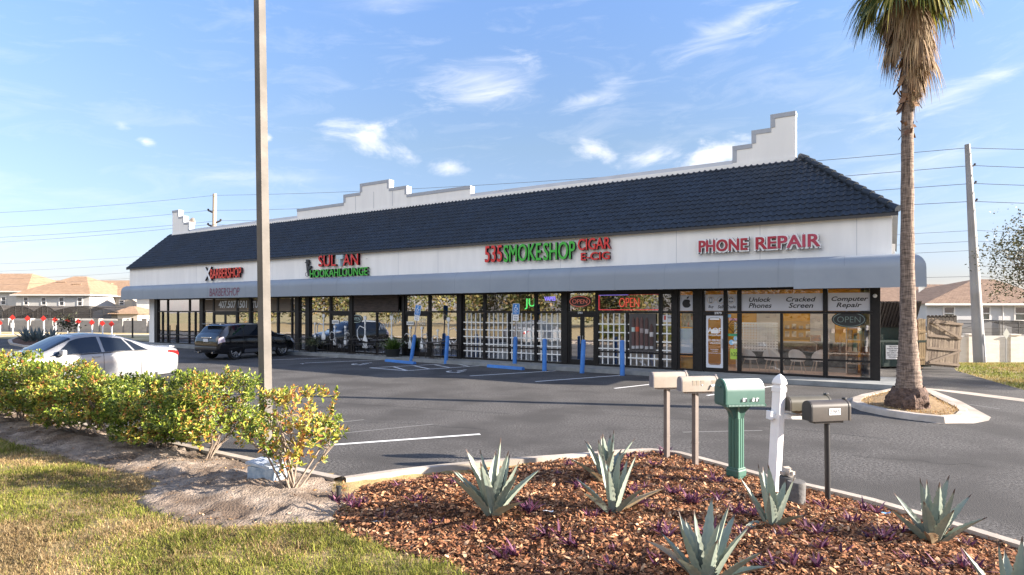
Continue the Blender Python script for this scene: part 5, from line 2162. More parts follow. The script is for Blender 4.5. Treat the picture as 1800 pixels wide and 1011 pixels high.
bollard_at(783.5, 639.5, 590, 787, 'blue bollard in front of the lounge window')
bollard_at(957, 652, 595.5, 957.5, 'blue bollard left of the smoke shop door')
bollard_at(1023, 656, 597, 1026, 'blue bollard in front of the smoke shop door')
bollard_at(1094, 660, 598, 1093.5, 'blue bollard in front of the cigar poster')
steel = pm('sign steel', (.38, .34, .32), (.30, .22, .18), scale=6, rough=.55, metal=.3)
sign_blue = pm('sign blue', (.02, .17, .46), rough=.45)


def access_sign(xb, yb, xt, yt, xs, y_top, label):
    p = G(xb, yb)
    k = p.y / F
    lean = math.atan2((xs - xb) * k, (yb - y_top) * k)
    t = thing('accessible_parking_sign', label, 'parking sign', p, 0, ry=lean)
    hb, hs = (yb - yt) * k, (yb - y_top) * k
    m = MB()
    m.lathe([(.085, -.02), (.085, hb - .04), (.05, hb), (.01, hb)], 14)
    m.build('post_sleeve', blue, t, smooth=True)
    m = MB()
    m.box((0, 0, (hb + hs - .3) / 2), (.05, .05, hs - .3 - hb + .2))
    m.build('post', steel, t)
    face = MB()
    face.M = None
    rot = Matrix.Rotation(BRZ + R(8), 3, 'Z')
    pl_ = rrect(-.155, .155, 0, .46, .03)
    m = MB()
    m.facade(pl_, -.034, -.030)
    pn = m.build('sign_panel', sign_blue, t, loc=(0, 0, hs - .46), rz=BRZ + R(8))
    m = MB()
    ro, ri = rrect(-.15, .15, .006, .454, .03), rrect(-.138, .138, .018, .442, .024)
    n_ = len(ro)
    m.add([(q[0], -.036, q[1]) for q in ro] + [(q[0], -.036, q[1]) for q in ri], [(i, (i + 1) % n_, n_ + (i + 1) % n_, n_ + i) for i in range(n_)])
    # figure in a wheelchair and two lines of words
    m.facade([(-.03, .36 + .0), (-.005, .345), (.02, .36), (.02, .39), (-.005, .405), (-.03, .39)], -.037, -.0355)
    m.b6(-.02, .0, -.037, -.0355, .27, .345)
    m.b6(-.0199, .07, -.0371, -.0356, .265, .285)
    m.b6(.055, .075, -.0372, -.0357, .215, .264)
    for q in range(12):
        a_, b_ = R(100 + q * 22), R(100 + (q + 1) * 22)
        m.add([(-.005 + r_ * math.cos(w_), -.0365, .25 + r_ * math.sin(w_)) for (r_, w_) in ((.075, a_), (.075, b_), (.058, b_), (.058, a_))], [(0, 1, 2, 3)])
    m.build('symbol', white_vinyl, pn)
    lettering('lettering', 'PARKING BY', -.11, .11, .135, .165, -.037, [white_vinyl], pn)
    lettering('lettering', 'PERMIT', -.09, .09, .095, .125, -.037, [white_vinyl], pn)
    lettering('lettering', 'ONLY', -.06, .06, .055, .085, -.037, [white_vinyl], pn)
    m = MB()
    m.facade(rrect(-.13, .13, -.24, -.015, .015), -.033, -.030)
    pp = m.build('fine_panel', white_vinyl, t, loc=(0, 0, hs - .46), rz=BRZ + R(8))
    lettering('lettering', '$250', -.09, .09, -.11, -.05, -.035, [ink], pp, 0, .02)
    lettering('lettering', 'FINE', -.08, .08, -.20, -.14, -.035, [ink], pp, 0, .02)


access_sign(722.5, 636, 729, 588, 736.5, 535.5, 'leaning blue accessible parking sign in front of the lounge')
access_sign(904.5, 645.5, 906, 592, 908, 533.5, 'upright blue accessible parking sign before the lattice windows')


def wheel_stop(x0, y0, x1, y1, label):
    p, q = G(x0, y0), G(x1, y1)
    c = (p + q) / 2
    L = (q - p).length
    t = bpy.data.objects.new
    m = MB()
    pr = [(-.085, -.01), (-.075, .075), (-.045, .11), (.045, .11), (.075, .075), (.085, -.01)]
    vs = [(-L / 2, p_[0], p_[1]) for p_ in pr] + [(L / 2, p_[0], p_[1]) for p_ in pr]
    n_ = len(pr)
    m.add(vs, [(i, (i + 1) % n_, n_ + (i + 1) % n_, n_ + i) for i in range(n_)] + [tuple(range(n_)), tuple(range(n_, 2 * n_))])
    d = (q - p)
    o = m.build('wheel_stop', blue, None, loc=c, rz=math.atan2(d.y, d.x))
    tag(o, label, 'wheel stop', 'blue wheel stops')


wheel_stop(679, 635.5, 729, 640.5, 'blue wheel stop at foot of the leaning sign')
wheel_stop(858, 645.5, 920, 650.5, 'blue wheel stop at foot of the upright sign')

# handrail at the far left end
hr = thing('handrail', 'thin dark handrail before the far left window', 'handrail', G(299, 608, 0), BRZ)
m = MB()
k = G(299, 608).y / F
m.tube((0, 0, 0), (0, 0, 36 * k), .03, n=8)
m.build('post', black_metal, hr)
m = MB()
m.tube((-.9, .4, 20 * k), (0, 0, 20 * k), .02, n=6)
m.tube((0, 0, 20 * k), (1.7, .35, 20 * k), .02, n=6)
m.build('rail', black_metal, hr)
for (x, y0, y1, lab) in ((266.5, 600, 560, 'thin dark steel post left of the white end pillar'), (233, 594, 559, 'thin dark steel post further left before the bright house')):
    p = G(x, y0)
    t = thing('steel_post', lab, 'post', p, 0)
    m = MB()
    hh = (y0 - y1) / F * p.y
    m.box((0, 0, hh / 2), (.09, .09, hh))
    m.build('shaft', black_metal, t)
    m = MB()
    m.box((0, 0, .01), (.2, .2, .02))
    m.build('base_plate', black_metal, t)
# door camera on the corner column and cable box on the end wall
t = thing('security_camera', 'small white dome camera on the right corner column', 'camera', W(A(1538, -.15), -.14, 2.75), BRZ)
m = MB()
m.lathe([(.06, 0), (.06, .04), (.03, .05)], 14, axis='Y')
m.build('bracket', white_paint, t)
m = MB()
m.lathe([(.005, -.07), (.035, -.06), (.05, -.03), (.05, 0)], 14, axis='Y')
m.build('dome', white_paint, t, smooth=True)
t = thing('junction_box', 'small pale box on the right end wall by fascia', 'box', W(FR + .02, .9, 4.1), BRZ)
m = MB()
m.bevbox((.0, 0, .15), (.12, .22, .3), .01)
m.build('case', pm('pale grey', (.5, .5, .5), rough=.5), t)
m = MB()
m.tube((0, 0, -.4), (0, 0, 0), .015, n=6)
m.build('conduit', pm('pale grey', (.5, .5, .5)), t)
# glowing panels added under the ceiling to brighten the phone shop's interior
for i, (x, b) in enumerate(((1290, 1.2), (1400, 1.3), (1470, 1.3))):
    t = thing('fill_panel', ['added ceiling fill panel nearest the phone shop door', 'added ceiling fill panel over the middle of the phone shop', 'added ceiling fill panel by the right end of the phone shop'][i], 'fill light', W(A(x, b), b, 3.09), BRZ)
    m = MB()
    m.b6(-.62, .62, -.32, .32, -.03, 0)
    m.build('frame', white_paint, t)
    m = MB()
    m.b6(-.58, .58, -.28, .28, -.04, -.031)
    m.build('diffuser', neon('fill panel glow', (1.0, .95, .88), 2.4), t)
# ------------------------------------------------------------------ cars
car_glass = glass_mat('car glass', (.10, .12, .13), refl=.05, rough=.01, through=.12, dark=(.012, .016, .022))
tyre_m = pm('tyre rubber', (.014, .014, .014), rough=.8)
rim_m = pm('alloy', (.62, .62, .63), rough=.28, metal=.85)
trim_m = pm('black trim', (.012, .012, .013), rough=.35)
plate_m = pm('plate white', (.6, .62, .66), rough=.5)


def gauss_interp(xk, yk, xs, sig):
    """piecewise linear profile rounded with a gaussian"""
    off = np.linspace(-2.2, 2.2, 15)
    wts = np.exp(-off ** 2 / 2)
    acc = sum(w * np.interp(np.clip(xs + o * sig, xk[0], xk[-1]), xk, yk) for w, o in zip(wts, off))
    return acc / wts.sum()


class Car:
    def __init__(self, ctrl, sig=.09):
        c = np.array(ctrl, float)
        self.x = c[:, 0]
        self.c = c
        self.sig = sig

    def par(self, x):
        x = np.atleast_1d(np.asarray(x, float))
        edge = np.minimum(x - self.x[0], self.x[-1] - x)
        s = np.clip(edge / 2.2, 0.004, self.sig)
        return [np.array([gauss_interp(self.x, self.c[:, k], np.array([xx]), ss)[0] for xx, ss in zip(x, s)]) for k in range(1, 6)]

    def ring(self, x):
        zb, zbelt, zt, w, wr = [p[0] for p in self.par(x)]
        h = zbelt - zb
        g = zt - zbelt
        return [(0, zb), (w * .80, zb), (w * .945, zb + .05), (w * .985, zb + .30 * h), (w * 1.0, zb + .62 * h), (w * .985, zb + .86 * h), (w * .955, zbelt),
                (w * .955 * .55 + wr * .45, zbelt + g * .45), (wr + .02, zt - min(.07, g * .30)), (wr * .86, zt - min(.022, g * .1)), (wr * .45, zt), (0, zt + .006)]

    def surf(self, x, v):
        r_ = self.ring(x)
        i = min(int(v), len(r_) - 2)
        f = v - i
        return Vector((x, r_[i][0] * (1 - f) + r_[i + 1][0] * f, r_[i][1] * (1 - f) + r_[i + 1][1] * f))

    def body(self, m, n=64):
        xs = np.concatenate([[self.x[0]], np.linspace(self.x[0] + .012, self.x[-1] - .012, n), [self.x[-1]]])
        rings = []
        for x in xs:
            rg = self.ring(x)
            # resample the half ring with a round spline
            pts = [Vector((0, p[0], p[1])) for p in rg]
            half = [(x, p.y, p.z) for p in pts]
            full = half + [(x, -p.y, p.z) for p in reversed(pts[1:-1])]
            rings.append(full)
        k = len(rings[0])
        vs = [v for r_ in rings for v in r_]
        fs = []
        for i in range(len(rings) - 1):
            for j in range(k):
                fs.append((i * k + j, i * k + (j + 1) % k, (i + 1) * k + (j + 1) % k, (i + 1) * k + j))
        fs.append(tuple(range(k)))
        fs.append(tuple((len(rings) - 1) * k + j for j in range(k)))
        m.add(vs, fs)

    def patch(self, m, q, nx=10, nv=6, off=.006, side=1):
        """q: four (x, v) corners; a strip of skin lifted off the body"""
        vs, fs = [], []
        (xa, va), (xb, vb), (xc, vc), (xd, vd) = q
        for i in range(nx + 1):
            s = i / nx
            for j in range(nv + 1):
                t = j / nv
                x = (xa * (1 - s) + xb * s) * (1 - t) + (xd * (1 - s) + xc * s) * t
                v = (va * (1 - s) + vb * s) * (1 - t) + (vd * (1 - s) + vc * s) * t
                e = .015
                p = self.surf(x, v)
                px_ = self.surf(min(x + e, self.x[-1]), v) - self.surf(max(x - e, self.x[0]), v)
                vv = min(max(v, .06), 10.94)
                pv_ = self.surf(x, vv + .05) - self.surf(x, vv - .05)
                nrm = px_.cross(pv_)
                if nrm.length > 1e-9:
                    nrm.normalize()
                if nrm.y < 0 and abs(nrm.z) < .7 or nrm.z < -.2:
                    nrm = -nrm
                p = p + nrm * off
                vs.append((p.x, p.y * side, p.z))
        for i in range(nx):
            for j in range(nv):
                a = i * (nv + 1) + j
                fs.append((a, a + nv + 1, a + nv + 2, a + 1))
        m.add(vs, fs)


def wheel(parent, x, y, r_, side, spokes):
    m = MB()
    w = .215
    prof = [(r_ * .66, -w * .42), (r_ * .70, -w * .5), (r_ * .93, -w * .48), (r_ * .985, -w * .36), (r_, -w * .2), (r_, w * .2), (r_ * .985, w * .36), (r_ * .93, w * .48), (r_ * .70, w * .5), (r_ * .66, w * .42)]
    m.lathe(prof, 36, axis='Y', closed=True)
    wh = m.build('wheel', tyre_m, parent, loc=(x, y, r_), smooth=True)
    m = MB()
    yo = side * w * .36
    m.lathe([(r_ * .60, yo - side * .08), (r_ * .66, yo - side * .02), (r_ * .69, yo + side * .02), (r_ * .65, yo + side * .03), (r_ * .615, yo)], 36, axis='Y', closed=True)
    for k in range(spokes):
        a = 2 * PI * k / spokes
        M = Matrix.Rotation(a, 3, 'Y')
        for da in (-.10, .10) if spokes < 8 else (0,):
            M2 = Matrix.Rotation(a + da, 3, 'Y')
            c = M2 @ Vector((r_ * .36, yo, 0))
            m.box(c, (r_ * .56, .03, r_ * (.10 if spokes < 8 else .12)), M2)
    m.lathe([(.005, yo + side * .022), (r_ * .13, yo + side * .02), (r_ * .16, yo - side * .02)], 16, axis='Y')
    m.build('rim', rim_m, wh, smooth=False)
    m = MB()
    m.lathe([(.01, yo - side * .07), (r_ * .62, yo - side * .07), (r_ * .62, yo - side * .10), (.01, yo - side * .10)], 24, axis='Y')
    m.build('brake_disc', trim_m, wh)
    return wh


def build_car(name, label, cat, loc, fwd, ctrl, paint, wb, front_axle, wr_, track, windows, rear_glass, shield, spokes, lights, arch=1.17, cladding=None):
    rz = math.atan2(fwd[1], fwd[0])
    t = thing(name, label, cat, loc, rz)
    car = Car(ctrl)
    m = MB()
    car.body(m)
    body = m.build('body', paint, t, smooth=False)
    cm = MB()
    for xa in (front_axle, front_axle - wb):
        for s in (-1, 1):
            cm.lathe([(wr_ * arch, -.22), (wr_ * arch, .22)], 40, (xa, s * (track + .07), wr_ * 1.02), 'Y')
    cut = cm.build('cut', trim_m)
    md = body.modifiers.new('arches', 'BOOLEAN')
    md.operation = 'DIFFERENCE'
    md.solver = 'EXACT'
    md.object = cut
    dg = bpy.context.evaluated_depsgraph_get()
    dg.update()
    nm = bpy.data.meshes.new_from_object(body.evaluated_get(dg))
    body.modifiers.clear()
    body.data = nm
    bpy.data.objects.remove(cut)
    nm.polygons.foreach_set('use_smooth', [True] * len(nm.polygons))
    try:
        nm.set_sharp_from_angle(angle=R(38))
    except Exception:
        pass
    m = MB()
    for xa in (front_axle, front_axle - wb):
        for s in (-1, 1):
            # liner: an open half drum just inside the cut
            vs, fs = [], []
            rr = wr_ * arch - .006
            for k in range(25):
                a = PI * k / 24
                for y in (track - .16, track + .10):
                    vs.append((xa + rr * math.cos(a), s * y, wr_ * 1.02 + rr * math.sin(a)))
            for k in range(24):
                fs.append((2 * k, 2 * k + 1, 2 * k + 3, 2 * k + 2))
            m.add(vs, fs)
            m.add([(xa + rr * math.cos(PI * k / 24), s * (track - .155), wr_ * 1.02 + rr * math.sin(PI * k / 24)) for k in range(25)], [tuple(range(25))])
    m.build('wheel_well', trim_m, t, fix=False)
    for xa in (front_axle, front_axle - wb):
        for s in (-1, 1):
            wheel(t, xa, s * track, wr_, s, spokes)
    # side windows
    for s in (-1, 1):
        for q in windows:
            m = MB()
            car.patch(m, q, 12, 5, .007, s)
            m.build('side_window', car_glass, t, smooth=True, fix=True)
        m = MB()
        xs_ = [p[0] for q in windows for p in q]
        car.patch(m, [(min(xs_) - .05, 5.9), (max(xs_) + .05, 5.9), (max(xs_) + .05, 6.08), (min(xs_) - .05, 6.08)], 20, 2, .009, s)
        m.build('belt_trim', trim_m, t)
        # door seams
        m = MB()
        for x0 in lights['seams']:
            car.patch(m, [(x0 - .006, 2.4), (x0 + .006, 2.4), (x0 + .006, 5.9), (x0 - .006, 5.9)], 1, 12, .0025, s)
        m.build('door_seam', trim_m, t)
        for x0 in lights['handles']:
            p = car.surf(x0, 5.25)
            m = MB()
            m.bevbox((x0, s * (p.y + .022), p.z), (.20, .035, .03), .012)
            m.build('door_handle', lights['handle_mat'], t, smooth=True)
        p = car.surf(lights['mirror'], 6.1)
        m = MB()
        m.bevbox((lights['mirror'] - .02, s * (p.y + .13), p.z + .08), (.12, .20, .14), .045)
        m.bevbox((lights['mirror'], s * (p.y + .02), p.z + .01), (.08, .1, .04), .01)
        m.build('side_mirror', paint, t, smooth=True)
        m = MB()
        car.patch(m, lights['tail'], 10, 8, .010, s)
        m.build('taillight', lights['tail_mat'], t, smooth=True)
        m = MB()
        car.patch(m, lights['head'], 8, 6, .010, s)
        m.build('headlight', pm('headlight', (.5, .52, .55), rough=.1, coat=.5), t, smooth=True)
        if cladding:
            m = MB()
            car.patch(m, [(cladding[0], 1.6), (cladding[1], 1.6), (cladding[1], 2.9), (cladding[0], 2.9)], 10, 3, .012, s)
            m.build('sill_trim', pm('sill chrome', (.13, .13, .135), rough=.35, metal=.3), t)
    for nm_, (x0, x1) in (('rear_window', rear_glass), ('windshield', shield)):
        m = MB()
        for s in (-1, 1):
            car.patch(m, [(x0, 8.35), (x1, 8.35), (x1, 11), (x0, 11)], 12, 8, .007, s)
        m.build(nm_, car_glass, t, smooth=True)
    return t, car


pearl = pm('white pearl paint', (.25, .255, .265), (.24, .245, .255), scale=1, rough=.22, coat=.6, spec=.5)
fw = Vector((-.5, -.866)).normalized()
rearc = Vector((-11.5, 20.1))
cc = rearc + fw * 2.42 * 1.08
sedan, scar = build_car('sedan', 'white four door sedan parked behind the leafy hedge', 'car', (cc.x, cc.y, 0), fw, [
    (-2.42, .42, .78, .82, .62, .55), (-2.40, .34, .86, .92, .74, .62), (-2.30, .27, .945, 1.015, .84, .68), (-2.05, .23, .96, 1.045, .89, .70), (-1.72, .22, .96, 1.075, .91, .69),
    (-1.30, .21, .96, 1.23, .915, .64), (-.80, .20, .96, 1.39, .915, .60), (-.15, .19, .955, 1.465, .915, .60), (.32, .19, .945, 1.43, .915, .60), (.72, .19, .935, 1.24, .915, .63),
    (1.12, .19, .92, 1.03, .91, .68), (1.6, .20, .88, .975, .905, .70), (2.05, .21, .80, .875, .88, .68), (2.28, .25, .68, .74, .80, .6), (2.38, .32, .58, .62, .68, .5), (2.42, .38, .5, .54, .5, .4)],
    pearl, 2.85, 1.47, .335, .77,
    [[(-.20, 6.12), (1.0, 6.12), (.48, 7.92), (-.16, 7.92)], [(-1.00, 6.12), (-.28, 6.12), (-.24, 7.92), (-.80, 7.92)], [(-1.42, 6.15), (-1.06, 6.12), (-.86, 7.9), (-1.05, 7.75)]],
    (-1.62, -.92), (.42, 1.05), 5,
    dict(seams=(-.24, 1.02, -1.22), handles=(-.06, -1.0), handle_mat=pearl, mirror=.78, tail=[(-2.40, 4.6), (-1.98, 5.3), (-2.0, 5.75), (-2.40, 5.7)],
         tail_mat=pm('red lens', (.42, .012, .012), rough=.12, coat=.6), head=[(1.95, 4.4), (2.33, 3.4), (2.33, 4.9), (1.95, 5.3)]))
m = MB()
for s in (-1, 1):
    scar.patch(m, [(-.72, 9.3), (.25, 9.3), (.25, 11), (-.72, 11)], 10, 4, .006, s)
m.build('sunroof', car_glass, sedan, smooth=True)
m = MB()
m.prism([(0, 0), (.16, 0), (.02, .07)], -.012, .012, Matrix(((1, 0, 0), (0, 0, 1), (0, 1, 0))))
m.build('roof_antenna', pearl, sedan, loc=(-.98, 0, 1.335))
m = MB()
m.bevbox((-2.27, 0, 1.02), (.16, 1.2, .03), .012)
m.build('boot_lip', pearl, sedan, smooth=True)
sedan.scale = (1.08, 1.08, 1.12)

black_paint = pm('black car paint', (.006, .006, .007), (.009, .009, .010), scale=1, rough=.12, coat=.8, spec=.5)
fw = Vector((.47, .883)).normalized()
axle = Vector((-13.75, 28.75))
cc = axle + fw * 1.41
suv, ucar = build_car('crossover', 'black crossover parked nose in before the barbershop windows', 'car', (cc.x, cc.y, 0), fw, [
    (-2.37, .45, .80, .84, .76, .66), (-2.35, .38, .92, .98, .84, .72), (-2.28, .33, 1.06, 1.14, .91, .76), (-2.12, .30, 1.10, 1.30, .935, .76), (-1.86, .28, 1.11, 1.62, .95, .72), (-1.62, .26, 1.11, 1.675, .955, .71),
    (-.9, .25, 1.09, 1.70, .96, .70), (-.2, .25, 1.075, 1.705, .96, .70), (.30, .25, 1.065, 1.66, .96, .70), (.75, .25, 1.055, 1.42, .96, .73), (1.22, .25, 1.04, 1.15, .955, .77),
    (1.7, .26, 1.00, 1.09, .945, .78), (2.08, .28, .92, .99, .91, .74), (2.27, .32, .78, .84, .84, .66), (2.36, .40, .62, .66, .70, .55)],
    black_paint, 2.82, 1.40, .37, .82,
    [[(.02, 6.12), (1.05, 6.12), (.52, 7.92), (.06, 7.92)], [(-.92, 6.12), (-.06, 6.12), (-.02, 7.92), (-.86, 7.92)], [(-1.82, 6.2), (-1.0, 6.12), (-.94, 7.92), (-1.55, 7.85)]],
    (-2.14, -1.86), (.40, 1.12), 9,
    dict(seams=(-.02, 1.05, -1.02), handles=(.18, -.78), handle_mat=black_paint, mirror=.80, tail=[(-2.345, 4.3), (-2.02, 4.3), (-2.06, 5.95), (-2.31, 5.95)],
         tail_mat=pm('pale lens', (.50, .30, .32), (.62, .60, .62), scale=5, rough=.15, coat=.6), head=[(1.95, 4.6), (2.30, 3.6), (2.30, 5.0), (1.95, 5.6)]), cladding=(-.95, .95))
m = MB()
m.bevbox((-1.97, 0, 1.665), (.26, 1.30, .045), .02)
m.build('roof_spoiler', black_paint, suv, smooth=True)
m = MB()
m.b6(-2.372, -2.362, -.17, .17, .86, 1.0)
pl_ = m.build('number_plate', plate_m, suv)
m = MB()
m.bevbox((-2.33, 0, .56), (.14, 1.55, .17), .04)
m.build('rear_bumper', pm('bumper dark', (.03, .03, .032), rough=.3, coat=.3), suv, smooth=True)
m = MB()
m.bevbox((-2.335, 0, 1.05), (.05, .7, .05), .012)
m.build('tailgate_handle', pm('chrome', (.6, .6, .6), rough=.2, metal=1), suv)
for s in (-1, 1):
    m = MB()
    m.tube((-2.40, s * .5, .36), (-2.2, s * .5, .36), .05, n=10)
    m.build('exhaust', pm('chrome', (.6, .6, .6)), suv)


# ------------------------------------------------------------------ mailboxes on the bed
def mailbox_shell(m, L, w, h, r_top, n=10, th=.004):
    """box along x with a rounded top; open ends closed with flat faces"""
    prof = [(-w / 2, 0), (-w / 2, h - r_top)]
    for k in range(1, n):
        a = PI - PI * k / n
        prof.append((w / 2 * math.cos(a), h - r_top + r_top * math.sin(a)))
    prof += [(w / 2, h - r_top), (w / 2, 0)]
    vs = [(-L / 2, p[0], p[1]) for p in prof] + [(L / 2, p[0], p[1]) for p in prof]
    k = len(prof)
    m.add(vs, [(i, (i + 1) % k, k + (i + 1) % k, k + i) for i in range(k)] + [tuple(range(k)), tuple(range(k, 2 * k))])
    return prof


def mb_thing(name, label, base_px, zb, post_px_top, box_px, rz, mat_box, mat_post, style, lean=0.0):
    """mailbox: base pixel, pixel of its box's lower left and the size of the box in metres"""
    p = G(base_px[0], base_px[1], zb)
    t = thing(name, label, 'mailbox', p, rz, 'mailboxes at the tip of the bed')
    return t, p


tan_paint = pm('tan paint metal', (.36, .305, .25), (.31, .26, .21), scale=7, rough=.45, c3=(.40, .345, .29), s3=3)
tan_post = pm('taupe post', (.115, .092, .082), (.15, .122, .108), scale=5, rough=.5)
grey_door = pm('grey door', (.17, .16, .18), (.20, .19, .20), scale=6, rough=.5)
bronze = pm('bronze paint', (.060, .052, .046), (.075, .064, .056), scale=6, rough=.38)
green_pl = pm('green plastic', (.035, .095, .075), (.048, .118, .093), scale=5, rough=.42)
green_top = pm('sun bleached green', (.46, .56, .52), (.34, .47, .42), scale=3, rough=.5)
MRZ = R(-8)


def place_box(px, py, zb):
    Y = F * (H - zb) / (py - HY)
    return Vector(((px - HX) / F * Y, Y, zb)), F / Y


def simple_mailbox(label, base, top_y, box, mat_box, mat_post, mat_door, post='square', rz=MRZ, zb=.20, number=None, worn=False, base2=None):
    p, k = place_box(base[0], base[1], zb)
    t = thing('mailbox', label, 'mailbox', p, 0, 'curbside mailboxes on posts')
    bx0, bx1, by0, by1 = box        # pixels: left, right, top, bottom of the long body
    hz = (base[1] - by1) / k
    L = (bx1 - bx0) / k
    h = (by1 - by0) / k
    cx = ((bx0 + bx1) / 2 - base[0]) / k
    m = MB()
    lean = ((post[1] if isinstance(post, tuple) else 0))
    if post == 'square':
        m.box((0, 0, hz / 2 - .1), (.064, .064, hz + .2), Matrix.Rotation(R(33), 3, 'Z'))
        ps = m.build('post', mat_post, t)
        m = MB()
        m.box((0, 0, .26), (.072, .072, .02), Matrix.Rotation(R(33), 3, 'Z'))
        m.build('collar', mat_post, ps)
    else:
        m.tube((cx * .2 - .03 * 0, 0, -.15), (cx * .6, 0, hz + .01), .03, n=14)
        ps = m.build('post', mat_post, t, smooth=True)
    w = .17
    bm_ = MB()
    prof = mailbox_shell(bm_, L - .03, w, h, .075)
    body = bm_.build('body', mat_box, t, loc=(cx, 0, hz), rz=rz, smooth=True)
    d = MB()
    mailbox_shell(d, .022, w + .012, h + .008, .08)
    df = d.build('front_door', mat_box, t, loc=(cx + math.cos(rz) * (L / 2 - .01), math.sin(rz) * (L / 2 - .01), hz - .004), rz=rz, smooth=True)
    h2 = MB()
    h2.bevbox((0, 0, h + .012), (.03, .05, .022), .006)
    h2.build('latch', mat_door, df)
    d = MB()
    mailbox_shell(d, .018, w - .004, h - .003, .075)
    d.build('back_plate', mat_door, t, loc=(cx - math.cos(rz) * (L / 2 - .012), -math.sin(rz) * (L / 2 - .012), hz + .001), rz=rz, smooth=True)
    s = MB()
    s.b6(-L * .36, L * .36, -.055, .055, -.03, -.002)
    s.build('bracket', mat_box if mat_post is not bronze else bronze, t, loc=(cx, 0, hz), rz=rz)
    if number:
        u0, u1, v0, v1, txt = number
        a = MB()
        a.b6(-L / 2 + L * u0, -L / 2 + L * u1, -w / 2 - .003, -w / 2 - .001, h * v0, h * v1)
        pn = a.build('number_plate', white_vinyl, t, loc=(cx, 0, hz), rz=rz)
        lettering('lettering', txt, -L / 2 + L * (u0 + .012), -L / 2 + L * (u1 - .012), h * (v0 + .06), h * (v1 - .06), -w / 2 - .004, [ink], pn, 0, .01)
    if worn:
        # shadows of lost digits and the scraps still stuck on
        a = MB()
        for (u, w_) in ((.30, .07), (.40, .07), (.52, .09), (.82, .10)):
            a.b6(-L / 2 + L * u, -L / 2 + L * (u + w_), -w / 2 - .0016, -w / 2 - .0006, h * .42, h * .74)
        a.build('faded_mark', pm('faded tan', (.34, .285, .22), rough=.5), t, loc=(cx, 0, hz), rz=rz)
        a = MB()
        a.facade([(-L / 2 + L * .53, h * .46), (-L / 2 + L * .58, h * .50), (-L / 2 + L * .565, h * .38)], -w / 2 - .004, -w / 2 - .001)
        a.build('paper_scrap', white_vinyl, t, loc=(cx, 0, hz), rz=rz)
        a = MB()
        a.facade([(-L / 2 + L * .79, h * .44), (-L / 2 + L * .93, h * .52), (-L / 2 + L * .93, h * .38), (-L / 2 + L * .82, h * .32)], -w / 2 - .004, -w / 2 - .001)
        a.build('paper_scrap', white_vinyl, t, loc=(cx, 0, hz), rz=rz)
        a = MB()
        a.facade([(-L / 2 + L * .76, h * .40), (-L / 2 + L * .80, h * .40), (-L / 2 + L * .74, h * .10), (-L / 2 + L * .71, h * .10)], -w / 2 - .004, -w / 2 - .001)
        a.build('ink_mark', ink, t, loc=(cx, 0, hz), rz=rz)
    return t


simple_mailbox('tan mailbox on square taupe post, farthest left of the row', (1172, 797), 0, (1143, 1207, 653.5, 680), tan_paint, tan_post, grey_door, zb=.2, rz=R(8))
simple_mailbox('tan mailbox on square taupe post with faded marks, second of row', (1222, 811), 0, (1192, 1260, 661, 687), tan_paint, tan_post, grey_door, zb=.21, rz=R(8), worn=True)
simple_mailbox('dark bronze mailbox numbered 2985 on thin round post', (1456, 872), 0, (1413, 1491, 703, 738), bronze, dark_plastic, dark_plastic, post='round', zb=.2, rz=R(12), number=(.44, .73, .30, .62, '2985'))
# green plastic mailbox
p, k = place_box(1294, 834, .22)
t = thing('mailbox', 'large green plastic mailbox with bleached round top on fluted post', 'mailbox', p, R(8), 'curbside mailboxes on posts')
hz = (834 - 712) / k
L = .50
m = MB()
m.box((0, 0, hz / 2 - .05), (.135, .135, hz + .1), Matrix.Rotation(R(30), 3, 'Z'))
ps = m.build('post', green_pl, t)
m = MB()
for q in range(4):
    Mq = Matrix.Rotation(R(30 + 90 * q), 3, 'Z')
    for u in (-.044, 0, .044):
        m.box(Mq @ Vector((u, -.0695, hz * .46)), (.026, .008, hz * .72), Mq)
m.build('fluting', pm('green flute', (.05, .13, .10), rough=.42), ps)
m = MB()
M3 = Matrix.Rotation(R(30), 3, 'Z')
m.bevbox((0, 0, .03), (.185, .185, .10), .02, M3)
m.bevbox((0, 0, .085), (.165, .165, .03), .01, M3)
m.build('base_collar', green_pl, ps)
m = MB()
# flared bracket between post and box
n4 = [(-1, -1), (1, -1), (1, 1), (-1, 1)]
vs = [(x * .065, y * .065, hz - .16) for x, y in n4] + [(x * .09, y * .068, hz - .08) for x, y in n4] + [(x * .17, y * .075, hz) for x, y in n4]
m.add(vs, [(i + 4 * r_, (i + 1) % 4 + 4 * r_, 4 + (i + 1) % 4 + 4 * r_, 4 + i + 4 * r_) for r_ in (0, 1) for i in range(4)])
m.build('support', green_pl, t)
hb = (706 - 664) / k
m = MB()
mailbox_shell(m, L, .29, hb, .145, 14)
for i_, v_ in enumerate(m.v):
    s_ = float(sstep(.50, .85, v_[2] / hb))
    m.c[i_] = (.10 + .66 * s_, .19 + .60 * s_, .155 + .62 * s_)
bd = m.build('body', pm('weathered green', (1, 1, 1), (.86, .9, .9), scale=4.0, rough=.45, attr='Col'), t, loc=(.055, 0, hz + .03), smooth=True)
m = MB()
m.b6(-L / 2 - .012, L / 2 + .012, -.155, .155, -.03, .002)
m.build('tray', green_pl, t, loc=(.055, 0, hz + .03))
m = MB()
for q in range(26):
    x = -L / 2 + .02 + q * (L - .04) / 25
    m.b6(x - .005, x + .005, -.1585, -.1555, -.024, -.004)
m.build('beading', pm('bead green', (.30, .42, .37), rough=.5), t, loc=(.055, 0, hz + .03))
m = MB()
mailbox_shell(m, .02, .305, hb + .012, .153, 14)
m.build('hood_rim', green_pl, t, loc=(.055 - L / 2 - .012, 0, hz + .026), smooth=True)
m = MB()
mailbox_shell(m, .012, .235, hb - .035, .118, 14)
dd = m.build('front_door', pm('green door', (.045, .10, .085), rough=.4), t, loc=(.055 - L / 2 - .028, 0, hz + .03), smooth=True)
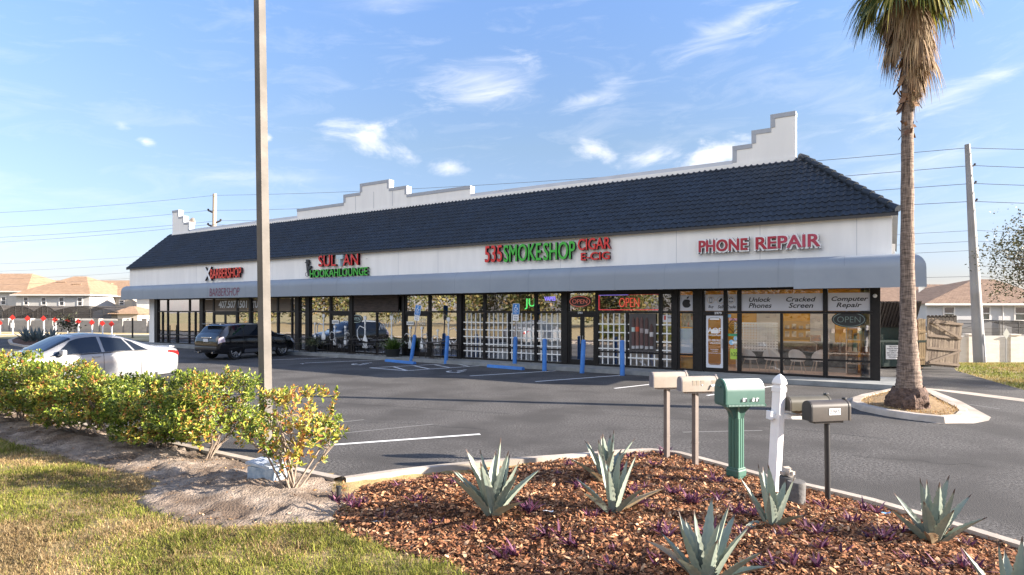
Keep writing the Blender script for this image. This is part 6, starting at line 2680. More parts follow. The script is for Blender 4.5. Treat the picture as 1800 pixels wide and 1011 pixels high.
m = MB()
m.bevbox((-.012, 0, hb * .70), (.02, .11, .03), .008)
m.build('handle', green_pl, dd)
for (u, w_) in ((.40, .05), (.47, .035), (.66, .06), (.76, .06)):
    m = MB()
    m.facade([(-L / 2 + L * u, .035), (-L / 2 + L * (u + w_), .03), (-L / 2 + L * (u + w_ * 1.3), .075), (-L / 2 + L * (u + w_ * .3), .08)], -.149, -.1455)
    m.build('paper_scrap', white_vinyl, t, loc=(.055, 0, hz + .03))
m = MB()
for (u, w_) in ((.38, .03), (.49, .03), (.63, .02), (.73, .02), (.81, .02)):
    m.facade([(-L / 2 + L * u, .03), (-L / 2 + L * (u + w_), .028), (-L / 2 + L * (u + w_ * .8), .065), (-L / 2 + L * (u + w_ * .2), .068)], -.152, -.1495)
m.build('ink_mark', ink, t, loc=(.055, 0, hz + .03))
# white post with arm, and the dark mailbox on it
p, k = place_box(1360.5, 858, .22)
t = thing('mailbox_post', 'leaning white vinyl post with pointed finial and side arm', 'post', p, 0, ry=R(3.0))
hp = (858 - 658) / k
wp = .105
MP = Matrix.Rotation(R(34), 3, 'Z')
m = MB()
m.box((0, 0, (hp - .13) / 2 - .1), (wp, wp, hp - .13 + .2), MP)
m.build('shaft', white_paint, t)
m = MB()


def sq_lathe(m, prof, M):
    vs, fs = [], []
    for (r_, z) in prof:
        for (x, y) in n4:
            vs.append(M @ Vector((x * r_, y * r_, 0)) + Vector((0, 0, z)))
    for i in range(len(prof) - 1):
        for j in range(4):
            fs.append((i * 4 + j, i * 4 + (j + 1) % 4, i * 4 + 4 + (j + 1) % 4, i * 4 + 4 + j))
    fs += [(0, 1, 2, 3), tuple(4 * (len(prof) - 1) + q for q in range(4))]
    m.add(vs, fs)


z_ = hp - .20
sq_lathe(m, [(.060, z_), (.060, z_ + .05), (.046, z_ + .06), (.043, z_ + .075), (.060, z_ + .09), (.060, z_ + .105), (.050, z_ + .145), (.030, z_ + .18), (.006, z_ + .205)], MP)
m.build('finial', white_paint, t)
m = MB()
za = (858 - 727) / k
m.b6(-.10, .56, -.035, .035, za - .055, za + .0)
m.b6(-.12, -.09, -.045, .045, za - .065, za + .03)
m.build('arm', white_paint, t, rz=R(10))
m = MB()
m.box((0, 0, 0), (.012, .012, .012))
m.build('screw', grey_door, t, loc=(.05, -.055, hp - .22))
t2 = thing('mailbox', 'dark mailbox numbered 2957 on the white post arm', 'mailbox', Vector((p.x + .40, p.y + .04, p.z + za + .02)), R(10), 'curbside mailboxes on posts')
m = MB()
Lb, hb = .50, .165
mailbox_shell(m, Lb, .17, hb, .075)
olive = pm('dark olive paint', (.075, .068, .050), (.10, .09, .068), scale=5, rough=.4)
m.build('body', olive, t2, loc=(0, 0, .02), smooth=True)
m = MB()
mailbox_shell(m, .02, .18, hb + .006, .08)
dd = m.build('front_door', olive, t2, loc=(Lb / 2 + .008, 0, .018), smooth=True)
m = MB()
m.bevbox((0, 0, hb + .012), (.04, .05, .025), .006)
m.build('latch', dark_plastic, dd)
m = MB()
mailbox_shell(m, .02, .166, hb - .004, .073)
m.build('back_plate', bronze, t2, loc=(-Lb / 2 - .006, 0, .02), smooth=True)
m = MB()
m.b6(-.16, .16, -.05, .05, -.018, .019)
m.build('bracket', pm('old wood', (.25, .19, .13), (.32, .25, .18), scale=8, rough=.8), t2)
m = MB()
m.b6(-.085, .10, -.0885, -.0865, .06, .125)
pn = m.build('number_plate', white_vinyl, t2)
lettering('lettering', '2957', -.078, .094, .07, .117, -.0895, [ink], pn, 0, .01)

# ------------------------------------------------------------------ lamp pole by the hedge
p = G(468, 783, .10)
t = thing('lamp_post', 'tall square tan concrete lamp pole beside the hedge', 'lamp post', p, 0, ry=R(-.85))
pole_m = pm('pole paint', (.10, .09, .08), (.145, .132, .117), scale=2.5, rough=.75, bump=.35, bscale=24, bdist=.01, c3=(.085, .077, .068), s3=1.4)
m = MB()
M3 = Matrix.Rotation(R(-31) , 3, 'Z')
w0, w1 = .074, .061
vs = [M3 @ Vector((x * w0, y * w0, -.3)) for x, y in n4] + [M3 @ Vector((x * w1, y * w1, 9.3)) for x, y in n4]
m.add(vs, [(0, 1, 5, 4), (1, 2, 6, 5), (2, 3, 7, 6), (3, 0, 4, 7), (0, 1, 2, 3), (4, 5, 6, 7)])
m.build('pole', pole_m, t)
m = MB()
m.tube((0, 0, 9.2), (0, 0, 9.45), .03)
m.bevbox((.35, 0, 9.5), (.8, .35, .14), .03)
m.build('lamp_head', dark_plastic, t)

# concrete utility box, capped pipe and stumps
p = G(512, 858, .12)
t = thing('utility_box', 'battered pale blue utility box under the end shrub', 'utility box', G(473, 851, .10), R(-20))
ub = pm('box blue', (.40, .46, .52), (.20, .27, .36), scale=9, rough=.7, bump=.4, bscale=30)
m = MB()
m.bevbox((0, 0, .12), (.42, .30, .24), .012)
m.build('case', ub, t)
m = MB()
m.box((-.06, .0, .262), (.36, .30, .03), Matrix.Rotation(R(7), 3, 'Y'))
m.box((.09, .03, .285), (.22, .22, .025), Matrix.Rotation(R(-9), 3, 'Y') @ Matrix.Rotation(R(20), 3, 'Z'))
m.build('lid', pm('lid pale', (.50, .54, .58), (.32, .36, .42), scale=9, rough=.6), t)
t = thing('pipe_stub', 'short black pipe stub beside the kerb corner', 'pipe', G(595.5, 877, .12), 0)
m = MB()
m.lathe([(.027, -.05), (.027, .125), (.033, .125), (.033, .145), (.02, .15)], 14)
m.build('pipe', dark_plastic, t)
m = MB()
m.lathe([(.036, .0), (.036, .02), (.03, .025)], 14)
m.build('collar', dark_plastic, t)
st_m = pm('grey stump', (.085, .082, .08), (.125, .12, .115), scale=7, rough=.9, bump=.4, bscale=30)
for (x, y, r_, h_, lab, top) in ((1383, 880, .085, .27, 'dark grey concrete stump behind agave heaped with crumbled concrete', True), (1399, 884, .095, .24, 'paler grey concrete stump right beside the crumbled one', False)):
    z_ = zm(*G(x, y, .22).xy)
    t = thing('concrete_stump', lab, 'stump', G(x, y, z_), 0, rx=R(3))
    m = MB()
    m.lathe([(r_, -.1), (r_ * .98, h_ - .01), (r_ * .92, h_), (.01, h_ + .003)], 20)
    m.build('cylinder', st_m if not top else pm('dark stump', (.07, .068, .066), rough=.9), t, smooth=True)
    if top:
        m = MB()
        for q in range(7):
            M_ = Matrix.Rotation(random.uniform(0, 3), 3, 'Z') @ Matrix.Rotation(random.uniform(-.5, .5), 3, 'X')
            m.box((random.uniform(-.04, .04), random.uniform(-.04, .04), h_ + .02 + .012 * q * .7), (.07, .05, .035), M_)
        m.build('rubble', concrete, t)
suv.scale = (.96, 1, 1)
# ------------------------------------------------------------------ plants on the bed
agave_mat = pm('agave skin', (1, 1, 1), (.80, .86, .86), scale=9, rough=.55, attr='Col', spec=.4, bump=.08, bscale=40)


def agave_mesh(seed, n_leaf=13, L0=.62, wide=.062, fallen=()):
    rd = random.Random(seed)
    m = MB()
    for i in range(n_leaf):
        az = i * 2.39996 + rd.uniform(-.25, .25)
        q = i / (n_leaf - 1)                       # 0 inner, 1 outer
        el0 = R(82 - 46 * q ** 1.2 + rd.uniform(-6, 6))
        L = L0 * (1.0 - .22 * q + rd.uniform(-.12, .10))
        bend = rd.uniform(-.10, .20) - .30 * q
        if i in fallen:
            el0, bend, L = R(rd.uniform(18, 30)), -1.1, L0 * .72
        d = Vector((math.cos(az), math.sin(az), 0))
        s = Vector((-d.y, d.x, 0))
        tone = rd.uniform(.84, 1.1)
        base = (.225 * tone, .262 * tone, .225 * tone)
        if q > .9 and rd.random() < .55:
            base = (.30 * tone, .23 * tone, .15 * tone)
        N_ = 19
        pos = d * (.02 + .035 * q)
        pos = Vector((pos.x, pos.y, 0.0))
        el = el0
        vs, cs = [], []
        step = L / (N_ - 1)
        side_tw = rd.uniform(-.18, .18)
        for j in range(N_):
            t = j / (N_ - 1)
            w = 1.03 * wide * (0.62 + 1.1 * t - .5 * t * t) if t < .38 else 1.03 * wide * .95 * (1 - ((t - .38) / .62) ** 1.6)
            w = max(w, .002)
            if 0 < j < N_ - 1:
                w *= 1.0 + (.13 if j % 2 else -.08)
            tang = d * math.cos(el) + Vector((0, 0, math.sin(el)))
            nrm = -d * math.sin(el) + Vector((0, 0, math.cos(el)))   # inner (upper) face
            cup = w * (.62 - .25 * t)
            th = .016 * (1 - t) ** .7 + .0015
            # five points over the width: edges lifted toward the inner side; a keeled back
            for (u, c_) in ((-1, 1), (-.55, .25), (0, 0), (.55, .25), (1, 1)):
                vs.append(pos + s * (u * w) + nrm * (c_ * cup))
            vs.append(pos - nrm * th * 1.3)
            k = base if t < .93 else (.10, .06, .045)
            edge = (base[0] * 1.35, base[1] * 1.25, base[2] * 1.15) if t < .93 else k
            cs += [edge, k, k, k, edge, (k[0] * .9, k[1] * .95, k[2] * .95)]
            pos = pos + tang * step + s * side_tw * step * t
            el += bend * step / L * 1.3
        o = len(m.v)
        fs = []
        for j in range(N_ - 1):
            a = j * 6
            for k in range(4):
                fs.append((a + k, a + k + 1, a + 7 + k, a + 6 + k))
            fs.append((a + 4, a + 5, a + 11, a + 10))
            fs.append((a + 5, a, a + 6, a + 11))
        m.v += [tuple(v) for v in vs]
        m.c += cs
        m.f += [tuple(x + o for x in f) for f in fs]
        m.mi += [0] * len(fs)
    return m


def agave(x, y, seed, label, L0, rz=0.0, nl=13, fallen=(), wide=.06, z=None):
    p = G(x, y, .22)
    z = zm(p.x, p.y) - .02 if z is None else z
    p = G(x, y, z)
    o = agave_mesh(seed, nl, L0, wide, fallen).build('agave', agave_mat, None, loc=p, rz=rz, smooth=True, fix=False)
    tag(o, label, 'agave', 'agaves in the bark bed')
    return o


agave(866, 906, 1, 'large blue grey agave at left of bark bed before kerb', .76, .4, 17, (16,), .062)
agave(1066, 848, 2, 'upright blue grey agave behind another at bed centre', .62, 2.0, 15, (), .052)
agave(1078, 901, 3, 'blue grey agave in front of the upright one at bed centre', .66, 1.1, 11, (), .046)
agave(1358, 925, 5, 'blue grey agave before the white post with drooping leaf', .56, .9, 10, (9,), .048)
agave(1240, 1030, 7, 'large foreground agave cut by bottom edge of view', .64, .2, 15, (), .05)
agave(1640, 955, 9, 'wide open agave at right beside the curving kerb', .62, 1.9, 15, (13,), .052)
agave(1785, 1085, 11, 'agave in the bottom right corner, mostly out of view', .50, .3, 10, (), .045)

purple_mat = pm('purple leaf', (1, 1, 1), rough=.5, attr='Col', trans=.2, spec=.3)
pcols = [(.085, .022, .06), (.14, .045, .085), (.055, .014, .042), (.22, .10, .15), (.12, .03, .05)]
protos = []
for q in range(5):
    rd = random.Random(40 + q)
    mm = MB()
    for st in range(rd.randint(3, 6)):
        ang = rd.uniform(0, 2 * PI)
        bx, by = .09 * rd.uniform(.2, 1) * math.cos(ang), .09 * rd.uniform(.2, 1) * math.sin(ang)
        sub = strap_plant(rd.randint(5, 8), rd.uniform(.10, .17), .011, .25, pcols, 100 * q + st, .85, .008)
        o_ = len(mm.v)
        mm.v += [(v[0] + bx, v[1] + by, v[2]) for v in sub.v]
        mm.c += sub.c
        mm.f += [tuple(i + o_ for i in f) for f in sub.f]
        mm.mi += sub.mi
    protos.append(mm.build('purple_heart_plant', purple_mat, fix=False))
pp_px = [(630, 888), (598, 845 + 40), (705, 858), (770, 845), (685, 915), (762, 926), (822, 940), (838, 935), (800, 850), (925, 898), (1000, 818), (1040, 880 + 30), (985, 835), (1020, 858), (940, 950), (965, 945),
         (895, 975), (1010, 958), (1120, 805), (1090, 830), (1150, 820), (1165, 845), (1210, 830), (1105, 868), (1125, 885), (1150, 900), (1190, 870), (1225, 850), (1050, 940), (1085, 970), (1165, 938), (1265, 850),
         (1268, 880), (1290, 870), (1212, 882), (1300, 905), (1262, 945), (1310, 940), (1440, 895), (1495, 920), (1525, 900), (1440, 940), (1375, 945), (1455, 970), (1540, 950), (1575, 935), (1590, 985), (1700, 960),
         (1410, 995), (1520, 1000), (1345, 1000), (960, 1005), (1080, 1000), (1150, 990), (1700, 1000), (1640, 1005), (1130, 862), (870, 860), (735, 885), (1065, 902), (1170, 800), (1330, 905)]
rd = random.Random(5)
for i, (x, y) in enumerate(pp_px):
    p = G(x, y, .22)
    z = zm(p.x, p.y)
    p = G(x, y, z - .005)
    src = protos[i % 5]
    o = src if i < 5 else src.copy()
    if i >= 5:
        col.objects.link(o)
    o.location = p
    o.rotation_euler = (0, 0, rd.uniform(0, 6.28))
    s = rd.uniform(.75, 1.3)
    o.scale = (s, s, s)
    tag(o, 'small purple leaved groundcover plant growing through the bark chips', 'plant', 'purple groundcover plants in the bark bed')

# ------------------------------------------------------------------ hedge shrubs
shrub_leaf = pm('shrub leaf', (1, 1, 1), rough=.42, attr='Col', trans=.2, spec=.45)
twig_mat = pm('twig bark', (.20, .155, .12), (.30, .24, .19), scale=12, rough=.9)
pal_green = np.array([(.165, .235, .028), (.25, .31, .04), (.095, .15, .022), (.34, .36, .06), (.07, .11, .02)])
pal_gold = np.array([(.46, .34, .06), (.46, .22, .055), (.52, .42, .10), (.36, .13, .045), (.44, .40, .08)])


def leaf_clusters(centres, axes, per, size, gold, rg):
    """rosettes of folded pointed leaves; returns verts, faces, colours"""
    n = len(centres) * per
    c = np.repeat(centres, per, 0)
    ax = np.repeat(axes, per, 0)
    ax = ax / np.linalg.norm(ax, axis=1, keepdims=True)
    ref = np.where(np.abs(ax[:, 2:3]) < .9, np.array([[0, 0, 1.0]]), np.array([[1.0, 0, 0]]))
    e1 = np.cross(ax, ref)
    e1 /= np.linalg.norm(e1, axis=1, keepdims=True)
    e2 = np.cross(ax, e1)
    k = np.tile(np.arange(per), len(centres))
    ph = k * 2.4 + np.repeat(rg.random(len(centres)) * 6.28, per) + rg.normal(0, .3, n)
    tilt = np.clip(.35 + .9 * (1 - k / per) + rg.normal(0, .25, n), .1, 1.9)
    d = ax * np.cos(tilt)[:, None] + (e1 * np.cos(ph)[:, None] + e2 * np.sin(ph)[:, None]) * np.sin(tilt)[:, None]
    base = c + ax * ((k / per - .7) * .07)[:, None]
    side = np.cross(ax, d)
    side /= np.maximum(np.linalg.norm(side, axis=1, keepdims=True), 1e-6)
    nrm = np.cross(d, side)
    L = size * (.65 + .6 * rg.random(n)) * (1 - .3 * k / per)
    w = L * (.20 + .07 * rg.random(n))
    fold = w * .35
    curl = L * rg.normal(-.06, .10, n)
    v = np.empty((n, 6, 3))

    def pt(t, s, u):
        return base + d * (L * t)[:, None] + side * (w * s)[:, None] + nrm * (u)[:, None]
    v[:, 0] = pt(np.zeros(n), 0, 0 * w)
    v[:, 1] = pt(np.full(n, .38), 1, -fold * -1)
    v[:, 2] = pt(np.full(n, .74), .72, fold + curl * .5)
    v[:, 3] = pt(np.ones(n), 0, curl)
    v[:, 4] = pt(np.full(n, .74), -.72, fold + curl * .5)
    v[:, 5] = pt(np.full(n, .38), -1, fold)
    b = np.arange(n) * 6
    f = np.concatenate([np.stack([b, b + 1, b + 2, b + 3], -1), np.stack([b, b + 3, b + 4, b + 5], -1)])
    pg = (rg.random(n) < np.repeat(gold, per))[:, None]
    cc = np.where(pg, pal_gold[rg.integers(0, 5, n)], pal_green[rg.integers(0, 5, n)]) * (.75 + .5 * rg.random((n, 1)))
    return v.reshape(-1, 3), f, np.repeat(cc, 6, 0)


def shrub(loc, label, seed, rx, ry, h, ncl, gold=.25, size=.062, group=None, zbase=.22, per=8, nst=7):
    rg = np.random.default_rng(seed)
    t = thing('hedge_shrub', label, 'shrub', loc, 0, group)
    pts = []
    while len(pts) < ncl:
        p = rg.uniform(-1, 1, 3)
        r_ = np.linalg.norm(p)
        lump = .74 + .30 * math.sin(p[0] * 5 + seed) * math.cos(p[1] * 4 + seed * 2) + .22 * math.sin(p[2] * 6 + seed * 3) + rg.normal(0, .07)
        if r_ > 1.0 * lump + .22 or r_ < .28 or (r_ < .72 and rg.random() < .55):
            continue
        pts.append(p)
    pts = np.array(pts)
    zc = zbase + (h - zbase) * .52
    C = np.stack([pts[:, 0] * rx, pts[:, 1] * ry, zc + pts[:, 2] * (h - zbase) * .5], -1)
    axes = pts * np.array([.6, .6, .5]) + np.array([0, 0, .75]) + rg.normal(0, .25, pts.shape)
    g = np.clip(gold + .35 * (rg.random(ncl) - .5) + .3 * np.sin(pts[:, 0] * 4 + seed), 0.02, .95)
    v, f, cc = leaf_clusters(C, axes, per, size, g, rg)
    fast_mesh('foliage', v, f, shrub_leaf, cc, parent=t)
    m = MB()
    for i in range(nst):
        a = rg.uniform(0, 6.28)
        tgt = C[rg.integers(0, ncl)]
        b = np.array([.05 * math.cos(a), .05 * math.sin(a), -.05])
        mid = np.array([tgt[0] * .45, tgt[1] * .45, tgt[2] * .45]) + rg.normal(0, .05, 3)
        m.path([b, mid, tgt], [.016, .011, .004], 5)
        for j in range(7):
            q = C[np.argsort(np.linalg.norm(C - mid - (tgt - mid) * rg.random(), axis=1))[rg.integers(0, 12)]]
            s_ = mid + (tgt - mid) * rg.random() * .7
            m.path([s_, (s_ + q) / 2 + rg.normal(0, .03, 3), q], [.007, .005, .002], 4)
    m.build('stem', twig_mat, t)
    return t


hl0, hl1 = Vector((-4.55, 9.0)), Vector((-10.6, 12.45))
hn = 8
for i in range(hn):
    s = i / (hn - 1.9)
    p = hl0.lerp(hl1, s)
    p = p + Vector((random.uniform(-.06, .06), random.uniform(-.08, .08)))
    shrub((p.x, p.y, zs(p.x, p.y) - .03), 'leafy green and gold shrub in the clipped hedge row behind the lawn', 20 + i, .74, .62, (1.27, 1.02, 1.06, 1.2, 1.24, 1.28, 1.32, 1.3)[i], 900, size=.070,
          gold=(.15, .11, .14, .17, .12, .14, .14, .14)[i], group='shrubs of the long hedge', zbase=.19)
p = G(512, 862, .14)
shrub((p.x, p.y, zs(p.x, p.y) - .03), 'sparse golden shrub standing alone at the hedge end', 51, .58, .50, 1.20, 330, gold=.5, size=.072, zbase=.30, nst=10)


# ------------------------------------------------------------------ the palm
pb = G(1596, 712, .17)
palm = thing('palm_tree', 'tall fan palm with shaggy dead skirt on kerbed island', 'palm tree', pb, 0)
pk = F / pb.y


def trunk_mat():
    m = bpy.data.materials.new('palm trunk')
    m.use_nodes = True
    nt = m.node_tree
    N, L = nt.nodes, nt.links
    b = N.get('Principled BSDF')
    b.inputs['Roughness'].default_value = .9
    tc = N.new('ShaderNodeTexCoord')
    mp = N.new('ShaderNodeMapping')
    mp.inputs['Scale'].default_value = (3, 3, 16)
    L.new(tc.outputs['Object'], mp.inputs[0])
    n1 = N.new('ShaderNodeTexNoise')
    n1.inputs['Scale'].default_value = 2.0
    n1.inputs['Detail'].default_value = 6
    L.new(mp.outputs[0], n1.inputs['Vector'])
    mp2 = N.new('ShaderNodeMapping')
    mp2.inputs['Scale'].default_value = (22, 22, 2)
    L.new(tc.outputs['Object'], mp2.inputs[0])
    n2 = N.new('ShaderNodeTexNoise')
    n2.inputs['Scale'].default_value = 2.0
    n2.inputs['Detail'].default_value = 5
    L.new(mp2.outputs[0], n2.inputs['Vector'])
    ad = N.new('ShaderNodeMath')
    ad.operation = 'ADD'
    L.new(n1.outputs['Fac'], ad.inputs[0])
    L.new(n2.outputs['Fac'], ad.inputs[1])
    r_ = N.new('ShaderNodeValToRGB')
    r_.color_ramp.elements[0].position = .40
    r_.color_ramp.elements[1].position = .62
    r_.color_ramp.elements[0].color = (.085, .060, .047, 1)
    r_.color_ramp.elements[1].color = (.30, .222, .172, 1)
    dv = N.new('ShaderNodeMath')
    dv.operation = 'MULTIPLY'
    dv.inputs[1].default_value = .5
    L.new(ad.outputs[0], dv.inputs[0])
    L.new(dv.outputs[0], r_.inputs[0])
    L.new(r_.outputs[0], b.inputs['Base Color'])
    bp = N.new('ShaderNodeBump')
    bp.inputs['Strength'].default_value = .9
    bp.inputs['Distance'].default_value = .03
    L.new(dv.outputs[0], bp.inputs['Height'])
    L.new(bp.outputs[0], b.inputs['Normal'])
    return m


tm = trunk_mat()
m = MB()
tr = [(712, 1596, 46), (690, 1597, 44), (664, 1598, 40.5), (640, 1597, 36), (600, 1596, 30), (560, 1596, 26.5), (500, 1595.5, 24), (440, 1595, 22.5), (380, 1595, 21.5), (320, 1595, 21), (260, 1595, 20), (210, 1595, 19.5), (170, 1596, 19), (120, 1598, 20), (60, 1601, 20), (0, 1604, 20), (-60, 1606, 18)]
vs, fs = [], []
n_ = 28
ti = []
for a_, b_ in zip(tr, tr[1:]):
    for q in range(8):
        s = q / 8
        ti.append(tuple(a_[k] * (1 - s) + b_[k] * s for k in range(3)))
ti.append(tr[-1])
for (y, x, wpx) in ti:
    z = (712 - y) / pk
    cx = (x - 1596) / pk
    r_ = wpx / 2 / pk * .95
    for j in range(n_):
        a = 2 * PI * j / n_
        rr = r_ * (1 + .05 * (vnoise(np.array([j * .9]), np.array([z * 9.0]), 3)[0] - .5) + .03 * math.sin(z * 60))
        vs.append((cx + rr * math.cos(a), rr * math.sin(a), z))
for i in range(len(ti) - 1):
    for j in range(n_):
        fs.append((i * n_ + j, i * n_ + (j + 1) % n_, (i + 1) * n_ + (j + 1) % n_, (i + 1) * n_ + j))
m.add(vs, fs)
m.build('trunk', tm, palm, smooth=True)
# bulging mat of roots
m = MB()
vs, fs = [], []
n1, n2 = 12, 40
for i in range(n1):
    s = i / (n1 - 1)
    for j in range(n2):
        a = 2 * PI * j / n2
        nz = fbm(np.array([math.cos(a) * 2 + 5]), np.array([math.sin(a) * 2 + s * 2.2]), 9, 1.6, 4)[0] - .5
        r_ = (.40 + .07 * math.sin(s * PI)) * (1 - .30 * s ** 2) * (1 + .55 * nz)
        vs.append((r_ * math.cos(a), r_ * math.sin(a), -.10 + .50 * s + .12 * nz))
for i in range(n1 - 1):
    for j in range(n2):
        fs.append((i * n2 + j, i * n2 + (j + 1) % n2, (i + 1) * n2 + (j + 1) % n2, (i + 1) * n2 + j))
m.add(vs, fs)
m.build('root_mat', pm('root mat', (.045, .028, .022), (.17, .11, .085), scale=11, rough=1, bump=1, bscale=26, bdist=.05), palm, smooth=True)
frond_mat = pm('frond leaf', (1, 1, 1), rough=.5, attr='Col', trans=.28, spec=.4)
ztop = (712 - 10) / pk


def fan(m, origin, az, el, pet, rad, nseg, cols, rd, droop=.5, spread=150, width=.022):
    """one fan leaf: petiole and a half-round of drooping segments"""
    d = Vector((math.cos(az) * math.cos(el), math.sin(az) * math.cos(el), math.sin(el)))
    s = Vector((-math.sin(az), math.cos(az), 0))
    u = s.cross(d).normalized() * -1
    if u.z < 0:
        u = -u
    hub = Vector(origin) + d * pet + Vector((0, 0, -.10 * pet * pet))
    m.colr = cols[0]
    m.path([origin, Vector(origin) + d * pet * .5 + Vector((0, 0, .02)), hub], [.018, .014, .012], 4)
    for q in range(nseg):
        a = R(-spread / 2 + spread * q / (nseg - 1))
        dd = (d * math.cos(a) + s * math.sin(a)).normalized()
        L = rad * (1 - .25 * abs(a) / R(spread / 2)) * rd.uniform(.85, 1.08)
        c = rd.choice(cols)
        k = rd.uniform(.75, 1.25)
        m.colr = (c[0] * k, c[1] * k, c[2] * k)
        ss = dd.cross(Vector((0, 0, 1)))
        if ss.length < .1:
            ss = s
        ss.normalize()
        pts = []
        N_ = 5
        dr = droop * rd.uniform(.7, 1.35)
        for j in range(N_):
            t = j / (N_ - 1)
            p = hub + dd * (L * t * (1 - .25 * dr * t)) + Vector((0, 0, -dr * L * t ** 2.1 * .75))
            w = width * (1.0 if t < .55 else (1 - (t - .55) / .45 * .92))
            pts += [p - ss * w * (.35 + .65 * min(1, t * 3)), p + ss * w * (.35 + .65 * min(1, t * 3))]
        m.add(pts, [(2 * j, 2 * j + 1, 2 * j + 3, 2 * j + 2) for j in range(N_ - 1)])


rd = random.Random(11)
m = MB()
gcols = [(.07, .10, .022), (.10, .13, .028), (.05, .075, .018), (.20, .20, .04), (.30, .26, .06)]
cx = (1598 - 1596) / pk
for i in range(44):
    az = i * 2.39996 + rd.uniform(-.2, .2)
    el = R(rd.uniform(-38, 58))
    if i < 16:
        el = R(rd.uniform(-48, -12))
    fan(m, (cx, 0, ztop + .88 + rd.uniform(-.25, .3)), az, el, rd.uniform(.55, .85), rd.uniform(.75, 1.0), 24, gcols if rd.random() < .7 else gcols[2:], rd, .55 if el > 0 else .9)
m.build('crown', frond_mat, palm, fix=False)
dcols = [(.30, .20, .115), (.24, .155, .09), (.36, .26, .155), (.18, .11, .065), (.33, .235, .13)]
m = MB()
for i in range(64):
    az = rd.uniform(0, 2 * PI)
    # the skirt hangs lowest on the right-hand side
    right = math.cos(az)
    z0 = ztop + rd.uniform(-.45, .55) - .5 * rd.random() * (right > .1)
    el = R(rd.uniform(-66, -48))
    fan(m, (cx + .06 * math.cos(az), .06 * math.sin(az), z0), az, el, rd.uniform(.25, .42), rd.uniform(.6, .85), 18, dcols, rd, .95, 105, .018)
for i in range(30):
    az = rd.gauss(-.35, .55)
    z0 = ztop - rd.uniform(.35, 1.35)
    fan(m, (cx + .10 * math.cos(az), .10 * math.sin(az), z0), az, R(rd.uniform(-84, -72)), rd.uniform(.16, .35), rd.uniform(.6, .85), 16, dcols, rd, .5, 60, .018)
m.build('dead_skirt', pm('dead frond', (1, 1, 1), rough=.8, attr='Col', trans=.15), palm, fix=False)
# broken leaf bases round the neck, and a rough brown ring lower down
m = MB()
for i in range(46):
    y = rd.uniform(128, 190) if i < 34 else rd.uniform(205, 240)
    a = rd.uniform(0, 2 * PI)
    z = (712 - y) / pk
    r_ = .135
    big = 1.0 if i < 34 else .5
    c = dcols[rd.randint(0, 4)]
    m.colr = (c[0] * .75, c[1] * .6, c[2] * .55)
    o = Vector((.02 + r_ * math.cos(a), r_ * math.sin(a), z))
    d = Vector((.45 * math.cos(a), .45 * math.sin(a), rd.choice((-1, 1)) * rd.uniform(.6, 1))).normalized()
    s = Vector((-math.sin(a), math.cos(a), rd.uniform(-.3, .3)))
    L = rd.uniform(.12, .30) * big
    w = rd.uniform(.04, .08) * big
    m.add([o - s * w, o + s * w, o + d * L + s * w * 1.3, o + d * L - s * w * .8, o + d * L * .5 + Vector((0, 0, -.03))], [(0, 1, 2, 3), (0, 3, 4)])
m.build('leaf_bases', pm('leaf base', (1, 1, 1), rough=.9, attr='Col'), palm, fix=False)
m = MB()
for i in range(9):
    x0 = rd.uniform(.35, .95)
    z0 = ztop - rd.uniform(-.2, .25)
    m.colr = (.12, .08, .055)
    pts = [(x0, rd.uniform(-.3, .3), z0)]
    for j in range(5):
        q = pts[-1]
        pts.append((q[0] + rd.uniform(-.08, .07), q[1], q[2] - rd.uniform(.10, .26)))
    m.path(pts, [.010, .010, .008, .007, .005, .003], 4)
m.build('hanging_stalk', pm('dry stalk', (1, 1, 1), rough=.9, attr='Col'), palm, fix=False)


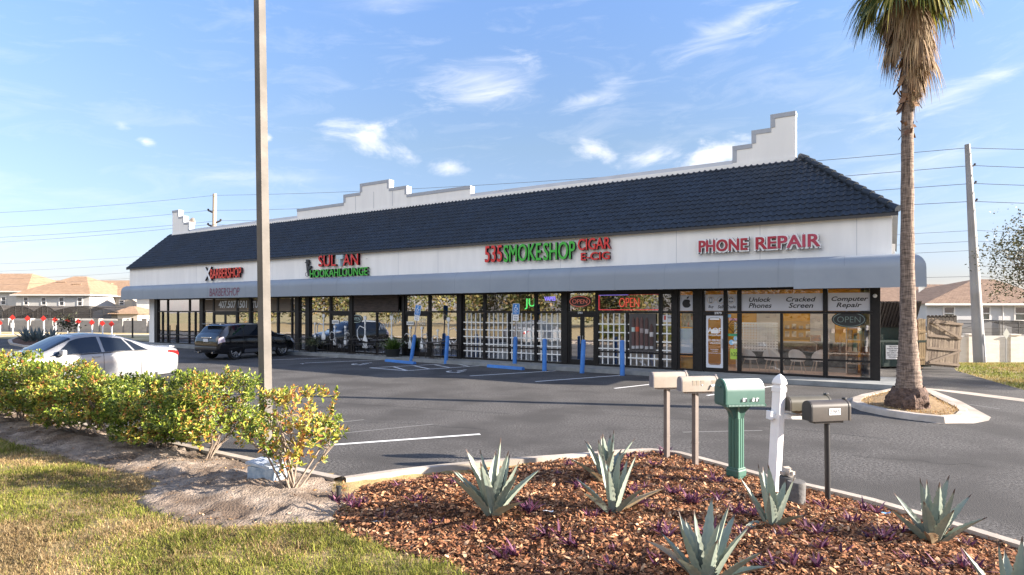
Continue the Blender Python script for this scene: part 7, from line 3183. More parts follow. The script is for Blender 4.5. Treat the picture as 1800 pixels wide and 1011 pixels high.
# ------------------------------------------------------------------ broadleaf trees at the right
def tree(name, label, loc, h, rx, rz_, ncl, seed, size=.12, cols=((.05, .07, .02), (.08, .10, .03), (.11, .12, .04)), trunk_r=.16, per=9, hole=.35, group=None):
    rg = np.random.default_rng(seed)
    t = thing(name, label, 'tree', loc, 0, group)
    C = []
    lobes = [(rg.uniform(-.6, .6) * rx, rg.uniform(-.6, .6) * rx, h - rz_ + rg.uniform(-.5, .6) * rz_, rg.uniform(.35, .55)) for _ in range(11)]
    while len(C) < ncl:
        lb = lobes[rg.integers(0, len(lobes))]
        p = rg.normal(0, .55, 3)
        r_ = np.linalg.norm(p)
        if r_ > 1 or (r_ < hole):
            continue
        C.append((lb[0] + p[0] * rx * lb[3] * 1.3, lb[1] + p[1] * rx * lb[3] * 1.3, lb[2] + p[2] * rz_ * lb[3] * 1.3))
    C = np.array(C)
    ax = rg.normal(0, .6, C.shape) + np.array([0, 0, .4])
    n = len(C) * per
    c = np.repeat(C, per, 0) + rg.normal(0, size * 1.5, (n, 3))
    d = rg.normal(0, 1, (n, 3))
    d /= np.linalg.norm(d, axis=1, keepdims=True)
    e = np.cross(d, rg.normal(0, 1, (n, 3)))
    e /= np.linalg.norm(e, axis=1, keepdims=True)
    L = size * (.6 + .8 * rg.random(n))
    v = np.empty((n, 4, 3))
    v[:, 0] = c - d * L[:, None] * .5
    v[:, 1] = c + e * (L * .24)[:, None]
    v[:, 2] = c + d * L[:, None] * .5
    v[:, 3] = c - e * (L * .24)[:, None]
    f = (np.arange(n) * 4)[:, None] + np.arange(4)[None]
    pal = np.array(cols)
    tone = np.repeat(.65 + .7 * rg.random(len(C)), per)
    cc = pal[rg.integers(0, len(pal), n)] * tone[:, None]
    fast_mesh('crown', v.reshape(-1, 3), f, pm('tree leaf', (1, 1, 1), rough=.55, attr='Col', trans=.25), np.repeat(cc, 4, 0), parent=t)
    m = MB()
    hb = h - 2 * rz_ * .8
    m.path([(0, 0, -.2), (.04, .02, hb * .5), (0, .05, max(hb, .6))], [trunk_r * 1.25, trunk_r, trunk_r * .85], 10)
    for lb in lobes:
        mid = (lb[0] * .4, lb[1] * .4, (max(hb, .6) + lb[2]) / 2)
        m.path([(0, .05, max(hb, .6) - .1), mid, (lb[0], lb[1], lb[2])], [trunk_r * .5, trunk_r * .3, trunk_r * .1], 6)
        for _ in range(7):
            q = C[rg.integers(0, ncl)]
            if np.linalg.norm(q - np.array(lb[:3])) < rx:
                m.path([mid, (np.array(mid) + q) / 2 + rg.normal(0, .08, 3), q], [trunk_r * .18, trunk_r * .1, .006], 4)
    m.build('trunk', twig_mat, t)
    return t


p = P(1868, 632, 22.0)
tree('tree', 'sparse leafy tree reaching in from the right edge beyond the road', (p.x, p.y, gz(p.x, p.y)), 6.0, 2.2, 1.7, 900, 61, size=.10, cols=((.035, .04, .018), (.05, .055, .022), (.08, .075, .03)), trunk_r=.13, per=7)
tree('tree', 'roadside tree standing right of the access road beyond the palm', (27.0, 17.2, 0), 6.5, 2.6, 2.0, 520, 62, size=.16, trunk_r=.16)


# woods and lawn that the shop windows mirror, off to the left of the view
def woods():
    rg = np.random.default_rng(5)
    C, tones = [], []
    for i in range(46):
        s = i / 45
        bx, by = -84 + 74 * s + rg.normal(0, 3.5), 34 - 74 * s + rg.normal(0, 3.5)
        hh = rg.uniform(5.5, 10.5)
        rr = rg.uniform(2.4, 4.0)
        tone = rg.uniform(.8, 1.3)
        for _ in range(1500):
            p = rg.normal(0, .5, 3)
            if np.linalg.norm(p) > 1.1:
                continue
            C.append((bx + p[0] * rr, by + p[1] * rr, max(.4, hh * .56 + p[2] * hh * .46)))
            tones.append(tone)
    C = np.array(C)
    n = len(C)
    d = rg.normal(0, 1, (n, 3))
    d /= np.linalg.norm(d, axis=1, keepdims=True)
    e = np.cross(d, rg.normal(0, 1, (n, 3)))
    e /= np.linalg.norm(e, axis=1, keepdims=True)
    L = .2 * (.6 + .8 * rg.random(n))
    v = np.empty((n, 4, 3))
    v[:, 0] = C - d * L[:, None]
    v[:, 1] = C + e * (L * .6)[:, None]
    v[:, 2] = C + d * L[:, None]
    v[:, 3] = C - e * (L * .6)[:, None]
    f = (np.arange(n) * 4)[:, None] + np.arange(4)[None]
    pal = np.array([(.10, .11, .03), (.16, .15, .045), (.07, .085, .025), (.22, .18, .06), (.20, .13, .06)])
    cc = pal[rg.integers(0, 5, n)] * (np.array(tones) * (.7 + .6 * rg.random(n)))[:, None]
    o = fast_mesh('woods', v.reshape(-1, 3), f, pm('tree leaf', (1, 1, 1)), np.repeat(cc, 4, 0))
    tag(o, 'sunlit mass of trees mirrored in the dark shop windows', 'woods', kind='stuff')


woods()
# ------------------------------------------------------------------ things beyond the car park
house_wall = pm('house stucco', (.50, .485, .465), (.45, .435, .415), scale=1.2, rough=.9)
house_wall_w = pm('house stucco warm', (.52, .46, .385), (.47, .415, .345), scale=1.2, rough=.9)
win_glass = glass_mat('house glass', (.05, .06, .07), refl=.12, rough=.03, through=.2, dark=(.03, .045, .06))


def tile_roof_mat(name, c1, c2, vscale=3.2):
    m = bpy.data.materials.new(name)
    m.use_nodes = True
    nt = m.node_tree
    N, L = nt.nodes, nt.links
    b = N.get('Principled BSDF')
    b.inputs['Roughness'].default_value = .85
    tc = N.new('ShaderNodeTexCoord')
    wv = N.new('ShaderNodeTexWave')
    wv.wave_type = 'BANDS'
    wv.bands_direction = 'X'
    wv.inputs['Scale'].default_value = 1.05
    wv.inputs['Distortion'].default_value = .3
    L.new(tc.outputs['Object'], wv.inputs['Vector'])
    wz = N.new('ShaderNodeTexWave')
    wz.bands_direction = 'Z'
    wz.wave_profile = 'SAW'
    wz.inputs['Scale'].default_value = vscale * .5
    L.new(tc.outputs['Object'], wz.inputs['Vector'])
    nz = N.new('ShaderNodeTexNoise')
    nz.inputs['Scale'].default_value = 2.2
    nz.inputs['Detail'].default_value = 6
    L.new(tc.outputs['Object'], nz.inputs['Vector'])
    r_ = N.new('ShaderNodeValToRGB')
    r_.color_ramp.elements[0].position = .35
    r_.color_ramp.elements[1].position = .65
    r_.color_ramp.elements[0].color = rgba(c1)
    r_.color_ramp.elements[1].color = rgba(c2)
    L.new(nz.outputs['Fac'], r_.inputs[0])
    L.new(r_.outputs[0], b.inputs['Base Color'])
    ad = N.new('ShaderNodeMath')
    ad.operation = 'ADD'
    L.new(wv.outputs['Fac'], ad.inputs[0])
    L.new(wz.outputs['Fac'], ad.inputs[1])
    bp = N.new('ShaderNodeBump')
    bp.inputs['Strength'].default_value = .8
    bp.inputs['Distance'].default_value = .10
    L.new(ad.outputs[0], bp.inputs['Height'])
    L.new(bp.outputs[0], b.inputs['Normal'])
    return m


roof_tan = tile_roof_mat('tan roof tile', (.25, .155, .09), (.33, .215, .135))
roof_terra = tile_roof_mat('terracotta roof tile', (.14, .085, .055), (.215, .14, .092))
fascia_w = pm('gutter white', (.66, .63, .6), rough=.6)


def hip_roof(m, x0, x1, y0, y1, ze, zr, rx0, rx1, ov=.5):
    """hip roof over a box: eave corners and a ridge from rx0 to rx1 at mid depth"""
    x0, x1, y0, y1 = x0 - ov, x1 + ov, y0 - ov, y1 + ov
    ym = (y0 + y1) / 2
    vs = [(x0, y0, ze), (x1, y0, ze), (x1, y1, ze), (x0, y1, ze), (rx0, ym, zr), (rx1, ym, zr)]
    m.add(vs, [(0, 1, 5, 4), (1, 2, 5), (2, 3, 4, 5), (3, 0, 4), (3, 2, 1, 0)])


def house(name, label, boxes, wall_m, roof_m, wins, Y, group=None, rots=0.0, vents=()):
    """boxes in photo pixels at their own depth: (x0, x1, eave y, ridge y, ridge x0, ridge x1, depth from Y, length back, z ground)"""
    o = P((boxes[0][0] + boxes[0][1]) / 2, 546, Y)
    t = thing(name, label, 'house', (o.x, o.y, 0), 0, group)
    for (bx0, bx1, ye, yr, r0, r1, dy, ln, wm) in boxes:
        yy = Y + dy
        k = F / yy
        x0, x1 = (bx0 - HX) / k - o.x, (bx1 - HX) / k - o.x
        ze = H - (ye - HY) / k
        yb = yy + ln / 2
        kb = F / yb
        zr = H - (yr - HY) / kb
        gz0 = -3.2
        m = MB()
        m.b6(x0, x1, yy - o.y, yy - o.y + ln, gz0, ze)
        m.build('wall', wm or wall_m, t)
        m = MB()
        hip_roof(m, x0, x1, yy - o.y, yy - o.y + ln, ze + .02, zr, (r0 - HX) / kb - o.x, (r1 - HX) / kb - o.x)
        rf = m.build('roof', roof_m, t)
        m = MB()
        m.b6(x0 - .52, x1 + .52, yy - o.y - .56, yy - o.y - .50, ze - .16, ze + .03)
        m.b6(x1 + .50, x1 + .56, yy - o.y - .50, yy - o.y + ln, ze - .16, ze + .03)
        m.build('gutter', fascia_w, rf)
    for (wx0, wx1, wy0, wy1, dy) in wins:
        yy = Y + dy
        k = F / yy
        x0, x1, z0, z1 = (wx0 - HX) / k - o.x, (wx1 - HX) / k - o.x, H - (wy1 - HY) / k, H - (wy0 - HY) / k
        m = MB()
        yf = yy - o.y
        w = .14
        m.b6(x0, x0 + w, yf - .06, yf + .02, z0, z1)
        m.b6(x1 - w, x1, yf - .06, yf + .02, z0, z1)
        m.b6(x0 + w, x1 - w, yf - .06, yf + .02, z1 - w, z1)
        m.b6(x0 + w, x1 - w, yf - .07, yf + .02, z0, z0 + w)
        m.b6(x0 + w, x1 - w, yf - .055, yf + .02, (z0 + z1) / 2 - .05, (z0 + z1) / 2 + .05)
        wf = m.build('window', fascia_w, t)
        m = MB()
        m.add([(x0 + .1, yf - .015, z0 + .1), (x1 - .1, yf - .015, z0 + .1), (x1 - .1, yf - .015, z1 - .1), (x0 + .1, yf - .015, z1 - .1)], [(0, 1, 2, 3)])
        m.build('pane', win_glass, wf, fix=False)
    for (vx, vy, dy) in vents:
        yy = Y + dy
        k = F / yy
        q = ((vx - HX) / k - o.x, yy - o.y, H - (vy - HY) / k)
        m = MB()
        m.bevbox((0, 0, .0), (1.5, .9, .28), .08)
        m.build('roof_vent', roof_m, t, loc=q)
    return t


YL = 92.0
house('house', 'tan roofed pale house at far left edge beyond block wall', [(-70, 45, 512, 481, 0, 57, 3, 16, None)], house_wall, roof_tan, [(1.5, 11.5, 521, 536.5, 3)], YL, 'row houses beyond the left wall',
      vents=[(12, 493, 9), (46, 492, 9), (32, 500, 7)])
house('house', 'tan roofed house with four upper windows above dark screen porches', [(28, 157, 518, 486, 130, 152, 0, 15, None), (130, 232, 520.5, 493, 60, 228, 6, 17, house_wall_w)], house_wall, roof_tan,
      [(41, 50.5, 521.5, 537, 0), (72, 82, 522, 537, 0), (103.5, 113.5, 522, 538, 0), (135.5, 145.5, 522, 538.5, 0), (209, 219, 527, 537, 6)], YL, 'row houses beyond the left wall',
      vents=[(110, 497, 5), (145, 496, 6), (137, 501, 4), (190, 499, 12)])
house('house', 'bright sunlit white house wall just left of the white strip', [(240, 300, 520, 505, 245, 280, -4, 14, None)], pm('bright stucco', (.74, .70, .63), rough=.9), roof_tan, [(217, 229, 559, 567, -14.1)], YL, 'row houses beyond the left wall')
t = thing('annex', 'low annex with small tan hip roof left of bright wall', 'annex', P(222, 560, 80), 0)
m = MB()
k = F / 80
o = t.location
x0, x1 = (196 - HX) / k - o.x, (242 - HX) / k - o.x
m.b6(x0, x1, 0, 6, -3 - o.z, H - (552 - HY) / k - o.z)
m.build('wall', house_wall_w, t)
m = MB()
hip_roof(m, x0, x1, 0, 6, H - (552 - HY) / k - o.z, H - (538 - HY) / k - o.z, (206 - HX) / k - o.x, (212 - HX) / k - o.x, .4)
m.build('roof', roof_tan, t)

screen_mesh = bpy.data.materials.new('insect screen')
screen_mesh.use_nodes = True
nt_ = screen_mesh.node_tree
nt_.nodes.remove(nt_.nodes['Principled BSDF'])
a_, b_, c_ = nt_.nodes.new('ShaderNodeBsdfTransparent'), nt_.nodes.new('ShaderNodeBsdfDiffuse'), nt_.nodes.new('ShaderNodeMixShader')
b_.inputs[0].default_value = (.055, .05, .048, 1)
c_.inputs[0].default_value = .62
nt_.links.new(a_.outputs[0], c_.inputs[1])
nt_.links.new(b_.outputs[0], c_.inputs[2])
nt_.links.new(c_.outputs[0], nt_.nodes['Material Output'].inputs[0])


def screen_cage(label, xs, yb, ye, yr, Y, depth, curve=True, group=None):
    """dark screened porch: xs pixel span, base, eave and crown rows"""
    k = F / Y
    x0, x1 = (xs[0] - HX) / k, (xs[1] - HX) / k
    z0, ze, zr = [H - (v - HY) / k for v in (yb, ye, yr)]
    t = thing('screen_porch', label, 'screen porch', ((x0 + x1) / 2, Y, z0), 0, group)
    w, he, hr = (x1 - x0) / 2, ze - z0, zr - z0
    n = 10
    top = [(-w + 2 * w * i / n, he + (hr - he) * (math.sin(PI * i / n) if curve else min(1, 3 * i / n, 3 * (n - i) / n))) for i in range(n + 1)]
    m = MB()
    for (a, b) in zip(top, top[1:]):
        m.add([(a[0], 0, a[1]), (b[0], 0, b[1]), (b[0], depth, b[1]), (a[0], depth, a[1])], [(0, 1, 2, 3)])
        m.add([(a[0], 0, 0), (b[0], 0, 0), (b[0], 0, b[1]), (a[0], 0, a[1])], [(0, 1, 2, 3)])
    for s in (-w, w):
        m.add([(s, 0, 0), (s, depth, 0), (s, depth, he), (s, 0, he)], [(0, 1, 2, 3)])
    m.build('screen', screen_mesh, t, fix=False)
    m = MB()
    fr = .05
    for i in range(0, n + 1, 2):
        m.box((top[i][0], 0, top[i][1] / 2), (fr, fr, top[i][1]))
        m.box((top[i][0], depth / 2, top[i][1]), (fr, depth, fr))
    for (a, b) in zip(top, top[1:]):
        m.tube((a[0], 0, a[1]), (b[0], 0, b[1]), .035, n=5)
    m.box((0, 0, he), (2 * w, fr * .8, fr * .8))
    m.box((0, 0, he * .5), (2 * w, fr * .8, fr * .8))
    m.build('frame', pm('cage frame', (.055, .05, .048), rough=.6), t)
    m = MB()
    m.b6(-w, w, -.05, .05, -2.2, .0)
    m.build('low_wall', house_wall, t)
    return t


scr = 'screen porches behind the houses'
screen_cage('dark screen porch at far left under the first house', (-8, 8), 560, 551, 537, 84, 7, True, scr)
screen_cage('wide dark screen porch under the second and third windows', (4, 62), 560, 548, 537.5, 82, 7, True, scr)
screen_cage('dark screen porch with curved roof below the third window', (58, 100), 560, 549, 538, 81, 7, True, scr)
screen_cage('dark screen porch on the right with long low front', (88, 206), 560, 549, 538, 80, 8, True, scr)

blockwall_m = pm('block wall grey', (.26, .25, .245), (.33, .315, .30), scale=1.4, rough=.9, bump=.4, bscale=7, stretch=(1, 1, 3))


def block_wall(label, pts, h_px, Y0, mat, pier_w=.55, npier=8, zf=None):
    """wall run between photo pixels along its foot"""
    p, q = pts
    d = (q - p)
    L = Vector((d.x, d.y)).length
    t = thing('block_wall', label, 'wall', p, math.atan2(d.y, d.x))
    hh = h_px
    m = MB()
    dz = q.z - p.z
    vs = [(0, -.1, -.6), (L, -.1, dz - .6), (L, .1, dz - .6), (0, .1, -.6), (0, -.1, hh), (L, -.1, dz + hh), (L, .1, dz + hh), (0, .1, hh)]
    m.add(vs, [(0, 1, 5, 4), (1, 2, 6, 5), (2, 3, 7, 6), (3, 0, 4, 7), (4, 5, 6, 7)])
    m.build('panel', mat, t)
    for i in range(npier + 1):
        x = L * i / npier
        z = dz * i / npier
        m = MB()
        m.b6(x - pier_w / 2, x + pier_w / 2, -.22, .22, z - .6, z + hh + .12)
        m.b6(x - pier_w / 2 - .06, x + pier_w / 2 + .06, -.28, .28, z + hh + .121, z + hh + .2)
        m.build('pillar', mat, t)
    return t


Yw = 68.0
pL, pR = P(-60, 590, Yw), P(300, 594, Yw - 6)
block_wall('grey block wall with pillars behind the red markers', (pL, pR), 27.5 * Yw / F, Yw, blockwall_m, .6, 9)
cream = pm('cream block', (.58, .52, .45), (.66, .60, .53), scale=1.2, rough=.9, bump=.5, bscale=6, stretch=(1, 1, 4))
YR = 41.0
pA, pB = P(1560, 632.5, YR), P(2000, 636.5, YR)
block_wall('cream block wall beyond the grass at right', (pA, pB), 42 * YR / F, YR, cream, .6, 6)

# right-hand house
YH = 60.0
house('house', 'two storey white house with terracotta hip roof at right', [(1629, 1860, 534, 491, 1712, 1747, 0, 16, None), (1500, 1700, 534, 500, 1530, 1688, 5, 18, None)], pm('house stucco cool', (.5, .5, .51), (.46, .46, .47), scale=1.2, rough=.9), roof_terra,
      [(1657, 1678.5, 538, 564, 0), (1725, 1741, 538, 564, 0), (1782, 1804, 538, 565, 0)], YH, vents=[(1655, 506, 12), (1700, 507, 7), (1772, 508, 6)])
screen_cage('dark screened lanai along the right house behind wall', (1688, 1860), 590, 578, 564, 54, 5, False)
t = thing('downpipe', 'white downpipe on wall of the right hand house', 'downpipe', P(1763, 560, YH - .12), 0)
m = MB()
m.tube((0, 0, -2), (0, 0, 1.35), .06, n=8)
m.build('pipe', fascia_w, t)
m = MB()
m.tube((0, 0, 1.35), (0, .12, 1.5), .07, .05, n=8)
m.build('bend', fascia_w, t)

# red object markers in a row
red_panel = pm('marker red', (.62, .035, .025), rough=.5)
mk_px = [(0, 586.5, 567), (22.6, 587, 557.5), (49, 588, 559), (77, 589, 559), (97.3, 588.5, 561), (119.5, 588, 563), (138, 588, 564.5), (162, 587.5, 566), (180.5, 587.5, 567.5), (196.5, 587.5, 568.5)]
where = ['cut by left edge of view', 'second from left with a white plate', 'third from the left beside white wall', 'fourth from left above the agaves', 'fifth from left with white plate', 'half hidden behind the small tree', 'just right of the small tree', 'third from right end of row', 'second from right end of row', 'at the right end of the row']
for i, (x, yb, yd) in enumerate(mk_px):
    p = G(x, yb + 1.0, 0)
    k = F / p.y
    hh = (yb - yd) / k
    t = thing('marker_post', 'red diamond marker on white post ' + where[i], 'marker', p, 0, 'red diamond markers along the wall')
    m = MB()
    m.box((0, 0, hh / 2), (.10, .06, hh))
    m.build('post', white_paint, t)
    s = 5.2 / k
    m = MB()
    m.facade([(0, -s), (s, 0), (0, s), (-s, 0)], -.06, -.04)
    m.build('panel', red_panel, t, loc=(0, 0, hh))
    if i in (1, 4):
        m = MB()
        m.b6(-.16, .16, -.06, -.04, hh - .95, hh - .5)
        m.build('plate', white_paint, t)
# little tree among the markers
p = G(120, 592, 0)
tree('small_tree', 'small dark young tree among the red markers', (p.x, p.y, 0), 1.65, .75, .55, 60, 71, size=.22, cols=((.03, .035, .015), (.05, .055, .02)), trunk_r=.04, per=6, hole=.1)
# kerbed island with agaves, far left
im_px = [(14, 597), (30, 592), (60, 589.5), (95, 590), (128, 593), (140, 599), (120, 606), (80, 608.5), (40, 607), (18, 603)]
isl2 = [G(x, y, .12).xy for x, y in im_px]
inner2 = ring_kerb('kerb', isl2, .35, 0, .12, concrete)
m = MB()
c2 = sum(inner2, Vector((0, 0))) / len(inner2)
n_ = len(inner2)
m.add([(q.x, q.y, .10) for q in inner2] + [(c2.x, c2.y, .25)], [(i, (i + 1) % n_, n_) for i in range(n_)])
struct(m.build('island_ground', mulch_base))
blue_agave = pm('far agave', (.10, .14, .15), (.14, .18, .18), scale=5, rough=.6)
src = None
for i, (x, lab) in enumerate([(46, 'dark agave at left end of the far kerbed island'), (58, 'dark agave left of centre on the far island'), (71, 'dark agave right of centre on the far island'), (91, 'dark agave at right end of the far kerbed island')]):
    q = G(x, 600.5, .16)
    o = agave_mesh(80 + i, 16, 1.05, .09).build('agave', blue_agave, None, loc=q, rz=i * 1.3, fix=False)
    tag(o, lab, 'agave', 'agaves on the far kerbed island')
# verge between the car park and the wall on the left
verge = pm('dry verge', (.40, .29, .13), (.30, .24, .09), scale=.8, rough=1, bump=.6, bscale=20, c3=(.46, .38, .22), s3=.4)
flat_sheet('verge', [(-75, 50), (-34, 50.4), (-28.5, 46.6), (-26.4, 47), (-30, 66), (-80, 66)], -.012, verge)
flat_sheet('path', [(-75, 58.2), (-30, 56.6), (-29.4, 58), (-75, 60)], -.004, pm('path concrete', (.5, .46, .40), (.56, .52, .46), scale=.8, rough=.9))

# ------------------------------------------------------------------ utility poles and wires
pole_grey = pm('steel pole', (.22, .22, .235), (.27, .27, .285), scale=1.2, rough=.55, c3=(.19, .18, .18), s3=.6)
pole_tan = pm('wood pole', (.36, .29, .22), (.44, .36, .28), scale=1.5, rough=.85, stretch=(4, 4, .6))


def utility_pole(label, x0, y0, x1, y1, Y, w0, w1, mat, arms, px_side=1):
    p = P(x0, y0, Y)
    k = F / Y
    t = thing('utility_pole', label, 'utility pole', p, 0)
    hh = (y0 - y1) / k
    dx = (x1 - x0) / k
    m = MB()
    n = 14
    m.path([(dx * s, 0, hh * s) for s in np.linspace(-.06, 1, 10)], [(w0 + (w1 - w0) * max(s, 0)) / 2 / k for s in np.linspace(-.06, 1, 10)], 14)
    m.build('pole', mat, t, smooth=True)
    for (ya, side) in arms:
        s = (y0 - ya) / (y0 - y1)
        m = MB()
        c = Vector((dx * s, 0, hh * s))
        L = 11 / k
        m.tube(c - Vector((0, 0, 5 / k)), c + Vector((side * L, 0, 0)), 1.6 / k, 1.5 / k, 8)
        m.lathe([(1.2 / k, 0), (2.0 / k, .6 / k), (1.2 / k, 1.2 / k), (2.0 / k, 1.8 / k), (1.0 / k, 3 / k)], 10, c + Vector((side * L, 0, 0)))
        m.build('insulator', pm('insulator dark', (.05, .04, .045), rough=.4), t, smooth=True)
    return t


YP1, YP2 = 37.0, 74.0
utility_pole('tall grey steel utility pole leaning beyond the grass at right', 1722, 634, 1700.5, 254, YP1, 19, 8.5, pole_grey, [(290, 1), (321, 1), (352, 1)])
utility_pole('tan wooden utility pole rising behind the left parapet', 374.5, 560, 377.5, 341, YP2, 8.5, 6.5, pole_tan, [(370, -1), (388, 1), (395, -1)])
wire_m = pm('wire', (.09, .09, .10), rough=.6)


def wire(label, pts, r_=.02, group='overhead wires'):
    """pts: (x, y, depth) pixels; spans hang between them"""
    m = MB()
    out = []
    for (a, b) in zip(pts, pts[1:]):
        pa, pb_ = P(*a[:3]), P(*b[:3])
        L = (pb_ - pa).length
        sag = .008 * L
        for i in range(13):
            s = i / 12
            q = pa.lerp(pb_, s)
            q.z -= 4 * sag * s * (1 - s)
            if i or not out:
                out.append(q)
    c = out[0].copy()
    m.path([q - c for q in out], r_, 4)
    o = m.build('power_line', wire_m, None, loc=c)
    tag(o, label, 'power line', group)


WL = 'overhead wire strung between the leaning grey pole and the tan pole, '
for i, (yl0, yl, yr_, yr2) in enumerate([(369, 343.5, 260, 259), (395, 370, 291, 294), (412, 388, 322.5, 324.5), (421.5, 395, 354, 356)]):
    ends = ['topmost of four', 'second from top', 'third from top', 'lowest of four'][i]
    wire(WL + ends, [(-120, yl0 + 10, 80), ((377 if i in (0,) else (386 if i == 2 else 366)), yl, YP2), ((1701 if i == 0 else 1711), yr_, YP1), (2050, yr2 + 4, 34)], .018)
for i, (y0, y1) in enumerate([(461, 405), (474, 424), (488, 440), (498, 486)]):
    wire('thin distant wire low over the rooftops, ' + ['highest of these four', 'second highest', 'second lowest', 'lowest of these four'][i], [(-150, y0 + 6, 96), (300, y0 - 14, 92), (1716, y1, 46), (2000, y1 + 8, 44)], .014, 'low thin wires')

# ------------------------------------------------------------------ dumpster, fence and leaning gate
YD = 25.2
p = G(1552, 648, 0)
k = F / p.y
dm = thing('dumpster', 'dark green dumpster with open ribbed black lid beside the strip', 'dumpster', (p.x, p.y, 0), R(-3))
dg_ = pm('dumpster green', (.022, .040, .034), (.034, .052, .045), scale=3, rough=.5)
m = MB()
wd = 1.85
m.b6(-.08, wd, 0, .05, .12, 1.12)
m.b6(-.08, -.03, .05, 1.3, .12, 1.12)
m.b6(wd - .05, wd, .05, 1.3, .12, 1.12)
m.b6(-.03, wd - .05, 1.25, 1.3, .12, 1.9)
m.b6(-.08, wd, 0, 1.3, .08, .119)
m.build('body', dg_, dm)
m = MB()
m.b6(-.12, wd + .04, -.05, .0, 1.04, 1.13)
for x in (.0, .6, 1.2, 1.8):
    m.b6(x - .04, x + .02, -.04, -.001, .12, 1.03)
m.build('rim', dg_, dm)
lid = pm('lid black', (.03, .026, .026), rough=.35)
m = MB()
for i in range(15):
    x = -.05 + i * .13
    pts = []
    for j in range(7):
        a = R(5 + 14 * j)
        pts.append((x + .05 * math.sin(j * .4), 1.28 - .55 * math.sin(a) * .55 + 0 * j, 1.9 + .0 + .95 * (math.sin(R(90 * j / 6)) - .02)))
    m.path([(x + .02 * j, 1.20 - .62 * (1 - math.cos(R(15 * j))) * 0 - .05 * j, 1.62 + .17 * j) for j in range(7)], .045, 6)
m.add([(-.12, 1.25, 1.60), (wd + .1, 1.25, 1.60), (wd + .2, .92, 2.68), (-.02, .92, 2.68)], [(0, 1, 2, 3)])
m.build('lid', lid, dm, smooth=True)
t = thing('dumpster_sign', 'white recycling notice of black words on the dark green dumpster', 'sign', (p.x + .02, p.y - .055, 0), R(-3))
m = MB()
m.b6(.06, .62, -.005, .0, .38, .93)
m.build('sheet', pm('notice white', (.66, .66, .66), rough=.6), t)
for i, s in enumerate(['ORLANDO', 'WASTE PAPER', 'COMPANY', '407-299-1380', 'RECYCLING', 'PROGRAM']):
    hw = min(.25, .031 * len(s) * .78)
    lettering('lettering', s, .34 - hw, .34 + hw, .85 - i * .083, .90 - i * .083, -.007, [ink], t, 0, .03)

wood = pm('weathered wood', (.20, .155, .115), (.30, .24, .18), scale=3.0, rough=.9, bump=.3, bscale=20, stretch=(6, 6, .7), c3=(.14, .105, .08), s3=1.2)
wood_new = pm('paler wood', (.38, .28, .17), (.46, .35, .22), scale=3, rough=.85, stretch=(6, 6, .7))
wood_red = pm('reddish wood', (.20, .11, .075), (.27, .16, .11), scale=3, rough=.9, stretch=(6, 6, .7))
YG = 23.4
gp = P(1626, 643, YG)
k = F / YG
# leaning gate
gate = thing('wooden_gate', 'broken weathered wooden gate leaning open beside the grass', 'gate', gp, R(4), ry=R(5))
gw, gh = 63 / k, 84 / k
m = MB()
nb = 12
for i in range(nb):
    x = gw * i / nb
    dz = random.uniform(-.02, .03) - .08 * i / nb
    w = gw / nb - .012
    m.add([(x, 0, .02), (x + w, 0, .02), (x + w, 0, gh + dz - .04), (x + w * .75, 0, gh + dz), (x + w * .25, 0, gh + dz), (x, 0, gh + dz - .04),
           (x, .025, .02), (x + w, .025, .02), (x + w, .025, gh + dz - .04), (x + w * .75, .025, gh + dz), (x + w * .25, .025, gh + dz), (x, .025, gh + dz - .04)],
          [(0, 1, 2, 3, 4, 5), (11, 10, 9, 8, 7, 6)] + [(i_, (i_ + 1) % 6, 6 + (i_ + 1) % 6, 6 + i_) for i_ in range(6)])
m.build('boards', wood, gate)
m = MB()
for z in (.14, .70, 1.18, 1.72):
    m.b6(0, gw, -.045, -.002, z - .045, z + .045)
for (xa, za, xb, zb) in ((.12, 1.70, gw - .15, 1.20), (.12, .16, gw - .1, .66)):
    d = Vector((xb - xa, 0, zb - za))
    m.box(((xa + xb) / 2, -.07, (za + zb) / 2), (d.length, .04, .085), Matrix.Rotation(-math.atan2(d.z, d.x), 3, 'Y'))
m.build('braces', pm('brace wood', (.17, .13, .10), (.24, .185, .14), scale=4, rough=.9, stretch=(.7, 6, 6)), gate)
# fence of the bin yard behind it
fp_ = P(1560, 644, 26.5)
fq = P(1622, 643, 24.3)
d = fq - fp_
fence = thing('wooden_fence', 'reddish board fence of the bin yard behind the palm trunk', 'fence', (fp_.x, fp_.y, 0), math.atan2(d.y, d.x))
L = Vector((d.x, d.y)).length
m = MB()
nb = 15
for i in range(nb):
    x = L * i / nb
    m.b6(x, x + L / nb - .012, 0, .025, .03, 1.93 + random.uniform(-.03, .03))
m.build('boards', wood_red, fence)
m = MB()
for z in (.25, 1.0, 1.7):
    m.b6(0, L, -.05, -.001, z - .045, z + .045)
m.build('rails', wood_red, fence)
for x in (L * .5, L):
    m = MB()
    m.b6(x - .06, x + .06, -.14, -.052, 0, 1.98)
    m.build('post', wood_new if x == L else wood_red, fence)
t = thing('fence_panel', 'short paler board panel between the reddish fence and leaning gate', 'fence panel', P(1616, 643.5, 23.9), R(-4))
m = MB()
w_ = 11 / (F / 23.9)
for i in range(3):
    m.b6(w_ * i / 3, w_ * (i + 1) / 3 - .01, 0, .03, .05, 1.86)
m.build('boards', wood_new, t)
m = MB()
for z in (.3, 1.35):
    m.b6(0, w_, -.04, -.001, z - .04, z + .04)
m.build('rails', wood_new, t)
t = thing('fence_panel', 'dark scalloped fence top behind the leaning gate', 'fence panel', P(1630, 640, 25.2), R(6))
m = MB()
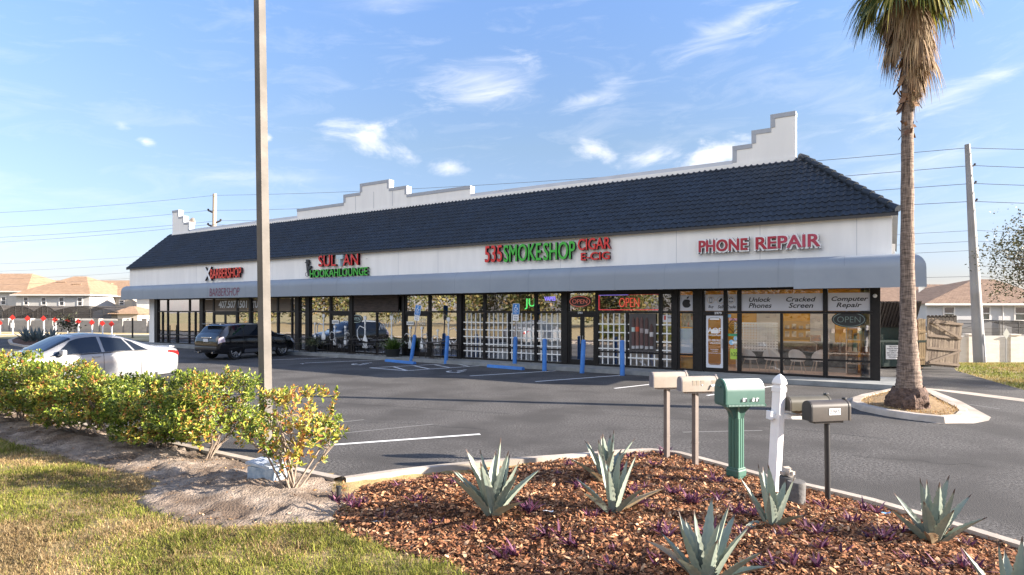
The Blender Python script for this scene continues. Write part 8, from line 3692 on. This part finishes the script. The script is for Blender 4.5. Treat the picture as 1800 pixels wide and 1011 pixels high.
for i in range(8):
    x = i * .17
    m.b6(x, x + .15, 0, .03, 0, 1.98)
    m.tube((x + .075, .015, 1.98), (x + .075, .015, 2.03), .07, .045, 8)
m.build('boards', pm('dark wood', (.035, .028, .024), rough=.9), t)
m = MB()
m.b6(0, 1.35, -.04, -.001, .4, .48)
m.build('rails', pm('dark wood', (.035, .028, .024)), t)
# diamond road sign seen from behind
p = P(1768.5, 633, 36.5)
k = F / 36.5
t = thing('road_sign', 'grey diamond road sign on thin post before cream wall', 'road sign', p, 0)
m = MB()
m.b6(-.03, .03, -.02, .02, -.3, 57 / k)
m.build('post', pm('sign post grey', (.25, .25, .25), rough=.6), t)
m = MB()
s = .34
m.facade([(0, -s * 1.0), (s * .62, 0), (0, s * 1.0), (-s * .62, 0)], -.03, -.021)
m.build('panel', pm('sign back', (.42, .42, .38), rough=.5), t, loc=(0, 0, 46 / k))
# scraps of litter
for (x, y, c, lab, s) in ((345, 620, (.7, .7, .72), 'white scrap of paper lying behind the black car', .14), (1560, 905, (.12, .30, .60), 'blue plastic scrap on bark by the curving kerb', .05), (964, 902, (.6, .63, .68), 'crumpled pale scrap on bark between agaves', .05),
                          (660, 921, (.6, .6, .58), 'small pale stick lying where lawn meets sand', .05), (531, 640.5, (.6, .6, .6), 'white paper scrap on shaded asphalt before the lounge', .08)):
    q = G(x, y, .0)
    if c[2] != .72 and y > 700:
        zz = zm(*G(x, y, .2).xy)
        q = G(x, y, max(zz, .11))
    m = MB()
    rr = random.Random(int(x))
    pts = [(s * (i - 2) / 2 * rr.uniform(.7, 1.2), s * .6 * rr.uniform(-.3, .3), .01 + s * rr.uniform(0, .35)) for i in range(5)]
    pts2 = [(p_[0] + s * .1, p_[1] + s * rr.uniform(.4, .9), .01 + s * rr.uniform(0, .3)) for p_ in pts]
    m.add(pts + pts2, [(i, i + 1, 6 + i, 5 + i) for i in range(4)])
    o = m.build('litter_scrap', pm('scrap %d' % int(x), c, rough=.6), None, loc=q, fix=False)
    tag(o, lab, 'litter')
